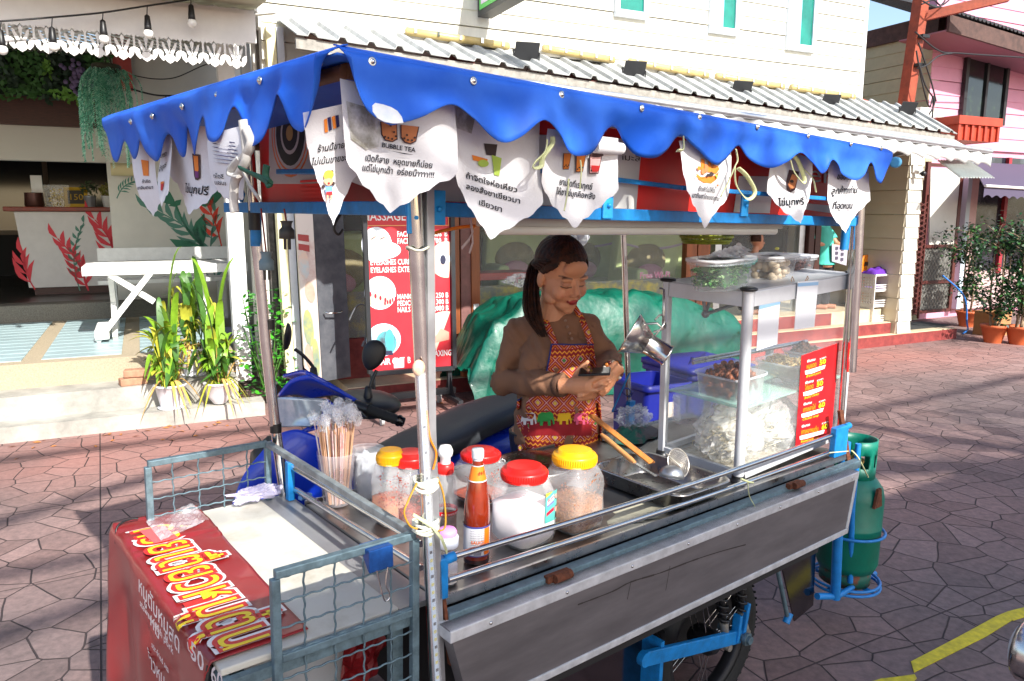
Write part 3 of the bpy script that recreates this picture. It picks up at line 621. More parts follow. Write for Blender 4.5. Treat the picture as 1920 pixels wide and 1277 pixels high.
g = G(); g.T = FAC; g.hexa([BL+V((0, .03, -.09)), BR+V((0, .03, -.09)), BR+V((0, .07, -.09)), BL+V((0, .07, -.09))], [BL+V((0, .03, -.015)), BR+V((0, .03, -.015)), BR+V((0, .07, -.015)), BL+V((0, .07, -.015))]); g.build('edge_board', mat('weathered grey board', s(150, 146, 138), .8, var=.3, vs=20), roof)
for i in range(7):
    u = .03+i*.155; p = rp(u, .02); q = rp(u, .96); g = G(); g.T = FAC; g.bar(p-V((0, 0, .1)), q-V((0, 0, .06)), .05, .08); g.build('rafter', mat('dark red steel', s(92, 36, 32), .6), roof)
aw = thing('awning', 'white fabric awning with scalloped valance below the corrugated roof', 'awning')
AWM = mat('white awning canvas', s(206, 206, 204), .75, var=.1, vs=2.5)
a0 = fp(600, 86, -.85); a1 = fp(1560, 232, -.85); a1b = fp(1700, 250, -.85); 
AY = -1.75
b1 = fp(1858, 284, AY); b0 = V((-.2-.9, AY, b1.z+.32))
e0 = fp(600, 96, -.78); e1 = fp(1790, 262, -.78)
g = G(); g.T = FAC; g.grid(lambda u, v: (e0.lerp(e1, u)).lerp(b0.lerp(b1, u), v)-V((0, 0, .03*math.sin(v*math.pi))), 30, 6); g.build('canvas', AWM, aw, solid=.004)
g = G(); g.T = FAC; g.tube([b0, b1], .025, 10); g.build('front_bar', alu, aw)
def awv(u, v): p = b0.lerp(b1, u); d = .13-.035*abs(math.sin(u*math.pi*30)); return p-V((0, .012*math.sin(u*190), .02+v*d))
g = G(); g.T = FAC; g.grid(awv, 240, 3); g.build('valance', AWM, aw, solid=.003)
for u in (.12, .5, .86): g = G(); g.T = FAC; g.bar(e0.lerp(e1, u)+V((0, .3, -.3)), b0.lerp(b1, u)+V((0, .03, -.03)), .03, .03); g.build('arm', alu, aw)
for i, (x, y) in enumerate([(988, 97), (1190, 131), (1391, 167), (1557, 191), (1703, 204)]):
    lab = ['nearest', 'second', 'third', 'fourth', 'farthest'][i]+' small black floodlight standing on the corrugated roof'
    yy = [-.25, -.25, -.25, -.2, -.15][i]; p = fp(x, y, yy)
    t = thing('floodlight', lab, 'floodlight', at(FAC, p.x, yy, p.z, R_(-10)), 'floodlights on the canopy roof')
    g = G(); M = euler(0, 0, R_(28)); c8 = [(-.1, -.02), (.1, -.02), (.1, .03), (-.1, .03)]
    g.hexa([M @ V((x_*.8, .04, z_)) for x_, z_ in [(-.1, -.07), (.1, -.07), (.1, .07), (-.1, .07)]], [M @ V((x_, -.0, z_)) for x_, z_ in [(-.115, -.085), (.115, -.085), (.115, .085), (-.115, .085)]]); g.build('housing', mat('dark grey lamp body', s(36, 37, 40), .5, var=.2), t, bevel=.006)
    g = G(); M2 = M
    for k in range(7): z_ = -.06+k*.02; g.hexa([M @ V((-.075, .04, z_)), M @ V((.075, .04, z_)), M @ V((.075, .04, z_+.006)), M @ V((-.075, .04, z_+.006))], [M @ V((-.075, .055, z_)), M @ V((.075, .055, z_)), M @ V((.075, .055, z_+.006)), M @ V((-.075, .055, z_+.006))])
    g.build('cooling_fin', mat('dark grey lamp body', s(30, 31, 34), .5), t)
    g = G(); g.tube([(-.12, .01, 0), (-.11, .02, -.17)], .007, 6); g.tube([(.12, .01, 0), (.11, .02, -.17)], .007, 6); g.tube([(-.12, .01, -.0), (-.12, .01, .02)], .012, 6); g.tube([(0, .04, -.05), (.03, .05, -.12), (.0, .04, -.17)], .004, 5); g.build('bracket', black, t)
ycov = thin('yellowed plastic cover', s(206, 182, 120), .85, .3, .1)
for i, (xa, ya, xb, yb) in enumerate([(760, 58, 955, 87), (1017, 90, 1152, 113), (1178, 115, 1328, 142), (1342, 142, 1470, 163), (1482, 163, 1602, 182)]):
    a = fp(xa, ya, .22); b = fp(xb, yb, .22); lab = ['leftmost', 'second', 'middle', 'fourth', 'rightmost'][i]+' yellowed tube light case in the row where roof meets wall'
    t = thing('tube_light', lab, 'light', WORLD, 'tube light cases along the wall')
    g = G(); g.T = FAC; g.tube([a, a.lerp(b, .01), a.lerp(b, .99), b], [.02, .036, .036, .02], 12); g.build('cover', ycov, t)
    for k in range(5): q = a.lerp(b, .08+.21*k)+V((0, -.038, .005)); g = G(); g.T = FAC; g.box(q.x-.012, q.x+.012, q.y-.008, q.y+.008, q.z-.022, q.z+.022); g.build('clip', chrome, t)
    g = G(); g.T = FAC; g.box(a.x, b.x, .26, .34, min(a.z, b.z)-.02, min(a.z, b.z)+.03); g.build('base', white, t)
p = fp(900, 30, .3); q = fp(925, 33, .3)
t = thing('projecting_sign', 'black edged shop sign with green border jutting out high on the wall', 'sign')
g = G(); g.T = FAC; g.box(p.x, p.x+.14, -1.6, .35, p.z, p.z+.8); g.build('box', mat('black sign frame', s(50, 50, 54), .5), t)
g = G(); g.T = FAC; g.box(p.x-.006, p.x-.001, -1.55, .30, p.z+.05, p.z+.75); g.build('border', mat('green border', s(90, 190, 90), .5), t)
g = G(); g.T = FAC; g.box(p.x-.012, p.x-.007, -1.5, .25, p.z+.09, p.z+.7); g.build('panel', mat('lilac white panel', s(214, 204, 226), .5), t)
def slab(pix_top, pix_bot, y, th, name, label, m, cat, zt=2.9):
    a = fp(*pix_top[0], y); b = fp(*pix_top[1], y); c = fp(*pix_bot[0], y); d = fp(*pix_bot[1], y); g = G(); g.T = FAC
    e = (zt-a.z)/(a.z-c.z); a2 = a+(a-c)*e; b2 = b+(b-d)*e
    g.hexa([c, d, d+V((0, th, 0)), c+V((0, th, 0))], [a2, b2, b2+V((0, th, 0)), a2+V((0, th, 0))]); return one(name, g, m, label, cat, bevel=.004)
slab([(519, 400), (536, 400)], [(537, 700), (553, 700)], .30, .12, 'post', 'pale yellow concrete post beside the shop corner', mat('pale yellow paint', s(232, 224, 178), .6, var=.08), 'post', 3.2)
slab([(537, 400), (551, 400)], [(554, 700), (568, 700)], .31, .12, 'post', 'white strip post joined to the pale yellow one', mat('blueish white paint', s(206, 212, 220), .6, var=.08), 'post', 3.2)
slab([(500, 400), (512, 400)], [(518, 690), (530, 690)], .55, .1, 'post', 'weathered grey timber post in the gap between the buildings', mat('weathered dark timber', s(88, 84, 80), .8, var=.5, vs=16), 'post', 3.4)
slab([(487, 400), (499, 400)], [(500, 690), (512, 690)], .6, .1, 'post', 'flaking white timber post next to the weathered grey one', mat('flaking white timber', s(214, 214, 208), .7, var=.2, vs=9), 'post', 3.4)
bd = thing('poster_board', 'upright box board with faded spa poster and grey steel side with handle', 'sign')
a = fp(554, 400, .12); b = fp(586, 400, .02); c = fp(604, 716, .02); d = fp(571, 690, .12); e = fp(643, 400, .10); f_ = fp(658, 706, .10)
up = lambda p, q: p+(p-q)*1.0
a_, b_, e_ = a+(a-d)*.32, b+(b-c)*.32, e+(e-f_)*.32
bk = lambda p: p+V((.02, .16, 0))
g = G(); g.T = FAC; g.hexa([d, c, bk(c), bk(d)], [a_, b_, bk(b_), bk(a_)]); 
pst = mat('faded spa poster', s(226, 214, 204), .5, c2=s(196, 150, 140), vs=3, thr=(.5, .7)); g.build('poster_face', pst, bd)
g = G(); g.T = FAC; g.hexa([c+V((.004, 0, 0)), f_, f_+V((.0, .12, 0)), c+V((.02, .13, 0))], [b_+V((.004, 0, 0)), e_, e_+V((0, .12, 0)), b_+V((.02, .13, 0))])
sp_o = g.build('steel_side', mat('scuffed grey steel', s(84, 88, 96), .45, .4, var=.35, vs=7, c2=s(120, 122, 128), thr=(.35, .75)), bd)
h0 = fp(610, 672, .04) ; g = G(); h0 = fp(608, 586, .0); h1 = fp(641, 583, .02); h0 = fp(609, 585, 0.); g.T = FAC; hh = V((0, -.03, 0)); g.tube([h0, h0+hh+V((.02, 0, -.01)), h1+hh+V((-.02, 0, -.01)), h1], .008, 7); g.build('handle', chrome, bd)
g = G(); 
def pf(u, v): return FAC @ ((d.lerp(c, u)).lerp(a_.lerp(b_, u), v)+V((0, -.003, 0))+V((-.003, 0, 0)))
for cu, cv, ru, rv, mi in [(.35, .52, .3, .07, 0), (.6, .40, .3, .05, 1), (.4, .22, .3, .09, 2), (.75, .1, .2, .09, 2), (.35, .08, .25, .06, 1)]: g.poly([(cu+ru*math.cos(t*.5236), cv+rv*math.sin(t*.5236)) for t in range(12)], pf, mi)
for v_ in (.585, .63): g.poly([(.08, v_), (.72, v_), (.72, v_+.03), (.08, v_+.03)], pf, 3)
g.build('photo_oval', [mat('pale photo', s(190, 205, 210), .5, c2=s(226, 196, 176), vs=8), mat('skin photo', s(206, 180, 160), .5, var=.2), mat('spa photo', s(120, 150, 150), .5, c2=s(190, 190, 120), vs=9), mat('dull red title', s(170, 70, 66), .5)], bd)

SY = -.58
st_ = thing('price_stand', 'red massage price board on a black wheeled stand in front of the shop', 'sign')
L0 = fp(682, 404, SY); L1 = fp(693, 700, SY); R0_ = fp(846, 404, SY); R1_ = fp(850, 689, SY); dz = .33
tl = L0+(L0-L1)*.12; trr = R0_+(R0_-R1_)*.12
def sf_(u, v, o=0): p = L1.lerp(R1_, u).lerp(tl.lerp(trr, u), v); return FAC @ (p+V((0, -o, 0)))
g = G(); g.T = FAC; g.hexa([L1, R1_, R1_+V((0, .03, 0)), L1+V((0, .03, 0))], [tl, trr, trr+V((0, .03, 0)), tl+V((0, .03, 0))]); g.build('board', mat('red print', s(206, 44, 56), .4, var=.06), st_)
g = G(); g.T = FAC
for p_, q_ in ((L1, tl), (R1_, trr), (L1, R1_)): g.bar(p_-V((0, .012, 0)), q_-V((0, .012, 0)), .035, .05, up=(0, 1, 0))
g.build('frame', mat('black stand steel', s(44, 46, 50), .5, .3, var=.2), st_)
W_ = (R1_-L1).length; H_ = (tl-L1).length
def stx(u0, v0, al='LEFT', k=1.0):
    return lambda x, y: sf_(u0+x*k/W_, v0+y/H_, .004)
g = G()
def T_(st, u, v, h, m=0, al='LEFT', kx=1): g.text(st, stx(u, v, al, kx), h, m, off=.0 if m else .012, align=al)
g.text('MASSAGE & BEAUTY', stx(.5, .865, k=.86), .098, 0, off=.012, align='CENTER')
for (uu, vv, h) in [(.03, .915, .006), (.03, .835, .006)]: g.poly([(uu, vv), (.97, vv), (.97, vv+.004), (uu, vv+.004)], lambda a, b: sf_(a, b, .0035), 1)
for uu in (.03, .962): g.poly([(uu, .835), (uu+.008, .835), (uu+.008, .918), (uu, .918)], lambda a, b: sf_(a, b, .0035), 1)
for st, u, v, h, al in [('FACE TREATMENTS', .36, .775, .062, 'LEFT'), ('FACIAL WHITE', .36, .735, .062, 'LEFT'), ('600  B', .95, .775, .062, 'RIGHT'), ('700  B', .95, .735, .062, 'RIGHT'), ('EYELASHES CURLING', .05, .618, .062, 'LEFT'), ('EYELASHES EXTENSION', .05, .575, .062, 'LEFT'), ('MANICURE', .34, .42, .06, 'LEFT'), ('PEDICURE', .34, .382, .06, 'LEFT'), ('NAILS EXTENSION', .34, .345, .06, 'LEFT'), ('250 B', .95, .42, .06, 'RIGHT'), ('300 B', .95, .382, .06, 'RIGHT'), ('500-2,000 B', .95, .345, .06, 'RIGHT'), ('HAIR CUT', .08, .045, .075, 'LEFT'), ('B', .44, .045, .075, 'LEFT'), ('WAXING', .98, .075, .07, 'RIGHT')]:
    g.text(st, stx(u, v, k=.70 if 'B' != st[-1] or st == 'B' else .8), h, 0, off=.014, align=al)
def oval(cu, cv, ru, rv, m, o=.0045, a0=0, a1=6.2832, n=26): g.poly([(cu+ru*math.cos(a0+(a1-a0)*t/n), cv+rv*math.sin(a0+(a1-a0)*t/n)) for t in range(n)], lambda a, b: sf_(a, b, o), m)
oval(.13, .73, .17, .10, 2); oval(.2, .70, .2, .05, 3, .0055); oval(.14, .75, .10, .05, 4, .006); g.poly([(.07, .765), (.12, .78), (.12, .775), (.07, .758)], lambda a, b: sf_(a, b, .007), 5); g.poly([(.17, .765), (.22, .775), (.22, .770), (.17, .758)], lambda a, b: sf_(a, b, .007), 5)
oval(.15, .46, .18, .095, 2); oval(.15, .42, .14, .045, 4, .0055)
for k in range(5): oval(.04+k*.055, .455-.012*k, .013, .014, 6, .0065); oval(.2+k*.03, .40+.006*k, .01, .013, 6, .0066)
oval(.17, .19, .2, .095, 7); oval(.2, .17, .12, .07, 8, .0055); oval(.24, .19, .05, .06, 9, .006); g.poly([(.1, .1), (.28, .1), (.26, .125), (.12, .125)], lambda a, b: sf_(a, b, .0065), 5)
oval(.93, .64, .2, .105, 4, .0045, 1.2, 5.0); oval(.91, .645, .07, .03, 2, .0055); oval(.89, .64, .035, .028, 5, .006)
oval(.9, .22, .26, .12, 4, .0045, 1.3, 4.4); g.poly([(.72, .15), (.95, .17), (.95, .215), (.85, .24)], lambda a, b: sf_(a, b, .0055), 10); g.poly([(.28, .02), (.40, .02), (.40, .075), (.28, .075)], lambda a, b: sf_(a, b, .005), 2)
g.build('print', [mat('white lettering', s(240, 236, 232), .5), mat('gold line', s(240, 180, 110), .5), mat('pale photo ground', s(232, 238, 244), .5), mat('white towel print', s(245, 245, 245), .5), mat('skin print', s(236, 200, 180), .5, var=.12, vs=6), mat('dark print', s(40, 44, 70), .5), mat('nail red print', s(190, 20, 50), .5), mat('sky print', s(196, 222, 238), .5), mat('hair print', s(70, 70, 80), .5, c2=s(90, 170, 180), vs=12), mat('teal hair print', s(80, 180, 190), .5, var=.3), mat('peach print', s(220, 150, 130), .5)], st_)
g = G(); g.T = FAC
bl = fp(688, 770, SY+.02); br = fp(866, 728, SY); zb = .17
g.bar(V((L1.x+.03, SY+.02, L1.z)), V((L1.x+.03, SY+.02, zb)), .035, .035); g.bar(V((R1_.x-.03, SY+.02, R1_.z)), V((R1_.x-.03, SY+.02, zb)), .035, .035)
g.bar(V((L1.x-.02, SY+.02, zb)), V((R1_.x+.02, SY+.02, zb)), .05, .05)
for xx in (L1.x+.03, R1_.x-.03): g.bar(V((xx, SY-.24, .12)), V((xx, SY+.3, .12)), .04, .03); g.add([(xx, SY-.12, .13), (xx, SY+.14, .13), (xx, SY+.02, .34)], [(0, 1, 2)])
g.build('stand', MATS['black stand steel'], st_)
for xx in (L1.x+.03, R1_.x-.03):
    for yy in (SY-.22, SY+.28): g = G(); g.T = FAC; g.cyl((xx-.012, yy, .04), (xx+.012, yy, .04), .038, 14); g.box(xx-.02, xx+.02, yy-.01, yy+.01, .05, .11); g.build('caster', mat('grey caster', s(180, 180, 178), .5), st_)
pl = spline([fp(x, y, -.4) for x, y in [(655, 600), (668, 575), (682, 572), (688, 590), (684, 640)]], 6); g = G(); g.T = FAC; g.tube(pl, .007, 5); g.tube([fp(684, 640, -.4), fp(680, 650, -.4)], .014, 6); one('power_lead', g, mat('grey lead', s(90, 92, 96), .5), 'looped power lead with plug hanging at the side of the price board', 'cable')

sof = mat('pale green leatherette', s(206, 222, 160), .45, var=.1, vs=5); pk = mat('pink cushion', s(205, 150, 170), .7, var=.1); brc = mat('olive brown cushion', s(150, 138, 100), .6, var=.25); lace = mat('pale lace cloth', s(198, 184, 198), .8, var=.15, vs=20)
def sofa(px, yy, W, lab, clothed=True):
    p = fp(px, 560, yy); t = thing('sofa', lab, 'sofa', at(FAC, p.x, yy, .42, R_(-8)), 'sofas inside the shop')
    k = dict(bevel=.05)
    g = G(); g.box(-W/2, W/2, -.4, .4, .05, .42); g.build('seat', sof, t, **k)
    g = G(); M = euler(0, 0, R_(12)); g.T = M; g.box(-W/2, W/2, .28, .5, .3, 1.0); g.build('backrest', sof, t, **k)
    for sx in (-W/2, W/2-.16): g = G(); g.box(sx, sx+.16, -.42, .4, .05, .62); g.build('armrest', sof, t, **k)
    g = G(); g.ell((-.1, .14, .68), (.28, .1, .24), 16, 10); g.build('back_cushion', brc, t)
    g = G(); g.ell((-.16, -.08, .54), (.19, .08, .12), 14, 8); g.build('cushion', pk, t)
    if clothed: g = G(); g.T = M; g.grid(lambda u, v: V((lerp(-W/2+.05, W/2-.05, u), .26+.27*v if v < .99 else .53, 1.02-.16*(1-v)*(1+.5*math.sin(u*3.14)) if v < .5 else 1.03)), 12, 6); g.build('throw', lace, t, solid=.01)
sofa(1232, 1.1, 1.0, 'nearest pale green sofa with pink cushion seen through the shop window')
sofa(1110, 2.0, 1.0, 'middle sofa in the dim room behind the standing vendor')
sofa(985, 2.4, 1.0, 'farthest sofa in the dark at the back of the shop', False)
sofa(662, 1.3, .9, 'pale green sofa end in the doorway left of the price board', False)
rt = mat('red lacquer', s(190, 50, 40), .4, var=.15)
for (xa, xb, y_, yy, lab) in [(872, 1000, 512, 1.0, 'low red lacquered table behind the window at left'), (1085, 1175, 534, .8, 'low red table with pale cloth edge near the sofas')]:
    a = fp(xa, y_, yy); b = fp(xb, y_, yy); t = thing('low_table', lab, 'table'); g = G(); g.T = FAC; g.box(a.x, b.x, yy, yy+.4, a.z-.09, a.z-.01); g.build('table_top', rt, t, bevel=.01)
    for xx in (a.x+.03, b.x-.06):
        for y2 in (yy+.03, yy+.33): g = G(); g.T = FAC; g.box(xx, xx+.035, y2, y2+.035, .42, a.z-.09); g.build('leg', rt, t)
tarp = mat('green tarpaulin', s(0, 90, 72), .42, var=.35, vs=3, bump=.6, bs=16, coat=.25)
tp = [fp(x, y, -.35) for x, y in [(858, 690), (880, 640), (905, 590), (955, 562), (1010, 560), (1060, 552), (1120, 545), (1180, 546), (1240, 556), (1300, 572), (1345, 585), (1358, 600), (1352, 640), (1345, 700)]]
random.seed(2)
top = [(p.x, max(p.z, .02)) for p in tp]
def th_(x):
    for (xa, za), (xb, zb) in zip(top[:-1], top[1:]):
        if xa <= x <= xb and xb > xa: return lerp(za, zb, (x-xa)/(xb-xa))
    return top[0][1] if x < top[0][0] else .25
X0 = top[0][0]-.02; X1 = max(p[0] for p in top)
def tf(u, v):
    x = lerp(X0, X1, u); H = th_(min(x, X1-.02)); 
    a = v*math.pi; yy = -.33-.42*math.cos(a)*(1+.12*MN.noise(V((x*2.2, v*3, 1)))); z = H*min(1, 1.25*math.sin(a))**.55 if 0 < v < 1 else 0
    f = .035*MN.noise(V((x*4+v*2, v*5, 3)))+.018*math.sin(x*11+v*9+3*MN.noise(V((x*2, v*2, 7))))-.16*(max(0, .14-abs(MN.noise(V((x*2.2-v*4, v*5, 13))))))-.10*(max(0, .12-abs(MN.noise(V((x*5+v*6, v*7, 3))))))+.02*abs(MN.noise(V((x*9+v*8, v*11, 5)))); e = 1 if x > .8 else 1+.5*(.8-x)
    z += f*e*(1 if 0 < v < 1 else 0)*1.1; x2 = x+.03*MN.noise(V((x*5, v*7, 11)))*e
    return FAC @ V((x2, yy+.5*f*e, max(z, .012)))
g = G(); g.grid(tf, 240, 70); one('tarpaulin', g, tarp, 'glossy green tarpaulin draped in folds over a bulky load before the shop', 'tarpaulin')
g = G(); g.T = FAC; p = fp(912, 680, -.0); g.box(p.x-.25, p.x+.4, -.03, .05, .148, .2); one('plank', g, mat('raw timber', s(176, 106, 66), .7, var=.3, vs=20), 'short brown plank on the shop step beside the tarpaulin', 'plank')
film = thin('clear plastic film', (.95, .97, 1), .3, .08, .2)
def crumple(g, c, r, seed, n=26, k=.35, m=None):
    c = V(c)
    def f(u, v):
        a = u*6.2832; b = (v-.5)*3.1416; d = V((math.cos(b)*math.cos(a), math.cos(b)*math.sin(a), math.sin(b)))
        q = 1+k*MN.noise(d*2.3+V((seed, 0, 0)))+k*.6*MN.noise(d*6+V((0, seed, 0)))+k*.3*abs(MN.noise(d*13+V((0, 0, seed)))); return c+V((d.x*r[0], d.y*r[1], d.z*r[2]))*q
    g.grid(f, n*2, n, m, s=False)
p = fp(985, 525, .2); g = G(); g.T = FAC; crumple(g, (p.x, .2, p.z), (.22, .05, .06), 3); one('plastic_bag', g, film, 'crumpled clear plastic bag behind the vendor by the window', 'bag')

rack = mat('white perforated plastic', s(220, 218, 214), .5); purp = mat('purple towel', s(96, 40, 160), .9, var=.25, vs=20, bump=.3)
a = fp(1617, 600, .35); b = fp(1668, 603, .2); ztop = fp(1640, 515, .3).z; zb = .29
t = thing('shelf_rack', 'white perforated plastic rack holding folded towels by the entrance', 'shelf', at(FAC, (a.x+b.x)/2, .32, zb))
Wd = .16; Hh = ztop-zb
for k in range(4): g = G(); g.box(-Wd, Wd, -.12, .12, Hh*k/3-.012, Hh*k/3+.012); g.build('shelf', rack, t)
for sx in (-Wd, Wd):
    g = G(); g.box(sx-.006, sx+.006, -.12, -.1, 0, Hh); g.box(sx-.006, sx+.006, .1, .12, 0, Hh)
    for k in range(3):
        for j in range(5): z0 = Hh*k/3+.015+j*Hh/15*.95; g.box(sx-.006, sx+.006, -.1, .1, z0, z0+.022)
        for j in range(5): y1 = -.09+j*.04; g.box(sx-.006, sx+.006, y1, y1+.014, Hh*k/3, Hh*(k+1)/3)
    g.build('side_panel', rack, t)
for k in range(3):   # front lips with holes read as slats
    g = G(); 
    for j in range(3): g.box(-Wd, Wd, -.125, -.119, Hh*k/3+.012+j*.028, Hh*k/3+.026+j*.028)
    g.build('front_lip', rack, t)
for k, (z, m_, lab) in enumerate([(Hh+.012, purp, 'purple towels heaped on the very top of the rack'), (Hh*2/3+.012, purp, 'purple towels folded on the upper shelf of the rack'), (Hh/3+.012, mat('dark maroon towel', s(50, 26, 34), .9, bump=.3), 'dark maroon towels on the lower shelf of the rack')]):
    g = G()
    def f(u, v, k=k, h=.07 if k else .1):
        x = lerp(-.15, .15, u); y = lerp(-.11, .11, v); e = (math.sin(u*math.pi)*math.sin(v*math.pi))**.4 if 0 < u < 1 and 0 < v < 1 else 0; return V((x*(1.15 if k == 0 else 1), y, h*e*(.75+.5*MN.noise(V((x*14, y*16, k*3))))))
    g.grid(f, 22, 18); one('towel', g, m_, lab, 'towels', at(FAC, (a.x+b.x)/2, .32, zb+z), 'towels on the rack')
og = mat('orange plastic', s(224, 130, 30), .4, var=.1)
p = fp(1614, 590, .55); q = fp(1614, 478, .55); t = thing('floor_sign', 'orange warning board with curved holes leaning by the entrance', 'sign', at(FAC, p.x, .55, .45)); hh = q.z-.45
g = G(); g.prism([(-.09, 0), (.09, 0), (.1, hh*.5), (.09, hh*.9), (.05, hh), (-.05, hh), (-.09, hh*.9), (-.1, hh*.5)], Matrix.Rotation(math.pi/2, 4, 'X'), .03); g.build('board', og, t, bevel=.008)
g = G(); g.prism([(-.05, hh*.78), (.06, hh*.8), (.05, hh*.86), (-.03, hh*.87)], Matrix.Translation((0, -.032, 0)) @ Matrix.Rotation(math.pi/2, 4, 'X'), .003); g.prism([(-.05, hh*.55), (.06, hh*.62), (.04, hh*.68), (-.05, hh*.6)], Matrix.Translation((0, -.032, 0)) @ Matrix.Rotation(math.pi/2, 4, 'X'), .003); g.build('hole', mat('dark hole', s(60, 40, 30), .8), t)
def sandal(x, y, z, rz, lab, m1, m2):
    p = hit(FAC, x, y, 2, z); t = thing('sandal', lab, 'sandal', at(FAC, p.x, p.y, z+.003, rz), 'sandals left at the entrance'); g = G(); g.lathe([(0, 0), (.045, .002), (.05, .012), (.046, .022), (0, .022)], 16, Matrix.Diagonal((1, 2.5, 1, 1))); g.build('sole', m1, t)
    g = G(); g.grid(lambda u, v: V((.05*math.cos(u*math.pi), .02+.05*v, .018+.05*math.sin(u*math.pi)*(1-.3*v))), 12, 3); g.build('strap', m2, t, solid=.005)
lime = mat('lime rubber', s(160, 190, 50), .5); bei = mat('beige rubber', s(214, 200, 160), .6)
sandal(1612, 626, .146, 1.3, 'lime green slipper on the lower entrance step, left one', lime, bei); sandal(1627, 627, .146, 1.6, 'lime green slipper on the lower entrance step, right one', lime, bei)
sandal(1612, 600, .292, 1.2, 'beige slipper on the upper entrance step below the rack', bei, bei)

DY = 1.15; frm = mat('dark red door frame', s(84, 36, 30), .5, var=.2)
a = fp(1716, 590, DY); b = fp(1782, 598, DY); zt = 2.45
door = thing('mesh_door', 'dark red framed screen door with white upper panel in the porch', 'door')
g = G(); g.T = FAC
for xx in (a.x, b.x-.07): g.box(xx, xx+.07, DY, DY+.05, .16, zt)
for z_ in (.16, fp(1750, 532, DY).z, fp(1750, 465, DY).z, zt-.07): g.box(a.x+.07, b.x-.07, DY, DY+.05, z_, z_+.05)
g.build('frame', frm, door)
g = G(); g.T = FAC; zl = fp(1750, 465, DY).z+.05; g.hexa([(a.x+.2, DY+.01, zl), (b.x-.07, DY+.01, zl), (b.x-.07, DY+.03, zl), (a.x+.2, DY+.03, zl)], [(a.x+.08, DY+.01, zt-.1), (b.x-.07, DY+.01, zt-.1), (b.x-.07, DY+.03, zt-.1), (a.x+.08, DY+.03, zt-.1)]); g.build('panel', mat('white panel', s(200, 198, 190), .6, var=.05), door)
g = G(); g.T = FAC; g.box(a.x+.07, b.x-.07, DY+.035, DY+.045, .2, zl); g.build('screen', mat('grey screen', s(112, 112, 108), .7), door)
g = G(); g.T = FAC; k = 0
for i in range(-14, 16):
    x = a.x+.07+i*.075
    for sg in (1, -1):
        pA = V((x, DY+.02, .2)); pB = V((x+sg*1.1, DY+.02, .2+1.4))
        xs0, xs1 = a.x+.07, b.x-.07; t0, t1 = 0., 1.
        dx = pB.x-pA.x
        for lim, si in ((xs0, 1), (xs1, -1)):
            tt = (lim-pA.x)/dx
            if dx*si > 0: t0 = max(t0, tt)
            else: t1 = min(t1, tt)
        t1 = min(t1, (zl-.2)/1.4)
        if t1 > t0: g.bar(pA.lerp(pB, t0), pA.lerp(pB, t1), .005, .004, up=(0, 1, 0))
g.build('mesh', mat('steel mesh', s(150, 146, 138), .4, .6), door)
ga = thing('folding_gate', 'dark red diamond lattice gate folded beside the screen door', 'gate'); g = G(); g.T = FAC; gx0 = fp(1712, 590, .75).x; gx1 = fp(1728, 590, .75).x
for k in range(22):
    z_ = .2+k*.075; g.bar((gx0, .8, z_), (gx1, .8, z_+.075), .012, .01, up=(0, 1, 0)); g.bar((gx1, .81, z_), (gx0, .81, z_+.075), .012, .01, up=(0, 1, 0))
g.box(gx0-.01, gx0+.01, .79, .82, .16, 1.95); g.box(gx1-.01, gx1+.01, .79, .82, .16, 1.95); g.build('lattice', frm, ga)
g = G(); g.T = FAC; m0 = hit(FAC, 1740, 612, 2, .15); g.box(m0.x-.5, m0.x+.35, m0.y-.1, m0.y+.35, .15, .158); one('door_mat', g, mat('black mat', s(52, 54, 52), .9, bump=.3), 'dark door mat on the porch before the screen door', 'mat')
hb = thing('porch_wall', 'white boarded wall above the screen door with small tin awning', 'wall')
g = G(); siding(g, 6.4, 8.4, 1.22, 2.5, 3.2, .2); g.build('wall', cream, hb)
a = fp(1758, 302, .2); b = fp(1815, 300, .2); c = fp(1865, 334, -.5); d = fp(1800, 334, -.5)
g = G(); g.T = FAC; n = 12; vs = []
for v_ in (0, 1):
    for i in range(n*3+1): u = i/(n*3); p = a.lerp(b, u) if not v_ else d.lerp(c, u); vs.append(p+V((0, 0, .02*(i % 3 == 1))))
k = n*3+1; g.add(vs, [(i, i+1, k+i+1, k+i) for i in range(k-1)]); g.build('tin_awning', mat('white tin', s(196, 204, 200), .5, var=.1), hb, solid=.004)
p = fp(1722, 326, -.05); t = thing('cctv_camera', 'white round security camera on the corner pillar', 'camera'); g = G(); g.T = FAC; g.cyl((p.x-.02, .02, p.z+.05), (p.x, -.08, p.z+.02), .035, 12); g.box(p.x-.06, p.x+.02, -.02, .02, p.z+.02, p.z+.12); g.build('body', white, t); g = G(); g.T = FAC; g.ell((p.x+.01, -.11, p.z), .035, 12, 8); g.build('lens', black, t)

pinkm = mat('pink clapboard', s(214, 150, 172), .6, var=.06, vs=3); PY = 1.5
ph = thing('pink_house', 'pink clapboard house with dark corrugated roof and black framed window', 'building')
xa = fp(1740, 200, PY).x
g = G(); siding(g, xa, xa+9, PY, 2.7, 5.4, .2, slope=-.0); g.T = FAC; g.box(xa, xa+9, PY+.03, PY+.2, 0, 5.6); g.build('wall', pinkm, ph)
zv = fp(1738, 60, PY).z; g = G(); siding(g, PY, PY+7, xa, 2.4, zv, .2, axis=1, side=-1); g.T = FAC; g.box(xa+.04, xa+.2, PY, PY+7, 0, zv); g.build('side_wall', mat('yellow grey siding', s(176, 172, 140), .7, var=.08), ph)
a = fp(1802, 222, PY-.06); b = fp(1883, 222, PY-.06); c = fp(1812, 96, PY-.06)
g = G(); g.T = FAC; z0, z1 = a.z, c.z; x0, x1 = a.x, b.x
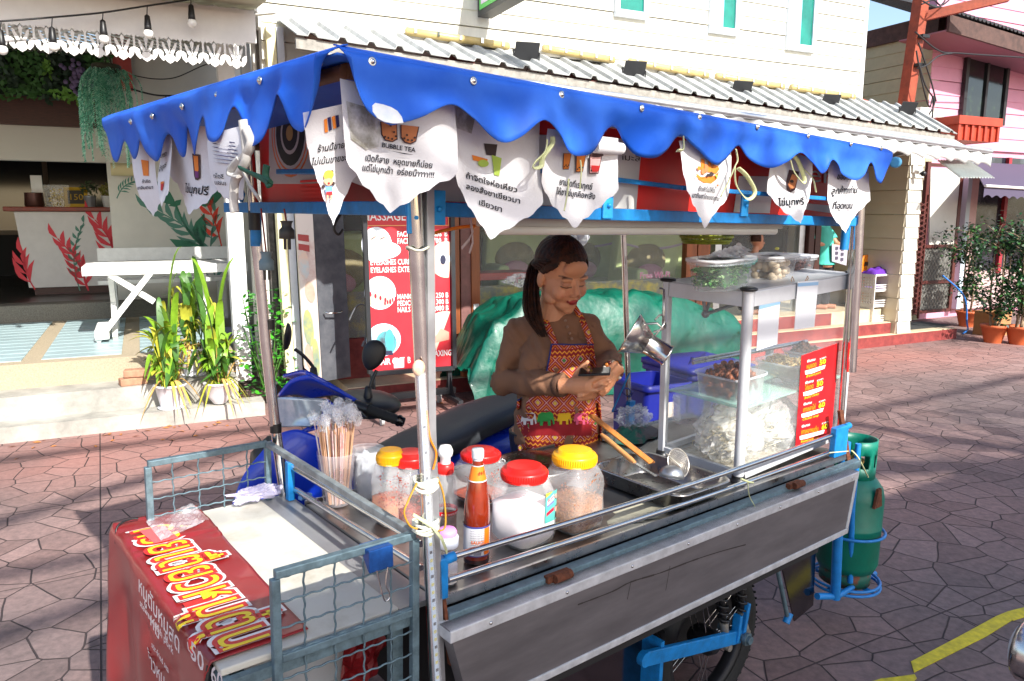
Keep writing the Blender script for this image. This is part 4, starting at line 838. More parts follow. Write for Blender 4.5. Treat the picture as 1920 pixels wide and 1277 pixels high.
for q in [(x0, x0+.07, z0, z1), (x1-.07, x1, z0, z1), (x0, x1, z0-.06, z0), (x0, x1, z1, z1+.08), ((x0+x1)/2-.025, (x0+x1)/2+.025, z0, z1)]: g.box(q[0], q[1], PY-.08, PY-.02, q[2], q[3])
wo = g.build('window', mat('black window frame', s(34, 30, 32), .5), ph); g = G(); g.T = FAC; g.box(x0, x1, PY-.05, PY-.04, z0, z1); g.build('pane', mat('dark reflecting pane', s(16, 20, 20), .06, spec=.9, c2=s(60, 80, 50), vs=9, thr=(.58, .75)), wo)
a = fp(1740, 62, PY); er = V((xa-.1, .75, a.z-.1))
dr = mat('dark corrugated roof', s(74, 74, 76), .7, var=.3, vs=8)
g = G(); n = 60; vs = []
e0 = fp(1785, 22, .75); e1 = fp(1925, 66, .75); e1 = e0+(e1-e0)*3.2; 
for v_ in (0, 1):
    for i in range(n*3+1):
        u = i/(n*3); p = e0.lerp(e1, u)+V((0, 3.0, 1.25))*v_+V((0, 0, .035*(i % 3 == 1))); vs.append(FAC @ p)
k = n*3+1; g.add(vs, [(i, i+1, k+i+1, k+i) for i in range(k-1)]); g.build('roof', dr, ph, solid=.01)
g = G(); g.T = FAC; g.quad(e0+V((0, .02, -.03)), e1+V((0, .02, -.03)), e1+V((0, .02, -.25)), e0+V((0, .02, -.25)), .04); g.build('fascia', mat('dark weathered timber', s(84, 62, 56), .8, var=.35, vs=10), ph)
g = G(); g.T = FAC; g.quad(e0+V((0, .06, -.24)), e1+V((0, .06, -.24)), e1+V((0, .8, -.24)), e0+V((0, .8, -.24)), .02); g.build('soffit', mat('mauve soffit', s(150, 104, 112), .7), ph)
p = fp(1877, 93, 1.0); g = G(); g.T = FAC; g.lathe([(.0, 0), (.07, 0), (.09, .02), (.09, .03)], 16, Matrix.Translation((p.x, 1.1, e0.z-.3))); g.build('ceiling_lamp', white, ph)
g = G(); g.T = FAC; zf = fp(1640, 50, 3.).z; g.box(xa-.06, xa+.1, PY-.1, PY+7, zv, zv+.26); g.build('verge_board', MATS['dark weathered timber'], ph)

lw = thing('corner_shop', 'dim shop front under a dark purple awning at the right edge', 'building')
xs = fp(1800, 450, PY-.1).x
g = G(); g.T = FAC; g.box(xs+.12, xs+.35, PY-.1, PY, .15, 2.7); g.box(xs+.12, xs+6, PY-.06, PY+.0, .12, .75); g.build('wall', mat('pinkish plaster', s(196, 168, 166), .7, var=.08), lw)
g = G(); g.T = FAC; g.box(xs, xs+.1, PY-.15, PY, .15, 2.7); g.build('post', mat('pale blue post', s(178, 196, 206), .5), lw)
g = G(); g.T = FAC; g.box(xs+.35, xs+6, PY-.04, PY-.02, .75, 2.6); g.build('window', mat('dark shop glass', s(40, 42, 52), .12, c2=s(110, 122, 130), vs=1.6, thr=(.5, .7), spec=.8), lw)
xr = fp(1877, 450, PY-.1).x; g = G(); g.T = FAC; g.box(xr, xr+.08, PY-.1, PY-.045, .7, 2.6); g.box(xr+.9, xr+.98, PY-.1, PY-.045, .7, 2.6); g.build('window_frame', mat('red frame', s(150, 40, 50), .5), lw)
a = fp(1852, 305, 1.2); c = fp(1870, 352, .3)
pa = mat('dark purple canvas', s(78, 70, 92), .8); g = G(); g.T = FAC; g.hexa([(c.x-.3, .3, c.z), (c.x+4, .3, c.z-.1), (c.x+4, 1.4, a.z), (a.x-.1, 1.4, a.z)], [(c.x-.3, .3, c.z+.02), (c.x+4, .3, c.z-.08), (c.x+4, 1.4, a.z+.02), (a.x-.1, 1.4, a.z+.02)])
g.grid(lambda u, v: V((c.x-.3+u*4.3, .295, c.z-.1*u-v*(.14-.04*abs(math.sin(u*math.pi*22))))), 160, 2); g.build('awning', pa, lw)
g = G(); g.T = FAC; g.cyl((c.x-.3, .28, c.z+.02), (c.x+4, .28, c.z-.07), .02, 8); g.build('awning_bar', white, lw)
rb = mat('oxide red sheet', s(176, 62, 40), .5, var=.2, vs=6)
a = fp(1745, 226, .5); b = fp(1803, 217, -.3); c = fp(1868, 256, -.3); a2 = fp(1795, 262, -.3)
g = G(); zb_ = a2.z; g.T = FAC; x0, x1 = b.x-.05, c.x; g.box(x0, x1, -.3, .6, zb_, b.z-.1)
for i in range(7): xx = x0+(x1-x0)*i/6.; g.box(xx-.02, xx+.02, -.325, -.3, zb_, b.z-.1)
g.box(x0-.04, x1+.04, -.34, .64, b.z-.1, b.z); one('sheet_box', g, rb, 'oxide red ribbed sheet box above the far end of the white awning', 'box')
p = fp(1610, 190, 1.2); q = fp(1695, 212, 1.2); g = G(); g.T = FAC; g.quad((p.x, 1.2, p.z+.03), (q.x, 1.2, q.z-.02), (q.x, 2.2, q.z+.1), (p.x, 2.2, p.z+.3), .02); one('roof_sheet', g, mat('orange red sheet', s(206, 78, 56), .5, var=.12), 'orange red sheet lying behind the end of the corrugated roof', 'sheet')
rp_ = mat('rust red steel', s(150, 66, 40), .6, var=.3, vs=9, bump=.15)
t = thing('cable_post', 'rust red steel post with cross beam and tangled black cables', 'post')
a = fp(1730, -20, .9); b = fp(1697, 205, .9); g = G(); g.T = FAC; g.bar(b, a, .15, .15, up=(0, 1, 0)); g.build('post', rp_, t)
a = fp(1728, 32, .88); b = fp(1890, -6, .2); g = G(); g.T = FAC; g.bar(a, b, .09, .12); g.build('beam', rp_, t)
for i, pix in enumerate([[(1716, 60), (1760, 95), (1800, 100), (1920, 108)], [(1722, 80), (1745, 150), (1755, 190)], [(1720, 128), (1738, 122), (1760, 105), (1785, 100)], [(1718, 95), (1728, 150), (1742, 200), (1750, 180), (1748, 225)], [(1728, 8), (1750, 0), (1765, 10), (1785, -5)], [(1722, 118), (1735, 160), (1752, 190), (1742, 215)], [(1730, 2), (1755, 14), (1770, 4), (1775, -10)]]):
    g = G(); g.T = FAC; g.tube(spline([fp(x, y, .75-.03*i) for x, y in pix], 8), .011, 5); g.build('cable', wire, t)
for x, y in [(1725, 68), (1718, 122)]: p = fp(x, y, .8); g = G(); g.T = FAC; g.box(p.x-.02, p.x+.12, .74, .82, p.z-.02, p.z+.02); g.build('insulator', black, t)
p = fp(1728, 205, .7); g = G(); g.T = FAC; g.box(p.x-.08, p.x+.12, .65, .75, p.z-.12, p.z+.02); one('junction_box', g, white, 'small white junction box at the foot of the red post', 'box', bevel=.008)
terr = mat('terracotta plastic', s(196, 98, 56), .55, var=.08); bark = mat('pale bark', s(150, 128, 104), .85, var=.3, vs=20)
fo = [mat('ficus leaf', s(32, 76, 40), .4, var=.3, vs=20), mat('dark ficus leaf', s(16, 44, 28), .5), mat('light ficus leaf', s(62, 108, 50), .45)]
def ficus(px, py, h, rad, lab, seed, yy=None):
    p = hit(FAC, px, py, 2, 0.0) if yy is None else fp(px, py, yy); t = thing('potted_tree', lab, 'potted tree', at(FAC, p.x, p.y, 0), 'ficus trees in terracotta pots'); random.seed(seed)
    g = G(); g.lathe([(.10, 0), (.15, .2), (.158, .2), (.17, .235), (.155, .24), (.13, .2)], 24); g.build('pot', terr, t); g = G(); g.lathe([(.15, .2), (0, .2)], 16, caps=False); g.build('soil', soil, t)
    g = G(); br = []
    for k in range(4):
        a = random.uniform(0, 6.28); b0_ = V((math.cos(a)*.04, math.sin(a)*.04, .19)); tp_ = V((math.cos(a)*.22*random.random(), math.sin(a)*.2*random.random(), h*random.uniform(.65, .9)))
        pts = spline([b0_, b0_.lerp(tp_, .4)+V((random.gauss(0, .04), random.gauss(0, .03), 0)), tp_], 5); g.tube(pts, [lerp(.017, .007, i/(len(pts)-1)) for i in range(len(pts))], 7)
        for j in range(9): q = pts[random.randint(3, len(pts)-1)]; e = q+V((random.gauss(0, rad*.45), random.gauss(0, rad*.4), random.uniform(-.05, .3))); g.tube([q, q.lerp(e, .5)+V((0, 0, .03)), e], [.006, .004, .002], 5); br.append((q, e))
    g.build('trunk', bark, t); g = G()
    for i in range(1800):
        q, e = random.choice(br); c = q.lerp(e, random.uniform(.25, 1.15))+V((random.gauss(0, .05), random.gauss(0, .05), random.gauss(0, .06))); d = V((random.gauss(0, 1), random.gauss(0, 1), random.gauss(-.4, .6))).normalized()*random.uniform(.045, .075); w_ = d.cross(V((random.gauss(0, .3), 0, 1))).normalized()*.019
        g.add([c, c+d*.4+w_, c+d, c+d*.4-w_], [(0, 1, 2, 3)], random.choices([0, 1, 2], [5, 4, 2])[0])
    g.build('crown', fo, t)
ficus(1812, 612, 1.75, .42, 'leafy ficus tree in the left terracotta pot on the porch edge', 3)
ficus(1861, 642, 1.62, .42, 'leafy ficus tree in the middle terracotta pot on the paving', 6)
ficus(1908, 645, 1.6, .42, 'leafy ficus tree in the right terracotta pot at the picture edge', 9)
p = hit(FAC, 1892, 632, 2, 0); g = G(); g.box(-.2, .2, -.15, .15, 0, .34); bx = one('carton', g, mat('brown cardboard', s(170, 122, 78), .85, var=.1), 'brown cardboard box between the ficus pots', 'box', at(FAC, p.x, p.y+.25, 0, .1))
p = hit(FAC, 1835, 625, 2, 0.0); g = G(); g.tube(spline([p+V((-.35, .0, .02)), p+V((-.1, .1, .05)), p+V((.1, .25, .12)), p+V((.05, .3, .5)), p+V((-.25, .45, .8))], 8), .012, 7); g.v = [tuple(FAC @ V(q)) for q in g.v]; one('hose', g, mat('blue hose', s(30, 110, 190), .45), 'blue garden hose curling by the left terracotta pot', 'hose')
occ = thing('shade_canopy', 'unseen pale canopy on posts, added to shade the near paving', 'canopy')  # out-of-view canopy added to cast the foreground shade and let fill light under
H0 = 3.6; off = SDIR*(H0/SDIR.z); P0 = V((2.14, 4.22, 0))+off; dd = V((math.cos(R_(29.6)), math.sin(R_(29.6)), 0)); nn = V((dd.y, -dd.x, 0)); e_a, e_b = P0-dd*4.4, P0+dd*6
g = G(); g.hexa([e_a, e_b, e_b+nn*3.6, e_a+nn*3.6], [p+V((0, 0, .04)) for p in (e_a, e_b, e_b+nn*3.6, e_a+nn*3.6)]); g.build('roof', mat('pale canvas', s(225, 220, 210), .8), occ)
for q in (e_a, e_b, e_b+nn*3.5, e_a+nn*3.5): g = G(); g.cyl((q.x, q.y, 0), q, .03, 8); g.build('post', galv, occ)
def gnd_src(px, py, h): return hit(WORLD, px, py, 2, 0)+SDIR*(h/SDIR.z)
cb = [((-60, 1000), (330, 880), 6.0, .06, 'thick bundled street cable high above the paving'), ((-60, 1215), (330, 1085), 6.2, .055, 'second bundled street cable nearer the opposite building'), ((1150, 870), (1960, 700), 6.4, .04, 'thin bundled street cable over the far paving'), ((-40, 868), (520, 800), 6.6, .05, 'bundled street cable close to the shop fronts')]
for a, b, h, r, lab in cb:
    A, Bq = gnd_src(*a, h), gnd_src(*b, h); d = (Bq-A).normalized(); g = G(); A2, B2 = A-d*5, Bq+d*5
    pts = [A2.lerp(B2, i/24)+V((0, 0, .25*((i/12-1)**2))) for i in range(25)]
    for k in range(4): g.tube([p+V((math.sin(k*2.1+i*.5)*r*.6, 0, math.cos(k*2.1+i*.5)*r*.8)) for i, p in enumerate(pts)], r*.42, 6)
    one('street_cable', g, wire, lab, 'cable', group='street cables overhead')
tt = thing('street_tree', 'sparse leafy branches of a street tree reaching over the road', 'tree'); random.seed(77)
g = G(); gl = G()
tc_ = gnd_src(1700, 800, 7.5); trunk = tc_+V((3.5, -3.5, 0)); trunk.z = 0
g.tube(spline([trunk, trunk+V((-.2, .2, 3)), trunk.lerp(tc_, .4)+V((0, 0, 4)), tc_+V((.6, -.6, -.3))], 6), [lerp(.2, .05, i/18) for i in range(19)], 9)
for i in range(16):
    c = tc_+V((random.gauss(-.3, 1.3), random.gauss(0, .9), random.gauss(0, .5))); g.tube([tc_+V((.6, -.6, -.3)), tc_.lerp(c, .5)+V((0, 0, .2)), c], [.04, .025, .01], 6)
    for j in range(150):
        q = c+V((random.gauss(0, .42), random.gauss(0, .42), random.gauss(0, .3))); d = V((random.gauss(0, 1), random.gauss(0, 1), random.gauss(0, .5))).normalized()*.07; w_ = d.cross(V((0, 0, 1))).normalized()*.03; gl.add([q, q+d*.5+w_, q+d, q+d*.5-w_], [(0, 1, 2, 3)])
for ux, uz in [(.12, -.04), (.35, -.08), (.62, -.07), (.95, -.1), (1.3, -.06), (.5, -.2), (.2, -.25)]:
    c = (CART @ V((ux-.25, -.12, 1.86+uz)))+SDIR*5.2
    tb = tc_+V((.6, -.6, -.3)); g.tube(spline([tb, tb.lerp(c, .5)+V((0, 0, .4)), c+V((.3, -.1, .05)), c+V((-.25, .1, 0))], 5), [lerp(.05, .008, i/15) for i in range(16)], 6)
    for j in range(18): q = c+V((random.gauss(0, .16), random.gauss(0, .12), random.gauss(0, .05))); d = V((random.gauss(0, 1), random.gauss(0, 1), random.gauss(0, .6))).normalized()*.075; w_ = d.cross(V((0, 0, 1))).normalized()*.028; gl.add([q, q+d*.5+w_, q+d, q+d*.5-w_], [(0, 1, 2, 3)])
g.build('trunk', bark, tt); gl.build('crown', fo[0], tt)
cart = thing('food_cart', 'stainless street food cart with blue scalloped roof and wire side rack', 'food cart', CART)
A_ = cp(632, 95, 2, 1.88); B_ = cp(1665, 290, 2, 1.872); D_ = cp(200, 235, 2, 1.863)
VFl = Matrix.Translation(A_) @ Matrix.Rotation(math.atan2(B_.y-A_.y, B_.x-A_.x), 4, 'Z'); VF = CART @ VFl
VLl = Matrix.Translation(A_) @ Matrix.Rotation(math.atan2(D_.y-A_.y, D_.x-A_.x), 4, 'Z'); VL = CART @ VLl
def ptxt(g, fr, ax, pl, string, p0, p1, hpx, m, out=None, off=0, shear=0, toloc=None):
    """lettering whose baseline runs from pixel p0 to p1 on the plane, cap height hpx"""
    vs, fs = text_mesh(string, off, 'LEFT', shear); wd = max(v[0] for v in vs); x0 = min(v[0] for v in vs)
    P0 = hit(fr, *p0, ax, pl); P1 = hit(fr, *p1, ax, pl); Pu = hit(fr, p0[0], p0[1]-hpx, ax, pl)
    U = (P1-P0)/(wd-x0); W = (Pu-P0)/.72; o = out or (lambda p: p); g.add([o(P0+U*(x-x0)+W*y) for x, y in vs], fs, m, False)
def ppoly(g, fr, ax, pl, pix, m, out=None):
    o = out or (lambda p: p); g.add([o(hit(fr, x, y, ax, pl)) for x, y in pix], [tuple(range(len(pix)))], m, False)
tarpb = mat('blue vinyl tarpaulin', s(24, 88, 202), .55, c2=s(62, 122, 222), vs=3.2, thr=(.42, .8), spec=.3, bump=.25, bs=9)
C_ = B_+(D_-A_)
g = G(); g.grid(lambda u, v: A_.lerp(B_, u)+(D_-A_)*v+V((0, 0, -.004)), 20, 10); g.build('roof', tarpb, cart, solid=.004)
def valance(fr_l, fr, pix, name, seam, flip=1):
    pts = []
    for x, y in pix: p = hit(fr, x, y, 1, 0); pts.append((p.x, p.z))
    sp = spline([(a, 0, b) for a, b in pts], 6); us = [p.x for p in sp]; zs = [p.z for p in sp]; n = len(us)-1; nv = 10
    g = G(); vs = []
    for j in range(nv+1):
        v = j/nv
        for i in range(n+1):
            x = us[i]; zb = zs[i]; z = zb*v; dep = -z
            wv = .010*math.sin(x*14+1.3)*v+.022*v*v*math.sin(x*5+.6)+.011*MN.noise(V((x*13, z*5, 2)))*min(1, v*2)
            pk_ = .012*math.exp(-((z+.015)/.02)**2)
            vs.append((x, flip*(-wv-.004-pk_*.5), z))
    g.add(vs, [(j*(n+1)+i, j*(n+1)+i+1, (j+1)*(n+1)+i+1, (j+1)*(n+1)+i) for j in range(nv) for i in range(n)], 0, True)
    g.grid(lambda u, v: V((lerp(us[0], us[-1], u), lerp(-.006*flip, .02*flip, v), .012*math.sin(v*1.5))), 60, 3, 0)
    return g, fr_l
fpix = [(638, 112), (650, 165), (672, 210), (712, 235), (735, 233), (775, 222), (837, 197), (875, 222), (905, 252), (937, 268), (965, 258), (1002, 227), (1030, 250), (1055, 284), (1080, 293), (1110, 282), (1155, 236), (1185, 265), (1210, 290), (1240, 295), (1262, 280), (1283, 254), (1305, 278), (1343, 308), (1365, 300), (1388, 273), (1412, 298), (1440, 315), (1462, 305), (1483, 287), (1500, 305), (1520, 325), (1535, 320), (1548, 300), (1570, 322), (1595, 338), (1610, 330), (1623, 305), (1635, 330), (1652, 344), (1664, 330)]
lpix = [(630, 108), (620, 165), (612, 215), (598, 245), (588, 249), (570, 235), (552, 195), (541, 180), (528, 205), (512, 255), (498, 273), (484, 272), (470, 235), (456, 203), (447, 215), (438, 252), (427, 268), (415, 262), (403, 235), (393, 220), (385, 230), (377, 268), (367, 289), (355, 283), (345, 250), (338, 237), (331, 250), (325, 290), (317, 288), (308, 262), (300, 250), (293, 264), (287, 292), (281, 302), (272, 288), (263, 263), (256, 285), (247, 298), (238, 288), (228, 264), (220, 285), (211, 303), (205, 296), (201, 270)]
worn = mat('worn white patch', s(226, 226, 222), .7, c2=s(196, 206, 222), vs=20)
g, f = valance(VFl, VF, fpix, 'valance', 0)
ppoly(g, VF, 1, -.024, [(705, 193), (720, 196), (735, 201), (746, 208), (753, 219), (755, 231), (735, 232), (718, 229), (706, 222), (698, 210), (699, 198)], 1, lambda p: V((p.x, -.012-.022*(p.z/-.13)**2*math.sin(p.x*5+.6)-.010*math.sin(p.x*14+1.3)*(-p.z/.13), p.z)))
tag(g.build('valance', [tarpb, worn], cart, f, solid=.002), 'sunlit blue front valance with a worn white patch')
g, f = valance(VLl, VL, lpix, 'valance', 0, -1)
tag(g.build('valance', [tarpb, worn], cart, f, solid=.002), 'shaded blue valance along the left end')
def rivet(fr_l, fr, x, y, sg):
    p = hit(fr, x, y, 1, -.01*sg); g = G(); M = Matrix.Translation(p) @ Matrix.Rotation(math.pi/2*sg, 4, 'X'); g.lathe([(.0068, 0), (.0074, .0015), (.005, .003), (.004, .002), (.0032, .005), (0, .006)], 14, M); g.build('rivet', chrome, cart, fr_l)
for x, y in [(697, 116), (887, 152), (1052, 178), (1203, 203), (1311, 220), (1420, 238), (1515, 255), (1595, 270), (1652, 278)]: rivet(VFl, VF, x, y, 1)
for x, y in [(602, 115), (488, 151), (408, 178), (342, 200), (286, 218), (246, 228)]: rivet(VLl, VL, x, y, -1)
frame_m = mat('brown roof tube', s(112, 72, 46), .6, .2, var=.3, vs=20)
g = G(); g.tube([A_+V((.03, .03, -.02)), B_+V((.02, .03, -.02))], .012, 8); g.tube([A_+V((.03, .03, -.02)), D_+V((.03, 0, -.02))], .012, 8); g.tube([D_+V((.03, 0, -.02)), C_+V((0, 0, -.02))], .012, 8); g.tube([B_+V((.02, .03, -.02)), C_+V((0.02, 0, -.02))], .012, 8); g.build('roof_frame', frame_m, cart)
e = B_+V((.05, .0, -.02)); g = G(); g.lathe([(.012, 0), (.017, .0), (.017, .014), (.012, .014)], 16, Matrix.Translation(e) @ Matrix.Rotation(math.pi/2, 4, 'Y')); g.build('tube_end', mat('blue tape on tube', s(90, 170, 210), .5), cart)
ZB = 1.663
xr = 1.655
def polep(pixs, y, r, name, m=chrome, ext=None):
    pts = [cp(x, yy, 1, y) for x, yy in pixs]; 
    if ext: pts = [pts[0]+(pts[0]-pts[1])*ext[0]]+pts+[pts[-1]+(pts[-1]-pts[-2])*ext[1]]
    g = G(); g.tube(pts, r, 16); return g.build(name, m, cart), pts
P1, q1 = polep([(778, 405), (790, 650), (797, 800), (814, 1180)], -.012, .0155, 'pole', ext=(.9, 1.1))
P2, q2 = polep([(477, 405), (498, 646), (515, 790), (531, 913)], .765, .0145, 'pole', ext=(.5, .9))
P3, q3 = polep([(1610, 420), (1603, 560), (1596, 690)], 0, .0165, 'pole', ext=(.8, .05))
g = G(); a = cp(1602, 420, 1, .03); b = cp(1583, 690, 1, .03); g.tube([a+(a-b)*.3, b, b+(b-a)*.55], .011, 12); g.build('pole', chrome, cart)
P4, q4 = polep([(1169, 432), (1176, 660), (1180, 780)], .70, .0105, 'pole', ext=(.3, .1))
for (x, y, yy) in [(504, 608, .765), (517, 802, .765)]:
    p = cp(x, y, 1, yy); g = G(); g.cyl(p-V((0, 0, .013)), p+V((0, 0, .013)), .0158, 16); g.build('tape_band', black, P2)
g = G(); p = cp(478, 417, 1, .765); g.cyl(p-V((0, 0, .02)), p+V((0, 0, .03)), .0165, 14); g.build('tape_band', black, P2)
g = G(); p = cp(480, 440, 1, .765); g.cyl(p-V((0, 0, .03)), p+V((0, 0, .07)), .0152, 14); g.build('paint_sleeve', blue, P2)
g = G(); p = cp(1604, 452, 1, .0); g.cyl(p+V((-.012, .03, -.03)), p+V((-.008, .03, .08)), .014, 14); g.build('paint_sleeve', blue, P3)
a = cp(803, 372, 1, -.02); b = cp(806, 800, 1, -.02); c = cp(824, 1277, 1, -.02)
g = G(); g.bar(a+V((0, .004, .1)), b, .016, .02, up=(0, 1, 0)); g.bar(b, c+(c-b)*.3, .016, .02, up=(0, 1, 0)); g.build('conduit', alu, cart)
a = cp(789, 700, 1, -.034); b = cp(795, 800, 1, -.034); c = cp(820, 1277, 1, -.034); c = c+(c-b)*.3
led = thing('led_strip', 'clear tube with a white LED strip tied along the front pole', 'led strip', CART)
g = G(); g.bar(a, b, .010, .002, up=(0, 1, 0)); g.bar(b, c, .010, .002, up=(0, 1, 0)); g.build('strip', mat('pale strip', s(205, 222, 240), .5), led)
g = G(); g.tube([a, b, c], .0095, 12); g.build('clear_tube', thin('clear tube', (.95, .97, 1), .22, .08), led)
g = G(); L = (c-b).length; n = int(L/.017)
for i in range(n): p = b.lerp(c, i/n); m = 0 if i % 3 else 1; g.box(p.x-.0028, p.x+.0028, p.y-.0026, p.y-.0012, p.z-.003, p.z+.003, m)
g.build('diode', [mat('yellow diode', s(226, 216, 120), .4), mat('dark resistor', s(50, 50, 60), .5)], led)
g = G(); p = cp(785, 690, 1, -.034)
g.ell(p, (.013, .01, .016), 14, 9); g.build('resin_blob', mat('orange resin blob', s(220, 140, 90), .35, c2=s(236, 214, 190), vs=30), led)
g = G(); g.tube(spline([cp(x, y, 1, -.036) for x, y in [(800, 770), (806, 820), (818, 850), (812, 880)]], 6), .0022, 5, 0); g.tube(spline([cp(x, y, 1, -.03) for x, y in [(820, 895), (832, 930), (835, 985), (822, 995), (800, 985)]], 6), .002, 5, 1); g.tube(spline([cp(x, y, 1, -.03) for x, y in [(782, 905), (765, 940), (758, 962), (768, 985), (782, 992)]], 6), .002, 5, 1)
g.build('wire', [mat('orange wire', s(240, 130, 20), .5), mat('ochre wire', s(196, 140, 40), .5)], led)
ziptie = mat('clear cable tie', s(225, 225, 205), .4)
def ties(y, n, rr=.025, off=0):
    p = cp(790 if y < 700 else 798, y, 1, -.02); g = G()
    for k in range(n): g.tube([p+V((off+math.cos(t/16*6.283)*rr, math.sin(t/16*6.283)*rr*.9, .004*k+.003*math.sin(t+k))) for t in range(16)], .0028, 5, closed=True)
    g.build('tie', ziptie, cart)
ties(466, 1, .021, -.008); ties(905, 3, .024, 0); ties(915, 2, .025, 0); ties(993, 3, .026, 0); ties(980, 2, .026, 0)
g = G(); p = cp(808, 985, 1, -.045); q = cp(838, 1035, 1, -.045); g.tube([p, (p+q)/2+V((0, -.01, .004)), q], [.003, .007, .006], 6, flat=.3); p2 = cp(775, 965, 1, -.04); g.tube([p2, p], [.004, .006], 6, flat=.4); g.build('raffia_end', mat('pale raffia', s(206, 210, 160), .6, var=.2, vs=30), cart)
def beam(p, q, w, h, name='beam', m=blue, bev=.002): g = G(); g.bar(p, q, w, h); return g.build(name, m, cart, bevel=bev)
beam((.012, 0, ZB), (xr, 0, ZB), .026, .027); beam((-.02, -.015, ZB), (-.02, .96, ZB), .026, .027); beam((.0, .765, ZB+.002), (xr, .765, ZB+.002), .026, .03); beam((xr, 0, ZB), (xr, .765, ZB), .026, .03)
zt_ = cp(1280, 352, 1, -.02).z; beam(cp(1278, 352, 1, -.055), cp(1556, 373, 1, -.055), .008, .011); beam(cp(1000, 318, 1, .0), cp(1278, 352, 1, .0), .008, .011)
a = cp(520, 322, 0, -.03); b = cp(600, 322, 0, -.03); beam(a, b, .008, .012)
beam(cp(402, 250, 0, -.03), cp(455, 372, 0, -.03), .01, .03); beam(cp(392, 320, 0, -.04), cp(455, 325, 0, -.04), .008, .01)
for (x, y) in [(778, 408), (822, 392), (1397, 385), (1140, 385)]:
    p = cp(x, y, 1, -.018); g = G(); g.box(p.x-.016, p.x+.016, -.02, -.013, p.z-.03, p.z+.035); g.lathe([(.006, 0), (.006, .006), (0, .008)], 8, Matrix.Translation((p.x, -.02, p.z)) @ Matrix.Rotation(math.pi/2, 4, 'X')); g.build('bracket', mat('dripped blue paint', s(40, 160, 236), .35, var=.12, vs=60, bump=.2), cart, bevel=.004)
redb = mat('red printed board', s(236, 40, 30), .45, var=.1, vs=6); gryb = mat('pale grey printed board', s(206, 204, 200), .5, var=.1, vs=4); dkb = mat('dark red printed board', s(120, 20, 20), .5, var=.2)
orb = mat('orange printed ring', s(232, 120, 40), .5); blb = mat('black printed disc', s(30, 26, 22), .5, var=.4, vs=8)
g = G(); g.box(.03, xr-.02, .03, .036, ZB+.012, 1.86, 0); f = lambda p: V((p.x, .028, p.z))
pb = lambda pix, m: ppoly(g, CART, 1, .03, pix, m, lambda p: V((p.x, .0285, p.z)))
pb([(655, 235), (1203, 262), (1192, 393), (1000, 385), (655, 370)], 1); pb([(820, 384), (1030, 390), (1192, 398), (1192, 392), (1000, 384), (820, 376)], 0)
g2 = lambda pix, m: ppoly(g, CART, 1, .03, pix, m, lambda p: V((p.x, .0278, p.z)))
g2([(1384, 330), (1450, 331), (1442, 400), (1374, 398)], 2); g2([(1500, 380), (1560, 386), (1560, 400), (1500, 392)], 1)
g2([(655, 340), (720, 365), (700, 378), (640, 376)], 3)
ptxt(g, CART, 1, .03, 'er', (1515, 340), (1560, 345), 34, 1, lambda p: V((p.x, .027, p.z)))
ptxt(g, CART, 1, .03, 'iมะลิ', (1165, 300), (1198, 303), 12, 4, lambda p: V((p.x, .027, p.z)))
g.build('lining_board', [redb, gryb, mat('taped white sheet', s(226, 222, 216), .4, var=.08, vs=7), dkb, blb], cart)
g = G(); XB = -.002; g.box(XB, XB+.005, .02, .76, ZB+.012, 1.86, 0); o = lambda d: (lambda p: V((XB-d, p.y, p.z)))
ppoly(g, CART, 0, XB, [(505, 190), (640, 130), (640, 345), (560, 345), (505, 345)], 1, o(.001))
c0 = cp(545, 250, 0, XB)
for r, m in [(.115, 2), (.108, 1), (.10, 2), (.094, 1), (.085, 3), (.055, 1), (.045, 3), (.02, 4)]:
    kk = .0012+(.115-r)*.02; g.add([V((XB-kk, c0.y+r*math.cos(t*.2618), c0.z+r*math.sin(t*.2618)*.9)) for t in range(24)], [tuple(range(24))], m, False)
for k in range(6):
    z_ = ZB+.014+k*.009; g.box(XB-.006, XB-.003, .02, .5, z_, z_+.005, 0)
g.build('lining_board', [redb, gryb, orb, blb, mat('gold disc', s(196, 160, 80), .4)], cart)
g = G(); g.box(.03, xr-.02, .74, .745, ZB+.015, 1.86); g.build('lining_board', gryb, cart)
g = G(); g.quad((.0, .02, 1.862), (xr, .02, 1.862), (xr, .76, 1.862), (0, .76, 1.862), .004); g.build('ceiling', mat('pale underside', s(222, 220, 214), .7, var=.1, vs=4), cart)
a = cp(900, 420, 1, .06); b = cp(1460, 426, 1, .06); g = G(); g.bar(a+V((0, 0, .005)), b+V((0, 0, .005)), .03, .02); g.build('lamp_batten', mat('grey lamp batten', s(186, 186, 180), .5, var=.1), cart, bevel=.003); g = G(); g.tube([a+V((.02, 0, -.012)), b+V((-.02, 0, -.012))], .011, 12); g.build('fluorescent_tube', mat('frosted tube', s(225, 225, 218), .3), cart)
top_m = mat('dull stainless counter', s(150, 148, 148), .3, .95, var=.25, vs=7, bump=.04, bs=25)
g = G(); g.box(.06, 1.775, .004, .665, .838, .86); g.build('counter_top', top_m, cart, bevel=.003)
g = G(); g.box(.06, 1.775, -.004, .003, .845, .868); g.box(.06, 1.775, .666, .672, .845, .868); g.build('counter_lip', steel, cart)
a = cp(835, 1140, 1, -.02); b = cp(1593, 862, 1, -.02); g = G(); g.bar(V((a.x, -.022, .829)), V((1.80, -.022, .829)), .028, .028); g.build('edge_rail', galv, cart, bevel=.003)
g = G(); g.box(.1, 1.7, .04, .62, .5, .83); g.build('under_box', mat('dark under counter', s(40, 38, 40), .8), cart)
YP = -.075; tl = cp(845, 1183, 1, YP); tr_ = cp(1612, 886, 1, YP); br_ = cp(1590, 1000, 1, YP); bl_ = V((tl.x+.06, YP, br_.z)); tl.z = (tl.z+tr_.z)/2; tr_.z = tl.z; w3 = .026
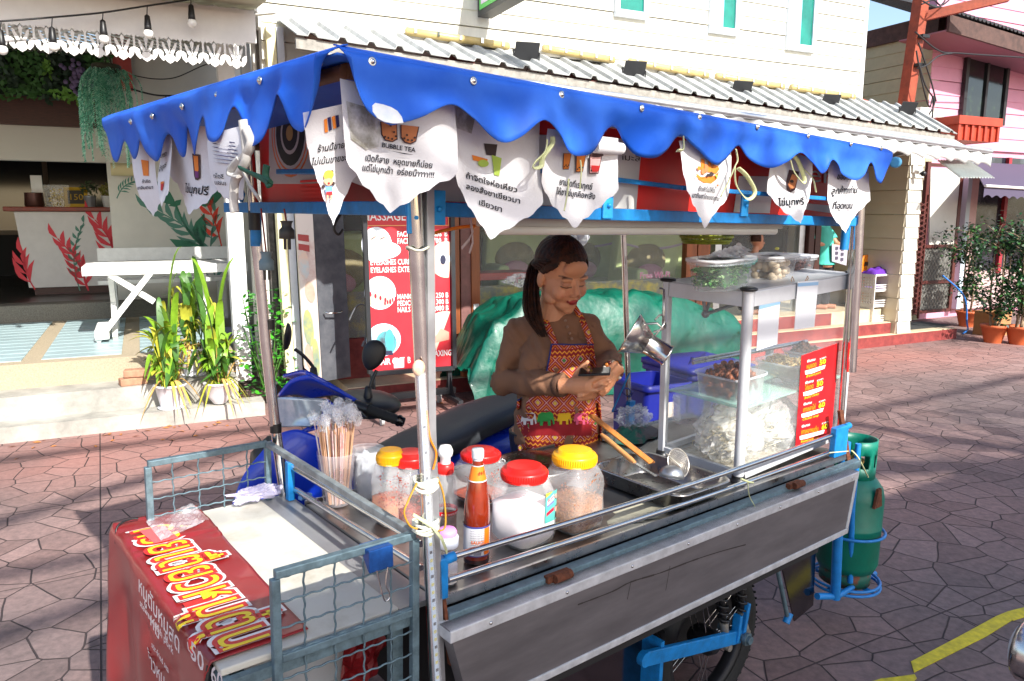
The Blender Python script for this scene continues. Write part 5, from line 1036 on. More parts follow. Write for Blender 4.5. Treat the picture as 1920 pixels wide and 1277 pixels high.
g = G(); g.hexa([bl_+V((0, .004, 0)), br_+V((0, .004, 0)), br_+V((0, .04, 0)), bl_+V((0, .04, 0))], [tl+V((0, .004, 0)), tr_+V((0, .004, 0)), tr_+V((0, .04, 0)), tl+V((0, .04, 0))])
pm = mat('grey laminate panel', s(118, 113, 114), .36, .35, var=.2, vs=4, bump=.04, bs=14, stretch=(1, 1, 5)); pn = g.build('side_panel', pm, cart)
g = G()
def edge(p, q, ww, inn):
    g.hexa([p, q, q+V((0, .045, 0)), p+V((0, .045, 0))], [p+inn, q+V((-abs(0), 0, 0))+inn, q+inn+V((0, .045, 0)), p+inn+V((0, .045, 0))])
g.hexa([tl-V((0, 0, w3)), tr_-V((0.005, 0, w3)), tr_+V((-.005, .05, -w3)), tl+V((0, .05, -w3))], [tl, tr_, tr_+V((0, .05, 0)), tl+V((0, .05, 0))])
g.hexa([bl_, br_, br_+V((0, .05, 0)), bl_+V((0, .05, 0))], [bl_+V((0, 0, w3*.7)), br_+V((.004, 0, w3*.7)), br_+V((.004, .05, w3*.7)), bl_+V((0, .05, w3*.7))])
g.hexa([br_+V((-.014, .001, w3*.7)), br_+V((.004, .001, w3*.7)), br_+V((.004, .049, w3*.7)), br_+V((-.014, .049, w3*.7))], [tr_+V((-.02, .001, -w3)), tr_+V((-.005, .001, -w3)), tr_+V((-.005, .049, -w3)), tr_+V((-.02, .049, -w3))])
g.build('panel_frame', mat('scratched aluminium angle', s(206, 206, 208), .45, .25, var=.2, vs=25), pn, bevel=.002)
g = G()
for i in range(8): p = tl.lerp(tr_, .06+i*.13)-V((0, 0, w3*.5)); g.lathe([(.004, 0), (.004, .003), (0, .004)], 8, Matrix.Translation(p) @ Matrix.Rotation(math.pi/2, 4, 'X'))
g.build('screw', chrome, pn)
g = G(); cr = spline([hit(CART, x, y, 1, YP) for x, y in [(1085, 1135), (1150, 1110), (1185, 1092), (1240, 1075), (1300, 1052), (1352, 1035), (1400, 1022)]], 5)
for p, q in zip(cr[:-1], cr[1:]): k = .0012+.0012*random.random(); g.add([V((p.x, YP+.003, p.z-k)), V((q.x, YP+.003, q.z-k)), V((q.x, YP+.003, q.z+k)), V((p.x, YP+.003, p.z+k))], [(0, 1, 2, 3)])
for (xa, ya, xb, yb) in [(1185, 1090, 1178, 1125), (1258, 1062, 1250, 1108)]: p = hit(CART, xa, ya, 1, YP); q = hit(CART, xb, yb, 1, YP); g.add([V((p.x-.001, YP+.003, p.z)), V((p.x+.001, YP+.003, p.z)), V((q.x+.001, YP+.003, q.z)), V((q.x-.001, YP+.003, q.z))], [(0, 1, 2, 3)])
g.build('crack', mat('crack filler', s(60, 52, 50), .7), pn)
for x, y in [(1055, 1085), (1497, 912)]: p = cp(x, y, 1, -.05); g = G(); g.cyl(p+V((-.025, 0, .006)), p+V((.025, .0, .006)), .011, 10); g.box(p.x-.04, p.x+.03, -.045, -.03, p.z-.004, p.z+.012); g.build('hinge', rust, cart)
g = G(); g.tube(spline([cp(x, y, 1, -.045) for x, y in [(1402, 905), (1405, 930), (1415, 950), (1412, 968), (1403, 975)]], 5), .003, 5, flat=.5); g.tube(spline([cp(x, y, 1, -.045) for x, y in [(1390, 898), (1402, 903), (1412, 905)]], 4), .003, 5); g.tube(spline([cp(x, y, 1, -.03) for x, y in [(1555, 849), (1590, 846)]], 4), .002, 5); g.tube(spline([cp(x, y, 1, .0) for x, y in [(1597, 845), (1610, 860), (1628, 895)]], 4), .003, 5); g.build('raffia_string', MATS['pale raffia'], cart)
def rail(p, q, r=.0075, bow=0): g = G(); g.tube([p.lerp(q, i/12)+V((0, 0, bow*math.sin(math.pi*i/12))) for i in range(13)], r, 12); return g.build('rail', chrome, cart)
a = cp(846, 1045, 1, -.015); b = cp(1577, 810, 1, -.015); rail(a, b, .0075, -.012)
a = cp(840, 1087, 1, -.015); b = cp(1580, 840, 1, -.015); rail(a, b, .0075, -.008)
a = cp(548, 876, 0, .045); b = cp(790, 1020, 0, .045); rail(a, b); a = cp(548, 915, 0, .05); b = cp(790, 1065, 0, .05); rail(a, b, .007); rail(a+V((.014, 0, -.008)), b+V((.014, 0, -.008)), .006)
for (x0, y0, x1, y1, pl) in [(818, 1048, 836, 1118, -.02), (1564, 803, 1582, 850, -.02)]:
    a = cp(x0, y0, 1, pl); b = cp(x1, y1, 1, pl); g = G(); g.box(a.x, b.x, -.03, -.008, b.z, a.z); g.tube([V((b.x-.005, pl, a.z-.008)), V((b.x+.02, pl, a.z-.006))], .011, 10); g.build('rail_bracket', blue, cart, bevel=.003)
a = cp(540, 870, 0, .035); g = G(); g.box(.03, .05, a.y-.01, a.y+.012, .86, a.z+.005); g.build('rail_bracket', blue, cart, bevel=.003)
a = cp(1578, 770, 1, .0); b = cp(1607, 925, 1, -.02); g = G(); g.hexa([V((b.x-.012, -.01, b.z)), V((b.x+.012, -.01, b.z)), V((b.x+.012, 0, b.z)), V((b.x-.012, 0, b.z))], [V((a.x-.012, -.0, a.z)), V((a.x+.012, -.0, a.z)), V((a.x+.012, .01, a.z)), V((a.x-.012, .01, a.z))]); g.build('rust_strap', rust, cart)
a = cp(823, 1060, 1, -.02); b = cp(845, 1245, 1, -.03); g = G(); g.bar(a, b, .008, .012, up=(0, 1, 0)); g.build('rust_strap', rust, cart)
b = cp(1180, 780, 1, .69); g = G(); g.box(b.x-.012, b.x+.02, .68, .70, .86, b.z+.06); g.tube([cp(1180, 700, 1, .69), cp(1160, 745, 1, .67), cp(1148, 772, 1, .66)], .004, 5); g.build('blue_bracket', blue, cart)
bdm = mat('stained white board', s(202, 199, 188), .6, vs=6, c2=s(160, 152, 132), thr=(.52, .82), bump=.06)
g = G(); g.box(-.385, -.028, .02, .775, .848, .862); g.build('side_board', bdm, cart, bevel=.003)
g = G(); g.box(-.027, .055, .02, .775, .846, .858); g.build('board_strip', mat('grey zinc strip', s(158, 158, 160), .45, .5, var=.12), cart)
g = G(); g.bar((-.385, .012, .835), (.0, .012, .835), .016, .022); g.bar((-.385, .782, .835), (.0, .782, .835), .016, .022); g.bar((-.378, .02, .835), (-.378, .775, .835), .016, .022); g.build('board_frame', galv, cart)
def wavy(p, q, n, m=None):
    L = (q-p).length; k = max(4, int(L/.006)); d = (q-p).normalized(); e = d.cross(V((0, 1, 0)))
    return [p.lerp(q, i/k)+e*(.0013*math.sin(i*1.25)) for i in range(k+1)]
def rack_side(x0, x1, y, zt, zb, nx, zs, mid, name):
    bar = .016; g = G(); g.bar((x0, y, zt), (x1, y, zt), bar, bar); g.bar((x0, y, zb), (x0, y, zt-bar/2), bar, bar); g.bar((x1, y, zb), (x1, y, zt-bar/2), bar, bar)
    if mid: g.bar((x0+bar/2, y, mid), (x1-bar/2, y, mid), bar, bar)
    r = g.build(name, galv, cart, bevel=.002)
    for i in range(nx): x = lerp(x0, x1, (i+.9)/(nx+.8)); g = G(); g.tube(wavy(V((x, y, zt-.006)), V((x, y, zb)), 1), .0021, 6); g.build('wire', galv, r)
    for z in zs: g = G(); g.tube(wavy(V((x0, y-.002, z)), V((x1, y-.002, z)), 1), .0021, 6); g.build('wire', galv, r)
    return r
xl = cp(514.6, 1078, 1, 0).x
zm = cp(560, 1222, 1, 0).z
rack_side(xl, -.004, .0, 1.02, .35, 4, [1.012, .965, .915, .865, .815, .765, .715, .665, .61, .56, .5], zm, 'wire_rack')
rack_side(xl-.02, -.004, .765, 1.02, .84, 4, [.97, .925, .88], None, 'wire_rack')
g = G(); g.bar((-.004, .008, 1.02), (-.004, .757, 1.02), .016, .016); g.build('rack_bar', mat('bare galvanised bar', s(140, 148, 150), .5, .4, var=.35, vs=30), cart, bevel=.002)
a = cp(690, 1035, 1, -.012); t = thing('binder_clip', 'large blue binder clip gripping the near wire rack', 'clip', CART @ Matrix.Translation((cp(708, 1035, 1, -.01).x, -.012, 1.012)))
bc = mat('worn blue clip', s(24, 84, 160), .4, .3, var=.3, vs=40)
g = G(); g.hexa([(-.026, -.014, -.032), (.026, -.014, -.032), (.026, -.008, -.032), (-.026, -.008, -.032)], [(-.026, -.012, .012), (.026, -.012, .012), (.026, .03, .012), (-.026, .03, .012)]); g.build('body', bc, t, bevel=.002)
g = G(); g.tube(spline([(-.012, -.016, -.028), (-.006, -.018, -.06), (-.002, -.02, -.08), (.004, -.02, -.094), (.013, -.02, -.09), (.012, -.02, -.078), (.006, -.018, -.06), (.012, -.016, -.028)], 5), .0016, 6); g.build('wire_handle', chrome, t)
g = G(); g.box(.10, .86, .12, .128, .1, .50); g.build('apron_plate', mat('mirror stainless plate', s(120, 112, 112), .12, 1, bump=.08, bs=5), cart)
a, b, c, d = [cp(x, y, 1, .1) for x, y in [(1530, 1000), (1525, 1135), (1490, 1165), (1450, 1030)]]; g = G(); g.hexa([c, b, b+V((0, .006, 0)), c+V((0, .006, 0))], [V((d.x, .1, .6)), V((a.x, .1, .6)), V((a.x, .106, .6)), V((d.x, .106, .6))]); g.build('mud_plate', MATS['mirror stainless plate'], cart)
g = G(); p = cp(1477, 1160, 1, .09); q = cp(1452, 1040, 1, .1); g.cyl(q, p, .008, 8, 0); g.cyl(p-V((.012, 0, .012)), p+V((.01, 0, .018)), .014, 8, 1); g.build('plate_stay', [galv, blue], cart)
g = G(); WC = V((1.24, .17, .27)); MW = Matrix.Translation(WC) @ Matrix.Rotation(math.pi/2, 4, 'X')
tyre = G(); tp_ = [(.262-.0+.0, -.0)]
tyre.lathe([(.205, -.026), (.225, -.036), (.25, -.034), (.266, -.018), (.27, 0), (.266, .018), (.25, .034), (.225, .036), (.205, .026)], 48, MW, caps=False)
for i in range(60):
    a = i/60*6.2832
    for sg in (-1, 1): M = MW @ Matrix.Rotation(a, 4, 'Z'); tyre.hexa([M @ V(p) for p in [(.262, sg*.004, -.0), (.268, sg*.004+.012, sg*.026), (.268, sg*.004+.02, sg*.026), (.262, sg*.004+.008, 0)]], [M @ V(p) for p in [(.2745, sg*.004, -.0), (.27, sg*.004+.012, sg*.026), (.27, sg*.004+.02, sg*.026), (.2745, sg*.004+.008, 0)]])
wh = bpy.data.objects.new('wheel', None); COL.objects.link(wh); wh.parent = cart
tyre.build('tyre', rubber, wh)
g = G(); g.lathe([(.208, -.024), (.19, -.022), (.185, -.01), (.185, .01), (.19, .022), (.208, .024)], 40, MW, caps=False); g.lathe([(.03, -.05), (.045, -.03), (.045, .03), (.03, .05)], 16, MW)
g.build('rim', mat('dirty black rim', s(40, 40, 44), .5, .4, var=.3), wh)
for i in range(18): a = i/18*6.2832; g = G(); g.tube([MW @ V((.04*math.cos(a), .04*math.sin(a), .02*(-1)**i)), MW @ V((.19*math.cos(a+.3*(-1)**(i//2)), .19*math.sin(a+.3*(-1)**(i//2)), .004*(-1)**i))], .0022, 5); g.build('spoke', chrome, wh)
for (xa, ya, xb, yb, xc, yc) in [(1350, 1092, 1357, 1165, 1361, 1208), (1385, 1070, 1391, 1145, 1395, 1180)]:
    a = cp(xa, ya, 1, .06); a = a+(a-cp(xb, yb, 1, .06))*.6; b = cp(xb, yb, 1, .06); c = cp(xc, yc, 1, .06)
    g = G(); g.cyl(a, b, .011, 10, 0); n = 9*10; d = b-a; e1 = V((1, 0, 0)); e2 = V((0, 1, 0))
    g.tube([a+d*(i/n)+e1*.017*math.cos(i*.6283)+e2*.017*math.sin(i*.6283) for i in range(n+1)], .004, 6, 0)
    g.tube([b, b.lerp(c, .5), c], [.015, .013, .018], 10, 1); g.cyl(c-V((0, .018, .006)), c+V((0, .018, -.006)), .012, 10, 1); g.build('shock_absorber', [black, mat('cast aluminium', s(160, 156, 146), .5, .6, var=.3, vs=30)], cart)
a = cp(1208, 1235, 1, .05); b = cp(1388, 1192, 1, .05); g = G(); g.bar(a, b, .016, .045, up=(0, 0, 1)); g.bar(b+V((0, 0, -.01)), b+V((.02, 0, .11)), .014, .03, up=(0, 1, 0)); g.bar(b+V((-.03, 0, -.01)), b+V((-.02, 0, .08)), .014, .03, up=(0, 1, 0)); g.cyl(a+V((0, -.01, 0)), a+V((0, .01, 0)), .022, 12); g.build('swing_arm', blue, cart, bevel=.003)
g = G(); g.cyl(b+V((.0, -.04, .0)), b+V((0, .08, 0)), .014, 8); g.cyl(b+V((.0, -.03, .0)), b+V((0, -.02, 0)), .022, 6); g.build('axle', galv, cart)
g = G(); g.box(.86, .875, .05, .14, .1, .45); g.build('blue_upright', blue, cart)
g = G(); g.box(.9, 1.6, .28, .60, .12, .5); g.build('engine_box', mat('dark greasy box', s(26, 26, 28), .6, var=.4), cart)
for x_ in (-.35, -.02):
    for y_ in (.05, .74): g = G(); g.box(x_-.012, x_+.012, y_-.012, y_+.012, .12 if x_ < .5 else .3, .835); g.build('leg', galv, cart)
g = G(); g.bar((-.35, .05, .3), (.1, .05, .3), .02, .02); g.bar((-.35, .74, .3), (1.7, .74, .3), .02, .02); g.build('lower_rail', galv, cart)
def pcp(x, y, yy): return cp(x, y, 1, yy)
g = G(); a = pcp(1572, 975, .06); b = pcp(1566, 1122, .06); g.tube([a+V((0, 0, .3)), a, b], .0185, 12); a = pcp(1598, 950, .08); b = pcp(1594, 1092, .08); g.tube([a+V((.0, 0, .25)), a, b], .011, 12); p0_ = pcp(1532, 1118, .08); p1_ = pcp(1570, 1118, .06); p2_ = pcp(1640, 1075, .1); g.tube([p0_, p1_], .013, 10); g.tube([p1_, p2_], .011, 10); g.build('bottle_frame', mat('sky blue tube', s(30, 128, 205), .4, var=.15, vs=20), cart)
GC = pcp(1585, 1060, .14); GC = V((GC.x, .14, 0)); zb = pcp(1592, 1083, .02).z; R = .118
for zz, rr in ((pcp(1648, 1060, .12).z, R+.016), (pcp(1648, 970, .12).z, R+.014), (pcp(1648, 1060, .12).z+.018, R+.014)):
    g = G(); g.tube([V((GC.x+rr*math.cos(t/32*6.2832), GC.y+rr*math.sin(t/32*6.2832), zz)) for t in range(32)], .006, 8, closed=True); g.build('bottle_ring', MATS['sky blue tube'], cart)
zlo = pcp(1648, 1060, .12).z; g = G(); g.tube([V((GC.x+R+.014, GC.y-.02, zlo)), V((GC.x+R+.014, GC.y-.02, pcp(1648, 970, .12).z))], .005, 8); g.tube([V((GC.x-.12, GC.y, zlo)), V((GC.x+.12, GC.y, zlo))], .008, 8); g.tube([V((GC.x, GC.y-.12, zlo)), V((GC.x, GC.y+.12, zlo))], .008, 8); g.build('ring_stay', MATS['sky blue tube'], cart)
gb = thing('gas_bottle', 'scuffed green gas bottle held in the blue ring at the cart end', 'gas bottle', CART @ Matrix.Translation((GC.x, GC.y, zlo+.01)))
HT = pcp(1592, 945, .03).z-zlo
gm = mat('scuffed green paint', s(0, 112, 92), .42, var=.2, vs=8, bump=.1)
g = G(); g.lathe([(R*.55, .05), (R*.9, .06), (R, .09), (R, HT*.56), (R*1.01, HT*.565), (R*1.01, HT*.585), (R, HT*.59), (R, HT*.86), (R*.93, HT*.95), (R*.7, HT*1.04), (R*.35, HT*1.08), (.02, HT*1.09), (0, HT*1.09)], 40); g.build('body', gm, gb)
g = G(); g.lathe([(R*.8, 0), (R*.8, .06)], 30, caps=False); g.build('foot_ring', mat('rusty green ring', s(20, 90, 76), .6, c2=s(110, 60, 40), vs=22, thr=(.5, .62)), gb, solid=.005)
g = G(); ct_ = pcp(1615, 812, .1).z-zlo; z0 = HT*1.03
g.grid(lambda u, v: V((R*.62*math.cos(lerp(-2.6, 2.2, u)), R*.62*math.sin(lerp(-2.6, 2.2, u)), lerp(z0, z0+.16, v))), 30, 6, keep=lambda u, v: not (.3 < v < .75 and (abs((u*6) % 1-.5) < .3))); g.build('collar', gm, gb, solid=.006)
g = G(); g.cyl((0, 0, HT*1.08), (0, 0, HT*1.08+.07), .014, 10); g.cyl((0, -.03, HT*1.08+.05), (0, .05, HT*1.08+.05), .012, 10); g.build('valve', mat('brass valve', s(170, 140, 80), .4, .8), gb)
g = G(); g.T = Matrix.Translation((-.03, -R-.002, HT*.9)); g.hexa([(-.03, 0, -.03), (.03, 0, -.03), (.03, .01, -.03), (-.03, .01, -.03)], [(-.012, 0, .045), (.012, 0, .045), (.012, .01, .045), (-.012, .01, .045)]); g.build('rust_tag', rust, gb)
p = cp(640, 1200, 1, .25); g = G(); g.lathe([(.1, 0), (.13, .26), (.14, .27), (.135, .28), (0, .28)], 26); one('bucket', g, mat('grey white bucket', s(176, 180, 184), .45, var=.08), 'grey white plastic bucket standing under the side board', 'bucket', CART @ Matrix.Translation((-.2, .2, .53)))
g = G(); g.box(-.37, -.0, .06, .73, .5, .52); g.build('lower_shelf', mat('dark shelf', s(50, 48, 50), .7), cart)
g = G(); crumple(g, (0, 0, 0), (.09, .13, .12), 9, k=.25); one('red_bag', g, mat('dark red nylon', s(130, 18, 26), .5, var=.3, vs=6), 'dark red bag stuffed under the side board by the front pole', 'bag', CART @ Matrix.Translation((-.04, .3, .67)))
ban = thing('vinyl_banner', 'red vinyl noodle banner draped over the end of the side board', 'banner', CART)
rv = mat('dark red vinyl', s(140, 34, 36), .33, var=.18, vs=5, coat=.2)
def bf(u, v, o=0):
    """u along -y (far to near), v from inner edge over the fold down the end"""
    y = lerp(.80, .045, u); L = v*.86
    xi = lerp(-.188, -.212, u)
    top = xi+.392; wr = .0035*MN.noise(V((y*9, L*9, 0)))+(.007*abs(MN.noise(V((y*11, L*10, 4)))) if u < .3 else 0)
    if L < top: return V((xi-L, y, .8665+o+wr+(.004 if u < .25 else 0)))
    d = L-top; f = .012*math.sin(y*16+d*3)*min(1, d*4)+.008*MN.noise(V((y*10, d*6, 3)))*min(1, d*5)
    if d < .03: a = d/.03*1.57; return V((-.392-.008*math.sin(a), y, .8665-.008+.008*math.cos(a)-d*.4+wr*(1-d/.03)+o*math.cos(a)))-V((o*math.sin(a), 0, 0))
    return V((-.400-f-o-d*.03, y+.02*math.sin(d*3), .8665-.02-(d-.03)))
g = G(); g.grid(lambda u, v: bf(u, v), 90, 110); g.build('sheet', rv, ban, solid=.002)
def bw(m, off, o):
    vs, fs = text_mesh('ก๋วยเตี๋ยวหมูตุ๋น', off, 'LEFT'); wd = max(v[0] for v in vs)
    g = G(); k = .66/wd
    def P(x, y):
        yy = .715-x*k; xx = -.368+y*.158
        if y < 0: xx = -.366+y*.16
        return V((max(xx, -.3935), yy, .8725+o+.0035*0)) if xx > -.3935 else V((-.402-o, yy, .8725-(-.3935-xx)))
    g.add([P(x, y) for x, y in vs], fs, m, False); return g
lay = [(mat('banner white edge', s(232, 228, 226), .4), .10, .0), (mat('banner red edge', s(206, 40, 34), .4), .055, .0012), (mat('banner yellow', s(238, 206, 30), .4), -.002, .0024)]
for m_, off, o in lay: g = bw(0, off, o); g.build('lettering', m_, ban)
wq = lambda p: V((-.412, p.y, p.z))
for st, p0, p1, h in [('หมูตับหมูสด', (262, 1108), (338, 1225), 30), ('stewed fresh pork', (264, 1134), (327, 1228), 13), ('50', (360, 1232), (384, 1262), 34), ('หมี่', (284, 1170), (300, 1200), 22), ('stir-fried sea', (286, 1212), (318, 1262), 12), ('ข้าวหมู', (276, 1240), (310, 1290), 26), ('60', (398, 1275), (420, 1300), 34)]:
    g = G(); ptxt(g, CART, 0, -.41, st, p0, p1, h, 0, wq, off=.01); g.build('small_print', mat('banner white print', s(216, 206, 204), .5), ban)
g = G(); g.add([V((-.355, .70, .876)), V((-.30, .70, .876)), V((-.29, .60, .876)), V((-.345, .60, .876))][::-1], [(0, 1, 2, 3)]); g.build('pink_tape', mat('pink tape', s(226, 96, 96), .5), ban)
g = G(); g.grid(lambda u, v: V((lerp(-.2, -.33, u), lerp(.80, .66, v)-.06*u, .879+.008*abs(MN.noise(V((u*7, v*9, 1)))))), 22, 14, s=False); g.build('tape_film', film, ban)
g = G(); g.lathe([(.006, 0), (.011, .001), (.011, .003), (.006, .003)], 14, Matrix.Translation((-.235, .765, .874)), caps=False); g.build('eyelet', mat('brass eyelet', s(190, 160, 110), .4, .6), ban)
g = G(); g.tube(spline([(-.40, .74, .84), (-.39, .76, .875), (-.36, .77, .882), (-.34, .77, .88)], 5), .0025, 5); g.build('cord', black, ban); g = G(); a = cp(427, 1262, 0, -.40); g.tube(spline([(-.395, .05, .86), (-.405, .045, .80), (-.40, .05, .72), (-.41, .05, .6)], 5), .005, 5); g.build('cord', black, ban)
for i, (x, y0, y1, lab) in enumerate([(499, 408, 520, 'grey plug hanging lower on a thin red wire at the left end'), (537, 402, 462, 'dark plug hanging higher on a short brown wire at the left end')]):
    yy = .55-.1*i; a = cp(490 if i == 0 else 533, 402, 1, yy); b = cp(x, (y0+y1)/2+15, 1, yy); q = cp(x, y1, 1, yy)
    t = thing('hanging_plug', lab, 'plug', CART, 'plugs hanging from the roof beam'); pm_ = mat('grey plug', s(112, 136, 146), .5) if i == 0 else mat('dark plug', s(66, 66, 64), .5)
    top = cp(x, y1-48, 1, yy); bot = cp(x+1, y1-14, 1, yy)
    g = G(); g.tube([V((a.x, yy, 1.66)), top], .0022, 5); g.build('wire', mat('dull red wire', s(140, 50, 50), .5), t)
    g = G(); g.T = Matrix.Translation(top); h = (top-bot).length; g.lathe([(.015, 0), (.012, -h*.15), (.011, -h*.35), (.017, -h*.5), (.0175, -h), (0, -h)], 14); g.build('body', pm_, t)
    g = G(); g.cyl(bot+V((-.005, 0, 0)), bot+V((-.005, 0, -.024)), .0035, 8); g.cyl(bot+V((.006, 0, 0)), bot+V((.006, 0, -.024)), .0035, 8); g.build('prong', mat('plug prongs', s(50, 40, 36), .5), t)
g = G(); g.tube(spline([cp(x, y, 1, .3) for x, y in [(640, 400), (628, 420), (627, 432), (635, 440), (643, 430)]], 6), .003, 6); one('wire_hook', g, black, 'black wire hook curled under the left beam', 'hook', CART)
g = G(); g.tube(spline([cp(x, y, 1, .12) for x, y in [(800, 441), (830, 433), (865, 426), (890, 424)]], 6), .004, 6); one('orange_cord', g, mat('orange cord', s(240, 140, 40), .5), 'orange cord stretched from the front pole to the right under the beam', 'cord', CART)
g = G(); g.tube(spline([cp(x, y, 1, .05) for x, y in [(882, 408), (884, 425), (886, 436)]], 5), .006, 6, flat=.4)
for e in [(866, 465), (880, 475)]: a = cp(886, 436, 1, .05); b = cp(*e, 1, .05); g.tube([a, a.lerp(b, .5)+V((.004, 0, 0)), b], [.004, .008, .007], 6, flat=.25)
one('cloth_tie', g, mat('pale mauve cloth strip', s(196, 176, 176), .8), 'pale mauve cloth strip knotted and dangling beside the second pennant', 'strip', CART)
p = cp(1088, 440, 1, 1.25); t = thing('hanging_bag', 'small clear bag with dark lump hung above the vendor', 'bag', CART @ Matrix.Translation(p)); g = G(); g.tube([(0, 0, .03), (0, -.35, .25)], .002, 5); crumple(g, (0, 0, 0), (.046, .036, .05), 5, 16, .2); g.build('film', thin('milky film', (.92, .93, .95), .5, .2, .15), t); g = G(); crumple(g, (-.002, 0, -.008), (.016, .014, .016), 8, 10, .3); g.build('contents', mat('dark red brown lump', s(72, 36, 36), .6), t)
p = cp(1325, 445, 1, .55); t = thing('basket', 'yellow green woven basket hung upside under the roof', 'basket', CART @ Matrix.Translation((p.x, .55, cp(1325, 455, 1, .55).z)))
ym = mat('yellow green woven plastic', s(136, 146, 30), .6, var=.25, vs=50)
g = G(); K = 26; rx, ry = .125, .09
for r_, z_ in [(1.0, .06), (.99, .05), (.96, .035), (.93, .022), (.86, .008), (.8, 0)]: g.tube([V((rx*r_*math.cos(t_/40*6.283), ry*r_*math.sin(t_/40*6.283), z_+.003*math.sin(t_*3.14))) for t_ in range(40)], .005, 6, closed=True)
for k in range(36): a = k/36*6.283; g.tube([V((rx*1.0*math.cos(a), ry*math.sin(a), .06)), V((rx*.93*math.cos(a), ry*.93*math.sin(a), .02)), V((rx*.78*math.cos(a), ry*.78*math.sin(a), 0)), V((0, 0, -.004))], .004, 5, flat=.5)
g.build('weave', ym, t)

cloth = mat('white pennant fabric', s(224, 223, 226), .8, var=.08, vs=9, bump=.15, bs=400); ink = mat('black ink', s(14, 12, 22), .9, spec=.1); mould = mat('mould stained fabric', s(150, 146, 134), .9, c2=s(216, 214, 212), vs=26, thr=(.4, .62))
PC = {n: mat('print '+n, s(*c), .7, var=.1, vs=40) for n, c in dict(orange=(230, 130, 40), tea=(196, 120, 72), pearl=(50, 30, 26), cup=(70, 40, 44), red=(200, 40, 40), yellow=(236, 214, 70), skin=(240, 176, 140), blue=(110, 160, 220), green=(170, 196, 80), pink=(236, 186, 184), navy=(40, 36, 90), purple=(110, 40, 110), dark=(60, 44, 40)).items()}
PM = [cloth, ink]+list(PC.values())+[mould]; PI = {n: i+2 for i, n in enumerate(PC)}; PI['ink'] = 1; PI['mould'] = len(PM)-1
def pennant(fr, frl, pl, left, right, lab, writing=(), art=(), seed=0, grp='printed pennants round the cart roof', sg=1):
    disp = lambda p, o=0: V((p.x, pl-sg*(.006*math.sin(p.x*23+seed)+.010*math.sin(p.z*16+seed*2)*1+o), p.z))
    Lp = [hit(fr, x, y, 1, pl) for x, y in left]; Rp = [hit(fr, x, y, 1, pl) for x, y in right]
    def along(P, t):
        ls = [0]
        for a, b in zip(P[:-1], P[1:]): ls.append(ls[-1]+(b-a).length)
        d = t*ls[-1]
        for i in range(len(P)-1):
            if d <= ls[i+1]+1e-9: return P[i].lerp(P[i+1], (d-ls[i])/max(1e-9, ls[i+1]-ls[i]))
        return P[-1]
    g = G(); g.grid(lambda u, v: disp(along(Lp, v).lerp(along(Rp, v), u)+V((0.0, 0, .0025*math.sin(v*40+seed)*abs(u-.5)*2 if v < .97 else 0))), 14, 26)
    for st, p0, p1, h in writing: ptxt(g, fr, 1, pl, st, p0, p1, h, 1, lambda p: disp(p, .0022), shear=.12, off=.014)
    for k, (m, pix) in enumerate(art): ppoly(g, fr, 1, pl, pix, PI[m], lambda p, k=k: disp(p, .0016+.0004*k))
    return tag(g.build('pennant', PM, None, fr), lab, 'pennant', grp)
def circ(cx, cy, rx, ry=None, n=14, a0=0, a1=6.2832): ry = ry or rx; return [(cx+rx*math.cos(a0+(a1-a0)*t/n), cy+ry*math.sin(a0+(a1-a0)*t/n)) for t in range(n if a1-a0 > 6 else n+1)]
def cup(x, y, w, h, m='tea', lid='cup'):
    return [(lid, [(x-w*.56, y-h*.02), (x+w*.56, y-h*.02), (x+w*.4, y+h*1.03), (x-w*.4, y+h*1.03)]), (m, [(x-w*.48, y), (x+w*.48, y), (x+w*.34, y+h*.97), (x-w*.34, y+h*.97)])]+[('pearl', circ(x-w*.25+w*.17*i, y+h*(.85-.1*(i % 2)), w*.09)) for i in range(4)]
F = (VF, VFl)
pennant(*F, .06, [(563, 215), (572, 262), (582, 300), (600, 345), (627, 423)], [(700, 180), (690, 260), (676, 320), (660, 345), (627, 423)], 'white pennant with blond child figure, nearest the roof corner',
    [('ร้านนี้ขายดี', (592, 286), (650, 276), 12), ('ไม่เน้นขายชะ', (584, 310), (648, 301), 12)],
    [('navy', [(606, 222), (612, 220), (616, 244), (611, 247)]), ('orange', [(600, 226), (605, 223), (609, 248), (603, 250)]), ('navy', [(620, 218), (626, 217), (629, 238), (624, 241)]), ('orange', [(613, 221), (619, 218), (623, 241), (618, 243)]), ('dark', circ(606, 350, 3.4)), ('dark', circ(624, 344, 3.4)), ('dark', circ(620, 322, 3)), ('skin', circ(614.5, 339, 8.5, 9)), ('yellow', circ(614, 328, 9.5, 9)), ('skin', circ(614.5, 341, 7.2, 7)), ('red', circ(614.5, 344, 2.2)), ('blue', [(608, 350), (621, 349), (622, 360), (609, 361)]), ('red', [(610, 360), (621, 359), (622, 366), (611, 367)]), ('skin', [(611, 366), (614, 366), (614, 376), (611, 376)]), ('skin', [(618, 366), (621, 366), (621, 375), (618, 375)])], 1)
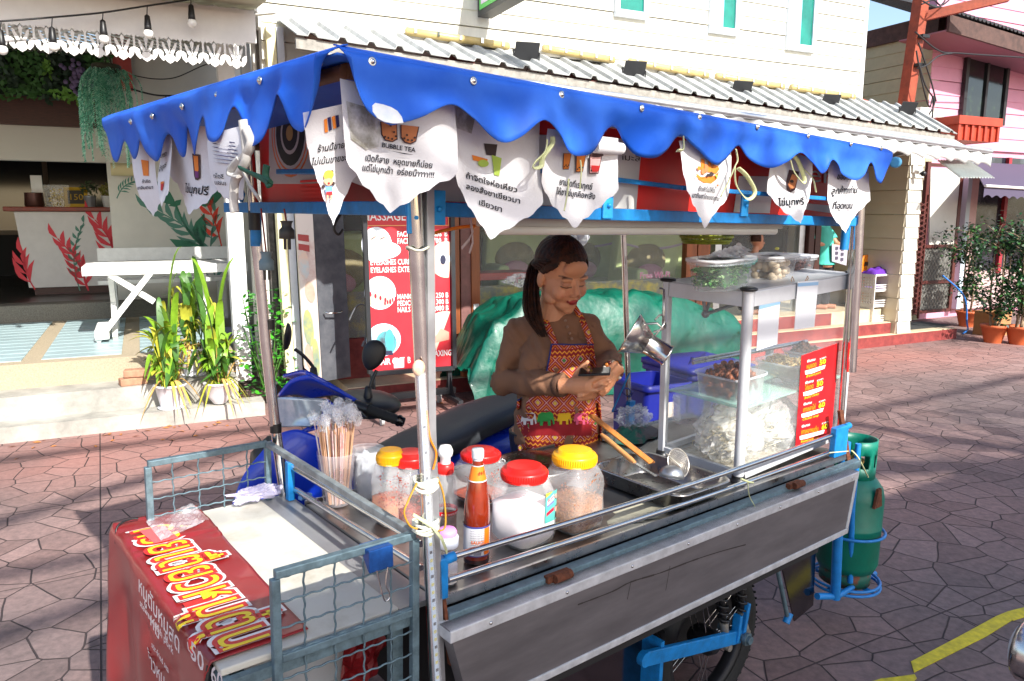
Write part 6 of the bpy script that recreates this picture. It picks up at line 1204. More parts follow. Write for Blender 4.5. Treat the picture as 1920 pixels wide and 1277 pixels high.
pennant(*F, .03, [(637, 150), (637, 250), (641, 302), (672, 342), (733, 400)], [(849, 185), (849, 260), (847, 329), (804, 351), (733, 400)], 'white pennant with two bubble tea cups and BUBBLE TEA writing',
    [('BUBBLE TEA', (712, 276), (774, 286), 9), ('เปิดก็สาย  หยุดขายก็บ่อย', (678, 302), (803, 316), 12), ('แต่ไข่มุกเด้า  อร่อยน๊าาาา!!!', (672, 320), (806, 334), 12)],
    [('mould', [(645, 190), (700, 205), (712, 240), (706, 275), (680, 282), (650, 262)]), ('cup', [(711, 228), (744, 232), (743, 262), (733, 267), (718, 264), (712, 254)]), ('tea', [(713, 228), (742, 232), (741, 260), (732, 265), (720, 262), (714, 253)]), ('cup', [(749, 234), (783, 238), (776, 266), (766, 271), (754, 268), (748, 258)]), ('tea', [(751, 234), (781, 238), (774, 264), (765, 269), (756, 266), (750, 257)])]+[('pearl', circ(x, y, 2)) for x, y in [(718, 257), (724, 259), (731, 261), (738, 256), (735, 248), (729, 236), (753, 260), (759, 263), (766, 264), (771, 259), (757, 254)]]+[('ink', [(716, 282), (752, 290), (768, 291), (752, 288)])], 2)
pennant(*F, .045, [(851, 190), (850, 290), (856, 345), (875, 387), (917, 449)], [(1016, 200), (1014, 283), (1013, 384), (982, 409), (917, 449)], 'large white pennant with three lines and faded green drink print',
    [('ถ้าจิตใจห่อเหี่ยว', (874, 334), (970, 361), 11), ('ลองสั่งชาเขียวมา', (872, 354), (973, 382), 11), ('เยียวยา', (896, 384), (940, 398), 11)],
    [('dark', [(916, 268), (942, 270), (938, 292), (920, 290)]), ('orange', [(890, 290), (922, 298), (920, 306), (892, 300)]), ('green', [(930, 290), (948, 296), (941, 330), (932, 328)]), ('green', circ(912, 306, 11, 7)), ('mould', [(858, 195), (900, 205), (890, 250), (860, 240)])], 3)
pennant(*F, .03, [(1018, 240), (1016, 343), (1038, 382), (1087, 428)], [(1154, 258), (1157, 300), (1163, 357), (1130, 391), (1087, 428)], 'white pennant with a row of three drink cups',
    [('ยามใดที่เราทุกข์', (1052, 346), (1119, 356), 12), ('ให้ชาไข่มุกคือพลัง', (1047, 364), (1124, 374), 12)],
    cup(1063, 288, 16, 29, 'orange')+cup(1090, 290, 18, 32, 'orange')+cup(1116, 291, 20, 34, 'pink')+[('cup', circ(1116, 291, 12, 4)), ('dark', [(1115, 280), (1117, 280), (1117, 290), (1115, 290)]), ('red', [(1108, 310), (1124, 311), (1121, 322), (1111, 322)])], 4)
pennant(*F, .03, [(1272, 262), (1273, 320), (1280, 356), (1293, 386), (1321, 429)], [(1372, 262), (1372, 290), (1363, 372), (1339, 400), (1321, 429)], 'white pennant with orange splash of tea and spices',
    [('ถ้าเค้าไม่ให้ใจ', (1298, 358), (1332, 362), 9), ('มากินชาไทยของเรานะ', (1288, 370), (1345, 377), 9)],
    [('orange', [(1294, 325), (1302, 332), (1312, 332), (1330, 330), (1342, 322), (1336, 336), (1324, 344), (1308, 343), (1298, 337)]), ('orange', [(1304, 298), (1310, 300), (1312, 322), (1302, 328)]), ('orange', [(1318, 298), (1324, 300), (1325, 322), (1316, 324)]), ('orange', [(1326, 308), (1340, 312), (1342, 318), (1334, 326), (1324, 324)]), ('tea', circ(1306, 322, 4, 6)), ('tea', circ(1312, 316, 4, 8)), ('dark', circ(1322, 327, 5, 4)), ('dark', circ(1314, 329, 3)), ('green', [(1328, 326), (1336, 330), (1334, 336)]), ('orange', circ(1297, 316, 3, 4)), ('orange', circ(1335, 348, 1.8)), ('orange', circ(1292, 332, 1.6))], 5)
pennant(*F, .03, [(1466, 275), (1453, 318), (1442, 360), (1468, 397), (1492, 419)], [(1530, 300), (1531, 325), (1518, 368), (1502, 395), (1492, 419)], 'smaller white pennant with glass of dark tea print behind the blue rail',
    [('ไข่มุกพรี', (1461, 386), (1502, 383), 13)], [('cup', [(1484, 318), (1500, 322), (1490, 356), (1482, 361), (1477, 356), (1478, 340)]), ('tea', [(1488, 326), (1498, 330), (1489, 352), (1482, 356), (1480, 346)]), ('pearl', circ(1486, 340, 3))], 6)
pennant(*F, .03, [(1551, 285), (1556, 377), (1564, 408), (1590, 438)], [(1624, 300), (1630, 340), (1635, 376), (1614, 402), (1590, 438)], 'white pennant thanking the customers at the right roof end',
    [('ขอบคุณ', (1566, 336), (1595, 338), 11), ('ลูกค้าทุกท่าน', (1560, 364), (1613, 362), 13), ('ที่อุดหนุน', (1563, 392), (1607, 391), 13)], (), 7)
Lf = (VL, VLl); k = dict(sg=-1)
pennant(*Lf, -.05, [(256, 262), (263, 332), (268, 367), (284, 406)], [(293, 262), (295, 330), (298, 375), (284, 406)], 'narrow white pennant with orange cup, farthest along the left side', [('ถ้าคิด', (276, 344), (287, 343), 6), ('อาจินตนา', (268, 356), (290, 354), 6)], [('orange', [(275, 300), (285, 302), (285, 330), (278, 330)])], 8, **k)
pennant(*Lf, -.03, [(290, 252), (292, 336), (298, 364), (309, 388)], [(318, 250), (324, 330), (327, 360), (309, 388)], 'crumpled white pennant with red mug print on the left side', [('เพราะ', (293, 296), (310, 292), 10), ('จำดูดร', (294, 322), (312, 312), 10)], [('red', [(302, 344), (312, 343), (311, 355), (308, 358), (304, 356)]), ('orange', [(302, 341), (312, 340), (312, 344), (302, 345)])], 9, **k)
pennant(*Lf, -.05, [(318, 240), (305, 325), (319, 345), (343, 389), (354, 402)], [(397, 235), (399, 300), (399, 347), (381, 381), (354, 402)], 'broad white pennant with tall glass print on the left side', [('ไข่มุกปรี', (341, 360), (384, 366), 15)], [('cup', [(362, 288), (374, 290), (372, 334), (368, 338), (364, 337), (362, 330)]), ('orange', [(364, 292), (371, 293), (370, 322), (364, 320)]), ('purple', [(364, 320), (370, 322), (370, 333), (365, 333)])], 10, **k)
pennant(*Lf, -.0, [(399, 262), (400, 339), (419, 365), (440, 383)], [(470, 230), (466, 300), (455, 372), (440, 383)], 'reversed grey white pennant showing through lettering by the left corner', [('ริดไต', (432, 336), (411, 334), 8), ('เนเรเน', (434, 348), (411, 346), 8)], [('navy', [(414+i*0, 262+i*7), (452+i*1.5, 268+i*7), (452+i*1.5, 270+i*7), (416+i*2, 264+i*7)]) for i in range(7)], 11, **k)
raf = MATS['pale raffia']
def bow(pts, lab, pl=.0):
    g = G()
    for P in pts: g.tube(spline([hit(VF, x, y, 1, pl) for x, y in P], 6), .0055, 6, flat=.3)
    one('raffia_bow', g, raf, lab, 'string', VF, 'raffia ties under the valance')
bow([[(1380, 280), (1383, 300), (1378, 312), (1366, 340), (1352, 368)], [(1378, 312), (1380, 345), (1396, 370), (1408, 372), (1415, 358), (1400, 330), (1384, 315)]], 'raffia bow with two loops right of the orange splash pennant')
bow([[(1480, 290), (1488, 320), (1505, 342), (1508, 335), (1498, 305), (1486, 288)], [(1508, 318), (1524, 335), (1530, 360)]], 'long raffia loop hanging over the dark tea pennant')
bow([[(1026, 262), (1022, 285), (1003, 305), (1000, 315), (1014, 312), (1018, 295), (1035, 270), (1036, 256)], [(1088, 300), (1090, 320), (1087, 355)], [(1066, 335), (1065, 355), (1058, 395)]], 'raffia loop between the large pennant and the three cup pennant')
bow([[(1281, 255), (1281, 280), (1270, 282)]], 'short raffia knot at the left top of the orange splash pennant')
g = G(); g.tube([hit(VF, 1115, 276, 1, .02), hit(VF, 1165, 279, 1, .02)], .012, 12); one('rolled_paper', g, cloth, 'rolled white paper tube tucked above the three cup pennant', 'paper', VF)
g = G()
for P in [[(455, 225), (462, 290), (452, 320), (440, 340), (438, 380), (440, 398)], [(450, 300), (435, 318), (434, 326), (450, 330)], [(458, 326), (470, 350), (485, 372)], [(460, 240), (470, 270), (455, 300)]]: g.tube(spline([hit(VL, x, y, 1, .02) for x, y in P], 6), .0085, 7, flat=.35)
one('rag_tie', g, mat('dirty white rag', s(190, 186, 180), .85, var=.2, vs=30), 'dirty white rag knotted round the roof beam at the left corner', 'rag', VL)
g = G()
for P in [[(450, 315), (480, 330), (505, 345)], [(462, 322), (490, 332), (508, 340)], [(500, 310), (498, 330), (506, 350)]]: g.tube(spline([hit(VL, x, y, 1, .03) for x, y in P], 5), .006, 6, flat=.5)
one('green_cord', g, mat('dark green cord', s(30, 80, 60), .7), 'dark green plastic cord twisted beside the white rag', 'cord', VL)
ZC = .862
clear = thin('clear plastic jar', (.93, .94, .95), .2, .1, .08); milky = thin('milky plastic', (.86, .89, .93), .42, .25, .1)
redl = mat('red plastic lid', s(232, 34, 30), .35, var=.06); yell = mat('yellow plastic lid', s(246, 178, 20), .38, var=.06)
def topz(x, y, yy): return cp(x, y, 1, yy).z
def spot(px, py, z=ZC): p = cp(px, py, 2, z); return p
def jar(px, py, ytop, wpx, lab, lid, fill, fm, sq=5, spec=None, stain=None, z0=ZC, lh=.16, grp='plastic jars of condiments'):
    p = spot(px, py, z0); H = topz(px, ytop, p.y)-z0; R = (cp(px+wpx/2, py-40, 1, p.y).x-cp(px-wpx/2, py-40, 1, p.y).x)*.5*.80
    t = thing('jar', lab, 'jar', at(CART, p.x, p.y, z0, .12), grp); q = .84 if sq else 1; b = H*(1-lh); r = R*q
    g = G(); g.lathe([(r*.8, .0), (r*.93, .004), (r, .02), (r*1.0, b*.3), (r*.97, b*.5), (r, b*.66), (r*.96, b*.78), (r*.8, b*.92), (r*.74, b*.95), (r*.74, b)], 48, sq=sq); g.build('body', clear, t)
    g = G(); g.lathe([(r*.76, .003), (r*.955, .02), (r*.955, b*fill), (r*.5, b*(fill+.015)), (0, b*(fill+.02))], 40, sq=sq); g.build('contents', fm, t)
    if stain:
        g = G(); random.seed(int(px))
        for i in range(170):
            a = random.uniform(3.2, 6.6); z_ = b*random.uniform(fill, .9)*random.uniform(.75, 1); k = 1/(abs(math.cos(a))**sq+abs(math.sin(a))**sq)**(1/sq) if sq else 1; rr = r*.965*k; e = random.uniform(.0012, .0035); c = V((rr*math.cos(a), rr*math.sin(a), z_)); tt = V((-math.sin(a), math.cos(a), 0)); g.add([c-tt*e, c-V((0, 0, e)), c+tt*e, c+V((0, 0, e))], [(0, 1, 2, 3)])
        g.build('flakes', stain, t)
    g = G(); rl = r*.86; n = 60; prof = [(rl, b-.004), (rl*1.02, b), (rl*1.02, b+H*lh*.55), (rl*.97, b+H*lh*.7), (rl*.80, b+H*lh*.74), (rl*.78, b+H*lh*.98), (rl*.7, b+H*lh), (0, b+H*lh)]
    g.lathe(prof, 48); 
    for i in range(n): a = i/n*6.2832; c = V((rl*1.02*math.cos(a), rl*1.02*math.sin(a), 0)); g.box(c.x-.0012, c.x+.0012, c.y-.0012, c.y+.0012, b+.003, b+H*lh*.52)
    g.build('lid', lid, t); return t, r, H, p
chili = mat('red chilli flakes', s(176, 56, 22), .9, c2=s(90, 30, 14), vs=130, bump=.6, bs=150); gran = mat('brown ground peanut', s(168, 118, 74), .9, c2=s(120, 76, 42), vs=150, bump=.7, bs=160); sugar = mat('white sugar', s(232, 226, 228), .8, var=.03); fla = mat('flake stain', s(150, 50, 24), .8)
jar(1073, 985, 843, 100, 'yellow lidded clear jar half full of ground peanut', yell, .46, gran, stain=mat('peanut dust', s(166, 104, 66), .9))
tj, rj, Hj, pj = jar(980, 1012, 872, 112, 'red lidded clear jar of white sugar with a teal label', redl, .62, sugar, stain=None)
lt = [mat('teal label', s(90, 178, 170), .4), mat('yellow green label corner', s(196, 206, 70), .4), mat('red label lettering', s(206, 30, 60), .4), mat('white label plate', s(238, 238, 242), .4), mat('label face print', s(236, 170, 150), .4), mat('dark label hair', s(60, 20, 24), .4), mat('purple label line', s(130, 90, 180), .4)]
g = G(); LX0, LX1, LZ0, LZ1 = .006, .058, Hj*.31, Hj*.70; yl = -rj*1.0
def lb(u, v, o=0): x = lerp(LX0, LX1, u); k = (abs(x/rj)**5); return V((x, -rj*(1-k)**.2-.0012-o if k < 1 else -.5*rj, lerp(LZ0, LZ1, v)))
g.grid(lambda u, v: lb(u, v), 12, 6, 0, s=False); lpoly = lambda pts, m, o: g.poly(pts, lambda u, v: lb(u, v, o), m)
lpoly([(0, .86), (0, 1), (.5, 1), (.3, .93)], 1, .0004); lpoly([(.1, .72), (.6, .9), (.62, .72), (.12, .58)], 3, .0004); lpoly([(.08, .22), (.62, .34), (.62, .46), (.08, .34)], 2, .0004); lpoly([(.12, .52), (.6, .62), (.6, .68), (.12, .57)], 6, .0005)
lpoly([(.8+.12*math.cos(a*.5), .38+.10*math.sin(a*.5)) for a in range(12)], 5, .0004); lpoly([(.8+.1*math.cos(a*.5), .36+.09*math.sin(a*.5)) for a in range(12)], 4, .0006); lpoly([(.78+.1*math.cos(a*.5), .78+.09*math.sin(a*.5)) for a in range(12)], 5, .0004); lpoly([(.78+.085*math.cos(a*.5), .80+.08*math.sin(a*.5)) for a in range(12)], 4, .0006); lpoly([(.7, .02), (.9, .03), (.86, .26), (.76, .26)], 5, .0004)
vs, fs = text_mesh('จันทร์', .02, 'LEFT'); wd = max(v[0] for v in vs); g.add([lb(.12+x/wd*.5, .66+x/wd*.12+y*.17, .0009) for x, y in vs], fs, 2, False)
g.build('label', lt, tj)
jar(770, 975, 846, 96, 'red lidded jar of chilli flakes behind the front pole', redl, .30, chili, stain=fla)
jar(733, 978, 842, 78, 'yellow lidded jar of brown chilli powder behind the front pole', yell, .42, mat('brown chilli powder', s(150, 110, 70), .9, c2=s(176, 60, 24), vs=14, bump=.3), stain=fla)
jar(900, 935, 842, 100, 'wide red lidded jar standing behind the orange sauce bottle', redl, .12, mat('sparse chilli remains', s(150, 60, 30), .9), stain=fla)
p = spot(834, 1012); H = topz(834, 834, p.y)-ZC; t = thing('squeeze_bottle', 'clear squeeze bottle with red collar, white knob cap and red label', 'bottle', at(CART, p.x, p.y, ZC))
g = G(); g.lathe([(.026, 0), (.030, .005), (.030, H*.45), (.028, H*.5), (.030, H*.55), (.029, H*.62), (.018, H*.74), (.013, H*.78)], 30); g.build('body', clear, t)
g = G(); g.lathe([(.024, .004), (.028, .01), (.028, H*.28), (0, H*.28)], 26); g.build('contents', mat('brown pepper', s(120, 84, 70), .8, var=.4, vs=90), t)
g = G(); g.lathe([(.019, H*.70), (.021, H*.72), (.021, H*.80), (.018, H*.81)], 26); g.build('collar', redl, t); g = G(); g.lathe([(.0125, H*.8), (.0125, H*.87), (.017, H*.89), (.0185, H*.94), (.013, H*.99), (0, H)], 24); g.build('cap', white, t)
g = G(); g.lathe([(.0306, H*.30), (.0306, H*.34)], 30, caps=False); g.lathe([(.0306, H*.06), (.0306, H*.10)], 30, caps=False, m=1); g.build('label_band', [mat('red label band', s(200, 24, 34), .4), yell], t)
g = G(); g.text('PURE WHITE PEPPER', lambda u, v: V((.0312*math.sin(u/.031), -.0312*math.cos(u/.031), H*.305+v)), .006, off=.01); g.build('lettering', white, t)
p = spot(893, 1052); H = topz(888, 843, p.y)-ZC; t = thing('sauce_bottle', 'tall bottle of orange brown sauce with grey cap and orange label', 'bottle', at(CART, p.x, p.y, ZC))
sauce = mat('amber sauce glass', s(128, 36, 4), .08, var=.3, vs=14, spec=.8, coat=.6)
g = G(); g.lathe([(.020, 0), (.0285, .004), (.0295, .012), (.0295, H*.36), (.0302, H*.40), (.0295, H*.5), (.0265, H*.6), (.022, H*.7), (.0165, H*.8), (.0118, H*.88), (.0118, H*.93)], 36); g.build('body', [sauce], t)
g = G(); g.lathe([(.0298, H*.015), (.0299, H*.05)], 30, caps=False); g.build('base_glass', mat('dark sauce glass', s(50, 18, 12), .1, spec=.8), t)
g = G(); g.lathe([(.0305, H*.085), (.0307, H*.35)], 36, caps=False, m=0); g.lathe([(.0309, H*.335), (.0309, H*.352)], 36, caps=False, m=1); g.lathe([(.0309, H*.085), (.0309, H*.095)], 36, caps=False, m=1)
g.grid(lambda u, v: V((.0309*math.sin(lerp(-.05, .55, u)), -.0309*math.cos(lerp(-.05, .55, u)), lerp(H*.1, H*.335, v))), 8, 2, 2)
bt = lambda u, v: V((.0311*math.sin(u/.031), -.0311*math.cos(u/.031), v))
for k in range(9): g.text('ingredients sugar garlic', lambda u, v, k=k: bt(u-.019, H*.31-k*.0055+v), .0036, 3)
for k in range(9): g.text('nutrition facts vinegar', lambda u, v, k=k: bt(u+.032, H*.31-k*.0055+v), .0036, 3)
g.text('SAUCE', lambda u, v: bt(u-.017, H*.2+v), .0105, 2, off=.03)
for k in range(14): x = -.026+k*.0013; g.add([bt(x, H*.1), bt(x+.0007, H*.1), bt(x+.0007, H*.13), bt(x, H*.13)], [(0, 1, 2, 3)], 3, False)
g.build('label', [mat('pale sauce label', s(206, 206, 212), .4), mat('navy line', s(60, 66, 130), .4), mat('orange label stripe', s(240, 116, 20), .4), mat('label small print', s(90, 90, 110), .5)], t)
g = G(); g.lathe([(.0205, H*.735), (.0135, H*.86)], 30, caps=False, m=0); g.lathe([(.0209, H*.728), (.0206, H*.737)], 30, caps=False, m=1); g.lathe([(.0139, H*.857), (.0137, H*.864)], 30, caps=False, m=1)
g.text('#1', lambda u, v: V(((.0175)*math.sin(u/.016), -.0178*math.cos(u/.016), H*.775+v)), .018, 2, off=.02); g.build('neck_label', [mat('orange neck label', s(244, 124, 26), .4), mat('white label edge', s(230, 230, 240), .4), mat('dark red numeral', s(150, 24, 30), .4)], t)
g = G(); g.lathe([(.0142, H*.925), (.0142, H*.985), (.013, H), (0, H)], 26); g.lathe([(.0118, H*.9), (.0125, H*.925)], 20, caps=False); g.build('cap', mat('grey white cap', s(196, 200, 206), .4, var=.06), t)
p = spot(838, 1092); H = topz(835, 992, p.y)-ZC; t = thing('small_jar', 'small clear jar with white ribbed lid and pink top by the front pole', 'jar', at(CART, p.x, p.y, ZC))
g = G(); g.lathe([(.02, 0), (.0235, .004), (.0235, H*.6), (.021, H*.66), (.021, H*.7)], 28); g.build('body', clear, t); g = G(); g.lathe([(.02, .003), (.0228, .006), (.0228, H*.34), (0, H*.36)], 24); g.build('contents', sugar, t)
g = G(); g.lathe([(.0235, H*.68), (.0245, H*.7), (.0245, H*.86), (.0225, H*.88), (0, H*.88)], 34); g.build('lid', mat('pale lid', s(222, 226, 236), .4), t); g = G(); g.lathe([(.0205, H*.87), (.021, H*.95), (.017, H), (0, H)], 28); g.build('pink_top', mat('pink plastic', s(236, 150, 224), .45), t)
p = spot(632, 945); H = topz(640, 845, p.y)-ZC; HS = topz(630, 775, p.y)-ZC; t = thing('straw_cup', 'clear cup crammed with wrapped skewers and pink straws', 'cup', at(CART, p.x, p.y, ZC))
g = G(); g.lathe([(.030, 0), (.036, .004), (.052, H), (.053, H+.002)], 30, caps=False); g.build('cup', thin('pinkish clear cup', (.92, .86, .92), .32, .15, .08), t); g = G(); random.seed(12)
for i in range(120):
    a = random.uniform(0, 6.28); r = random.random()**.5; L = HS*random.uniform(.86, 1.0); c = (0 if a > 2.6 and random.random() < .45 else random.choice([0, 1, 1, 2])); g.cyl((.028*r*math.cos(a), .028*r*math.sin(a), .006), (.056*r*math.cos(a)-.004, .056*r*math.sin(a), L*(.93+.07*(1-r))), .0017, 5, c)
g.build('skewer', [mat('bamboo skewer', s(222, 176, 140), .7), mat('pink striped straw', s(236, 170, 170), .5, c2=s(240, 225, 220), vs=60), mat('white straw', s(236, 230, 226), .5)], t)
g = G(); random.seed(13)
for i in range(44):
    a = random.uniform(0, 6.28); r = .066*random.random()**.6; crumple(g, (r*math.cos(a), r*math.sin(a), HS*random.uniform(.9, 1.08)), (.012, .011, .016), i, 7, .7)
g.build('wrapper', thin('crisp wrapper film', (.97, .97, 1), .24, .04, .2), t)
p = spot(690, 930); H = topz(700, 838, p.y)-ZC; t = thing('open_tub', 'open milky tub holding white plastic spoons beside the skewers', 'tub', at(CART, p.x, p.y, ZC))
g = G(); g.lathe([(.036, 0), (.039, .005), (.046, H*.9), (.05, H*.92), (.05, H*.95), (.047, H*.96), (.048, H)], 36, caps=False); g.build('tub', milky, t); g = G(); crumple(g, (0, 0, H*.45), (.034, .034, H*.45), 6, 16, .3); g.build('contents', mat('white film bags', s(222, 226, 232), .4, var=.1, vs=30), t)
p = spot(962, 858); t = thing('stock_pot', 'wide stainless stock pot sunk in the counter with lid and clip', 'pot', at(CART, p.x, min(p.y+.01, .54), ZC))
g = G(); g.lathe([(.128, -.03), (.128, .004), (.134, .008), (.13, .012)], 48, caps=False); g.build('rim', steel, t); g = G(); g.lathe([(.126, .010), (.12, .016), (.08, .022), (.03, .026), (0, .026)], 48); g.build('lid', mat('dark steel lid', s(120, 118, 114), .25, 1, var=.3, vs=10), t)
g = G(); g.tube([(-.12, .02, .012), (-.135, .02, .035), (-.14, .01, .05), (-.125, 0, .045), (-.118, .0, .03)], .004, 6); g.box(-.132, -.112, -.01, .022, .02, .04); g.build('clip', chrome, t)
cs = [cp(x, y, 2, .915) for x, y in [(1150, 905), (1285, 952), (1340, 893), (1215, 846)]]; c0 = sum(cs, V((0, 0, 0)))/4
c0 = V((1.045, .245, 0)); hx, hy = .15, .20
c0 = cp(1238, 893, 2, .905); c0.z = 0
t = thing('steel_tray', 'deep stainless rectangular tray on the counter before the cabinet', 'tray', at(CART, c0.x, c0.y, ZC+.001, R_(0)))
def rr_(hx, hy, r, z, n=6):
    o = []
    for cx, cy, a0 in [(hx-r, hy-r, 0), (-hx+r, hy-r, 1.57), (-hx+r, -hy+r, 3.14), (hx-r, -hy+r, 4.71)]:
        for k in range(n+1): a = a0+1.5708*k/n; o.append((cx+r*math.cos(a), cy+r*math.sin(a), z))
    return o
def rtub(g, hx, hy, levels, r=.03, m=None, bottom=True):
    rings = [rr_(hx+d, hy+d, r+max(0, d*.5), z) for d, z in levels]; n = len(rings[0]); vs = [p for q in rings for p in q]; fs = [(i*n+j, i*n+(j+1) % n, (i+1)*n+(j+1) % n, (i+1)*n+j) for i in range(len(rings)-1) for j in range(n)]
    g.add(vs, fs, m, True); 
    if bottom: g.add(rings[0], [tuple(range(n))[::-1]], m, False)
hx, hy = .115, .16
g = G(); rtub(g, hx, hy, [(-.022, .001), (-.014, .004), (0, .055), (.012, .056), (.014, .053)], .04); g.build('pan', steel, t, solid=.0015)
U = lambda x, y, z: cp(x, y, 2, z)
wood1 = mat('varnished bamboo', s(206, 130, 60), .5, var=.2, vs=18, stretch=(6, 1, 1))
a = U(1108, 778, .985); b = U(1222, 868, .915); t = thing('spatula', 'long flat wooden spatula lying across the steel tray', 'spatula'); g = G(); g.T = CART; g.bar(a, b, .026, .006); g.build('blade', wood1, t, bevel=.002)
a = U(1128, 815, .96); b = U(1190, 868, .93); c = U(1230, 893, .915); t = thing('ladle', 'round handled ladle with upturned steel bowl in the tray', 'ladle'); g = G(); g.T = CART; g.tube([a, a.lerp(b, .15), a.lerp(b, .9), b], [.006, .0085, .0085, .006], 12); g.build('handle', mat('light wood handle', s(214, 150, 90), .5, var=.15, vs=20), t)
g = G(); g.T = CART; g.bar(b, c, .011, .003); g.build('shaft', steel, t); e = U(1260, 886, .925); M = Matrix.Translation(e) @ euler(.4, .25, 0); g = G(); g.T = CART; g.lathe([(.036, -.014), (.0345, -.002), (.028, .010), (.016, .018), (0, .021)], 30, M); g.build('bowl', mat('worn aluminium bowl', s(176, 178, 182), .38, .9, var=.1, vs=50), t, solid=.002)
e = U(1272, 868, .935); t = thing('mesh_skimmer', 'round wire mesh skimmer propped on its edge in the tray', 'skimmer', CART @ Matrix.Translation(e) @ euler(R_(-20), R_(35), R_(62)))
wm = mat('bright wire', s(206, 200, 190), .3, .9); g = G(); g.tube([(.044*math.cos(t_/30*6.283), .044*math.sin(t_/30*6.283), 0) for t_ in range(30)], .002, 6, closed=True); g.build('rim', wm, t)
g = G()
for k in range(-9, 10):
    x = k*.0046; L = math.sqrt(max(0, .0437**2-x*x))
    for sw in (0, 1):
        pts = [];
        for i in range(11): y = L*(i/5-1); d = (x*x+y*y)/.0437**2; z = -.02*(1-d); pts.append((x, y, z) if sw else (y, x, z+.0008))
        g.tube(pts, .0007, 4)
g.tube([(-.06, 0, .003), (.02, 0, -.01)], .003, 6); g.build('mesh', wm, t)
g = G()
def cloth_f(u, v): x = lerp(-.11, .13, u); y = lerp(-.06, .07, v); e = max(0, math.sin(u*math.pi)*math.sin(v*math.pi))**.35; return V((x+.02*MN.noise(V((v*3, 0, 2))), y+.02*MN.noise(V((u*5, 1, 0))), .003+e*(.02+.028*abs(MN.noise(V((u*6, v*5, 1))))+.012*math.sin(u*9+v*5)**2)))
g.grid(cloth_f, 46, 30); p = U(1165, 820, ZC); one('kitchen_cloth', g, mat('green grey patterned cloth', s(48, 116, 98), .9, c2=s(120, 114, 112), vs=13, thr=(.46, .54), bump=.4, bs=120), 'crumpled green and grey cloth on the counter beside the vendor', 'cloth', at(CART, p.x+.03, min(p.y+.0, .57), ZC, .15))
p = U(1190, 778, .93); g = G(); crumple(g, (0, 0, 0), (.07, .05, .04), 14, 26, .5); one('carrier_bag', g, film, 'thin clear carrier bag crumpled behind the patterned cloth', 'bag', at(CART, p.x, min(p.y, .66), .92))
g = G(); g.tube(spline([cp(x, y, 1, .69) for x, y in [(1185, 732), (1176, 752), (1162, 768), (1150, 772)]], 5), .0035, 6, flat=.4); g.tube(spline([cp(x, y, 1, .69) for x, y in [(1188, 735), (1175, 728), (1165, 733), (1180, 745), (1186, 737)]], 5), .0035, 6, flat=.4)
one('blue_ribbon', g, mat('blue ribbon', s(30, 50, 130), .6), 'dark blue ribbon tied round the rear pole', 'ribbon', CART)
g = G(); p = U(1200, 960, ZC); g.add([V((p.x+.11*math.cos(a*.3)*(1+.25*math.sin(a*1.3)), p.y+.055*math.sin(a*.3)*(1+.2*math.cos(a*1.9)), .8615)) for a in range(21)], [tuple(range(21))], 0, False); one('sun_patch', g, mat('cream sun patch', s(206, 202, 176), .4, c2=s(170, 166, 146), vs=16), 'thin cream sun patch painted as sunlight on the counter beside the yellow lidded jar', 'light patch', CART)  # cream polygon painted on the counter as a pool of sunlight

CB = cp(1384, 903, 2, ZC); CX, CY = CB.x, CB.y; HB = cp(1385, 548, 1, CY).z-ZC; sh = (cp(1385, 548, 1, CY).x-CX)/HB
SH = Matrix.Identity(4); SH[0][2] = sh; CM = CART @ Matrix.Translation((CX, CY, ZC+.001)) @ SH; CMl = Matrix.Translation((CX, CY, ZC+.001)) @ SH
Wc = cp(1572, 845, 1, CY).x-CX; Dc = .30
cab = thing('display_cabinet', 'aluminium framed glass display cabinet on the cart counter', 'cabinet', CM)
al2 = mat('satin aluminium profile', s(212, 214, 218), .4, .25, var=.06, vs=20)
for x, y in ((0, 0), (Wc, 0), (0, Dc), (Wc, Dc)):
    g = G(); wdt = .017 if (x, y) == (0, 0) else .011
    if (x, y) == (0, 0): g.tube([V((x, y, 0)), V((x, y, HB))], .0165, 16); g.box(x, x+.022, y-.004, y+.012, 0, HB)
    else: g.box(x-wdt, x+wdt, y-wdt, y+wdt, 0, HB)
    g.build('post', al2, cab, bevel=.001)
    g = G(); g.lathe([(.022, HB), (.026, HB+.003), (.026, HB+.008), (.018, HB+.011), (0, HB+.011)], 20, Matrix.Translation((x, y, 0))); g.build('corner_cap', black, cab); g = G(); g.lathe([(.024, 0), (.022, -.0), (.02, .02)], 16, Matrix.Translation((x, y, 0))); g.build('foot', black, cab)
for z0, z1 in ((HB-.048, HB-.003), (.004, .034)):
    for (x0, x1, y0, y1) in [(.02, Wc-.012, -.008, .008), (.012, Wc-.012, Dc-.008, Dc+.008), (-.008, .008, .016, Dc-.012), (Wc-.008, Wc+.008, .012, Dc-.012)]: g = G(); g.box(x0, x1, y0, y1, z0, z1); g.build('rail', al2, cab, bevel=.001)
gl_ = thin('cabinet glass', (.82, .86, .86), .07, .04)
g = G(); g.box(.02, Wc-.01, -.002, .001, .034, HB-.048); g.build('front_glass', gl_, cab); g = G(); g.box(-.001, .002, .016, Dc-.01, .034, HB-.048); g.build('side_glass', gl_, cab); g = G(); g.box(Wc-.001, Wc+.002, .016, Dc-.01, .034, HB-.048); g.build('side_glass', gl_, cab)
g = G(); g.box(-.006, Wc+.006, -.006, Dc+.006, HB-.003, HB+.002); g.build('top_sheet', mat('grey top sheet', s(176, 178, 182), .4, .3), cab)
zs = hit(CM, 1470, 750, 1, .0).z; zs = max(.2, zs)
g = G(); g.box(.012, Wc-.012, .006, Dc-.01, zs-.003, zs+.003); g.build('glass_shelf', thin('green edged glass shelf', (.45, .78, .66), .45, .05), cab)
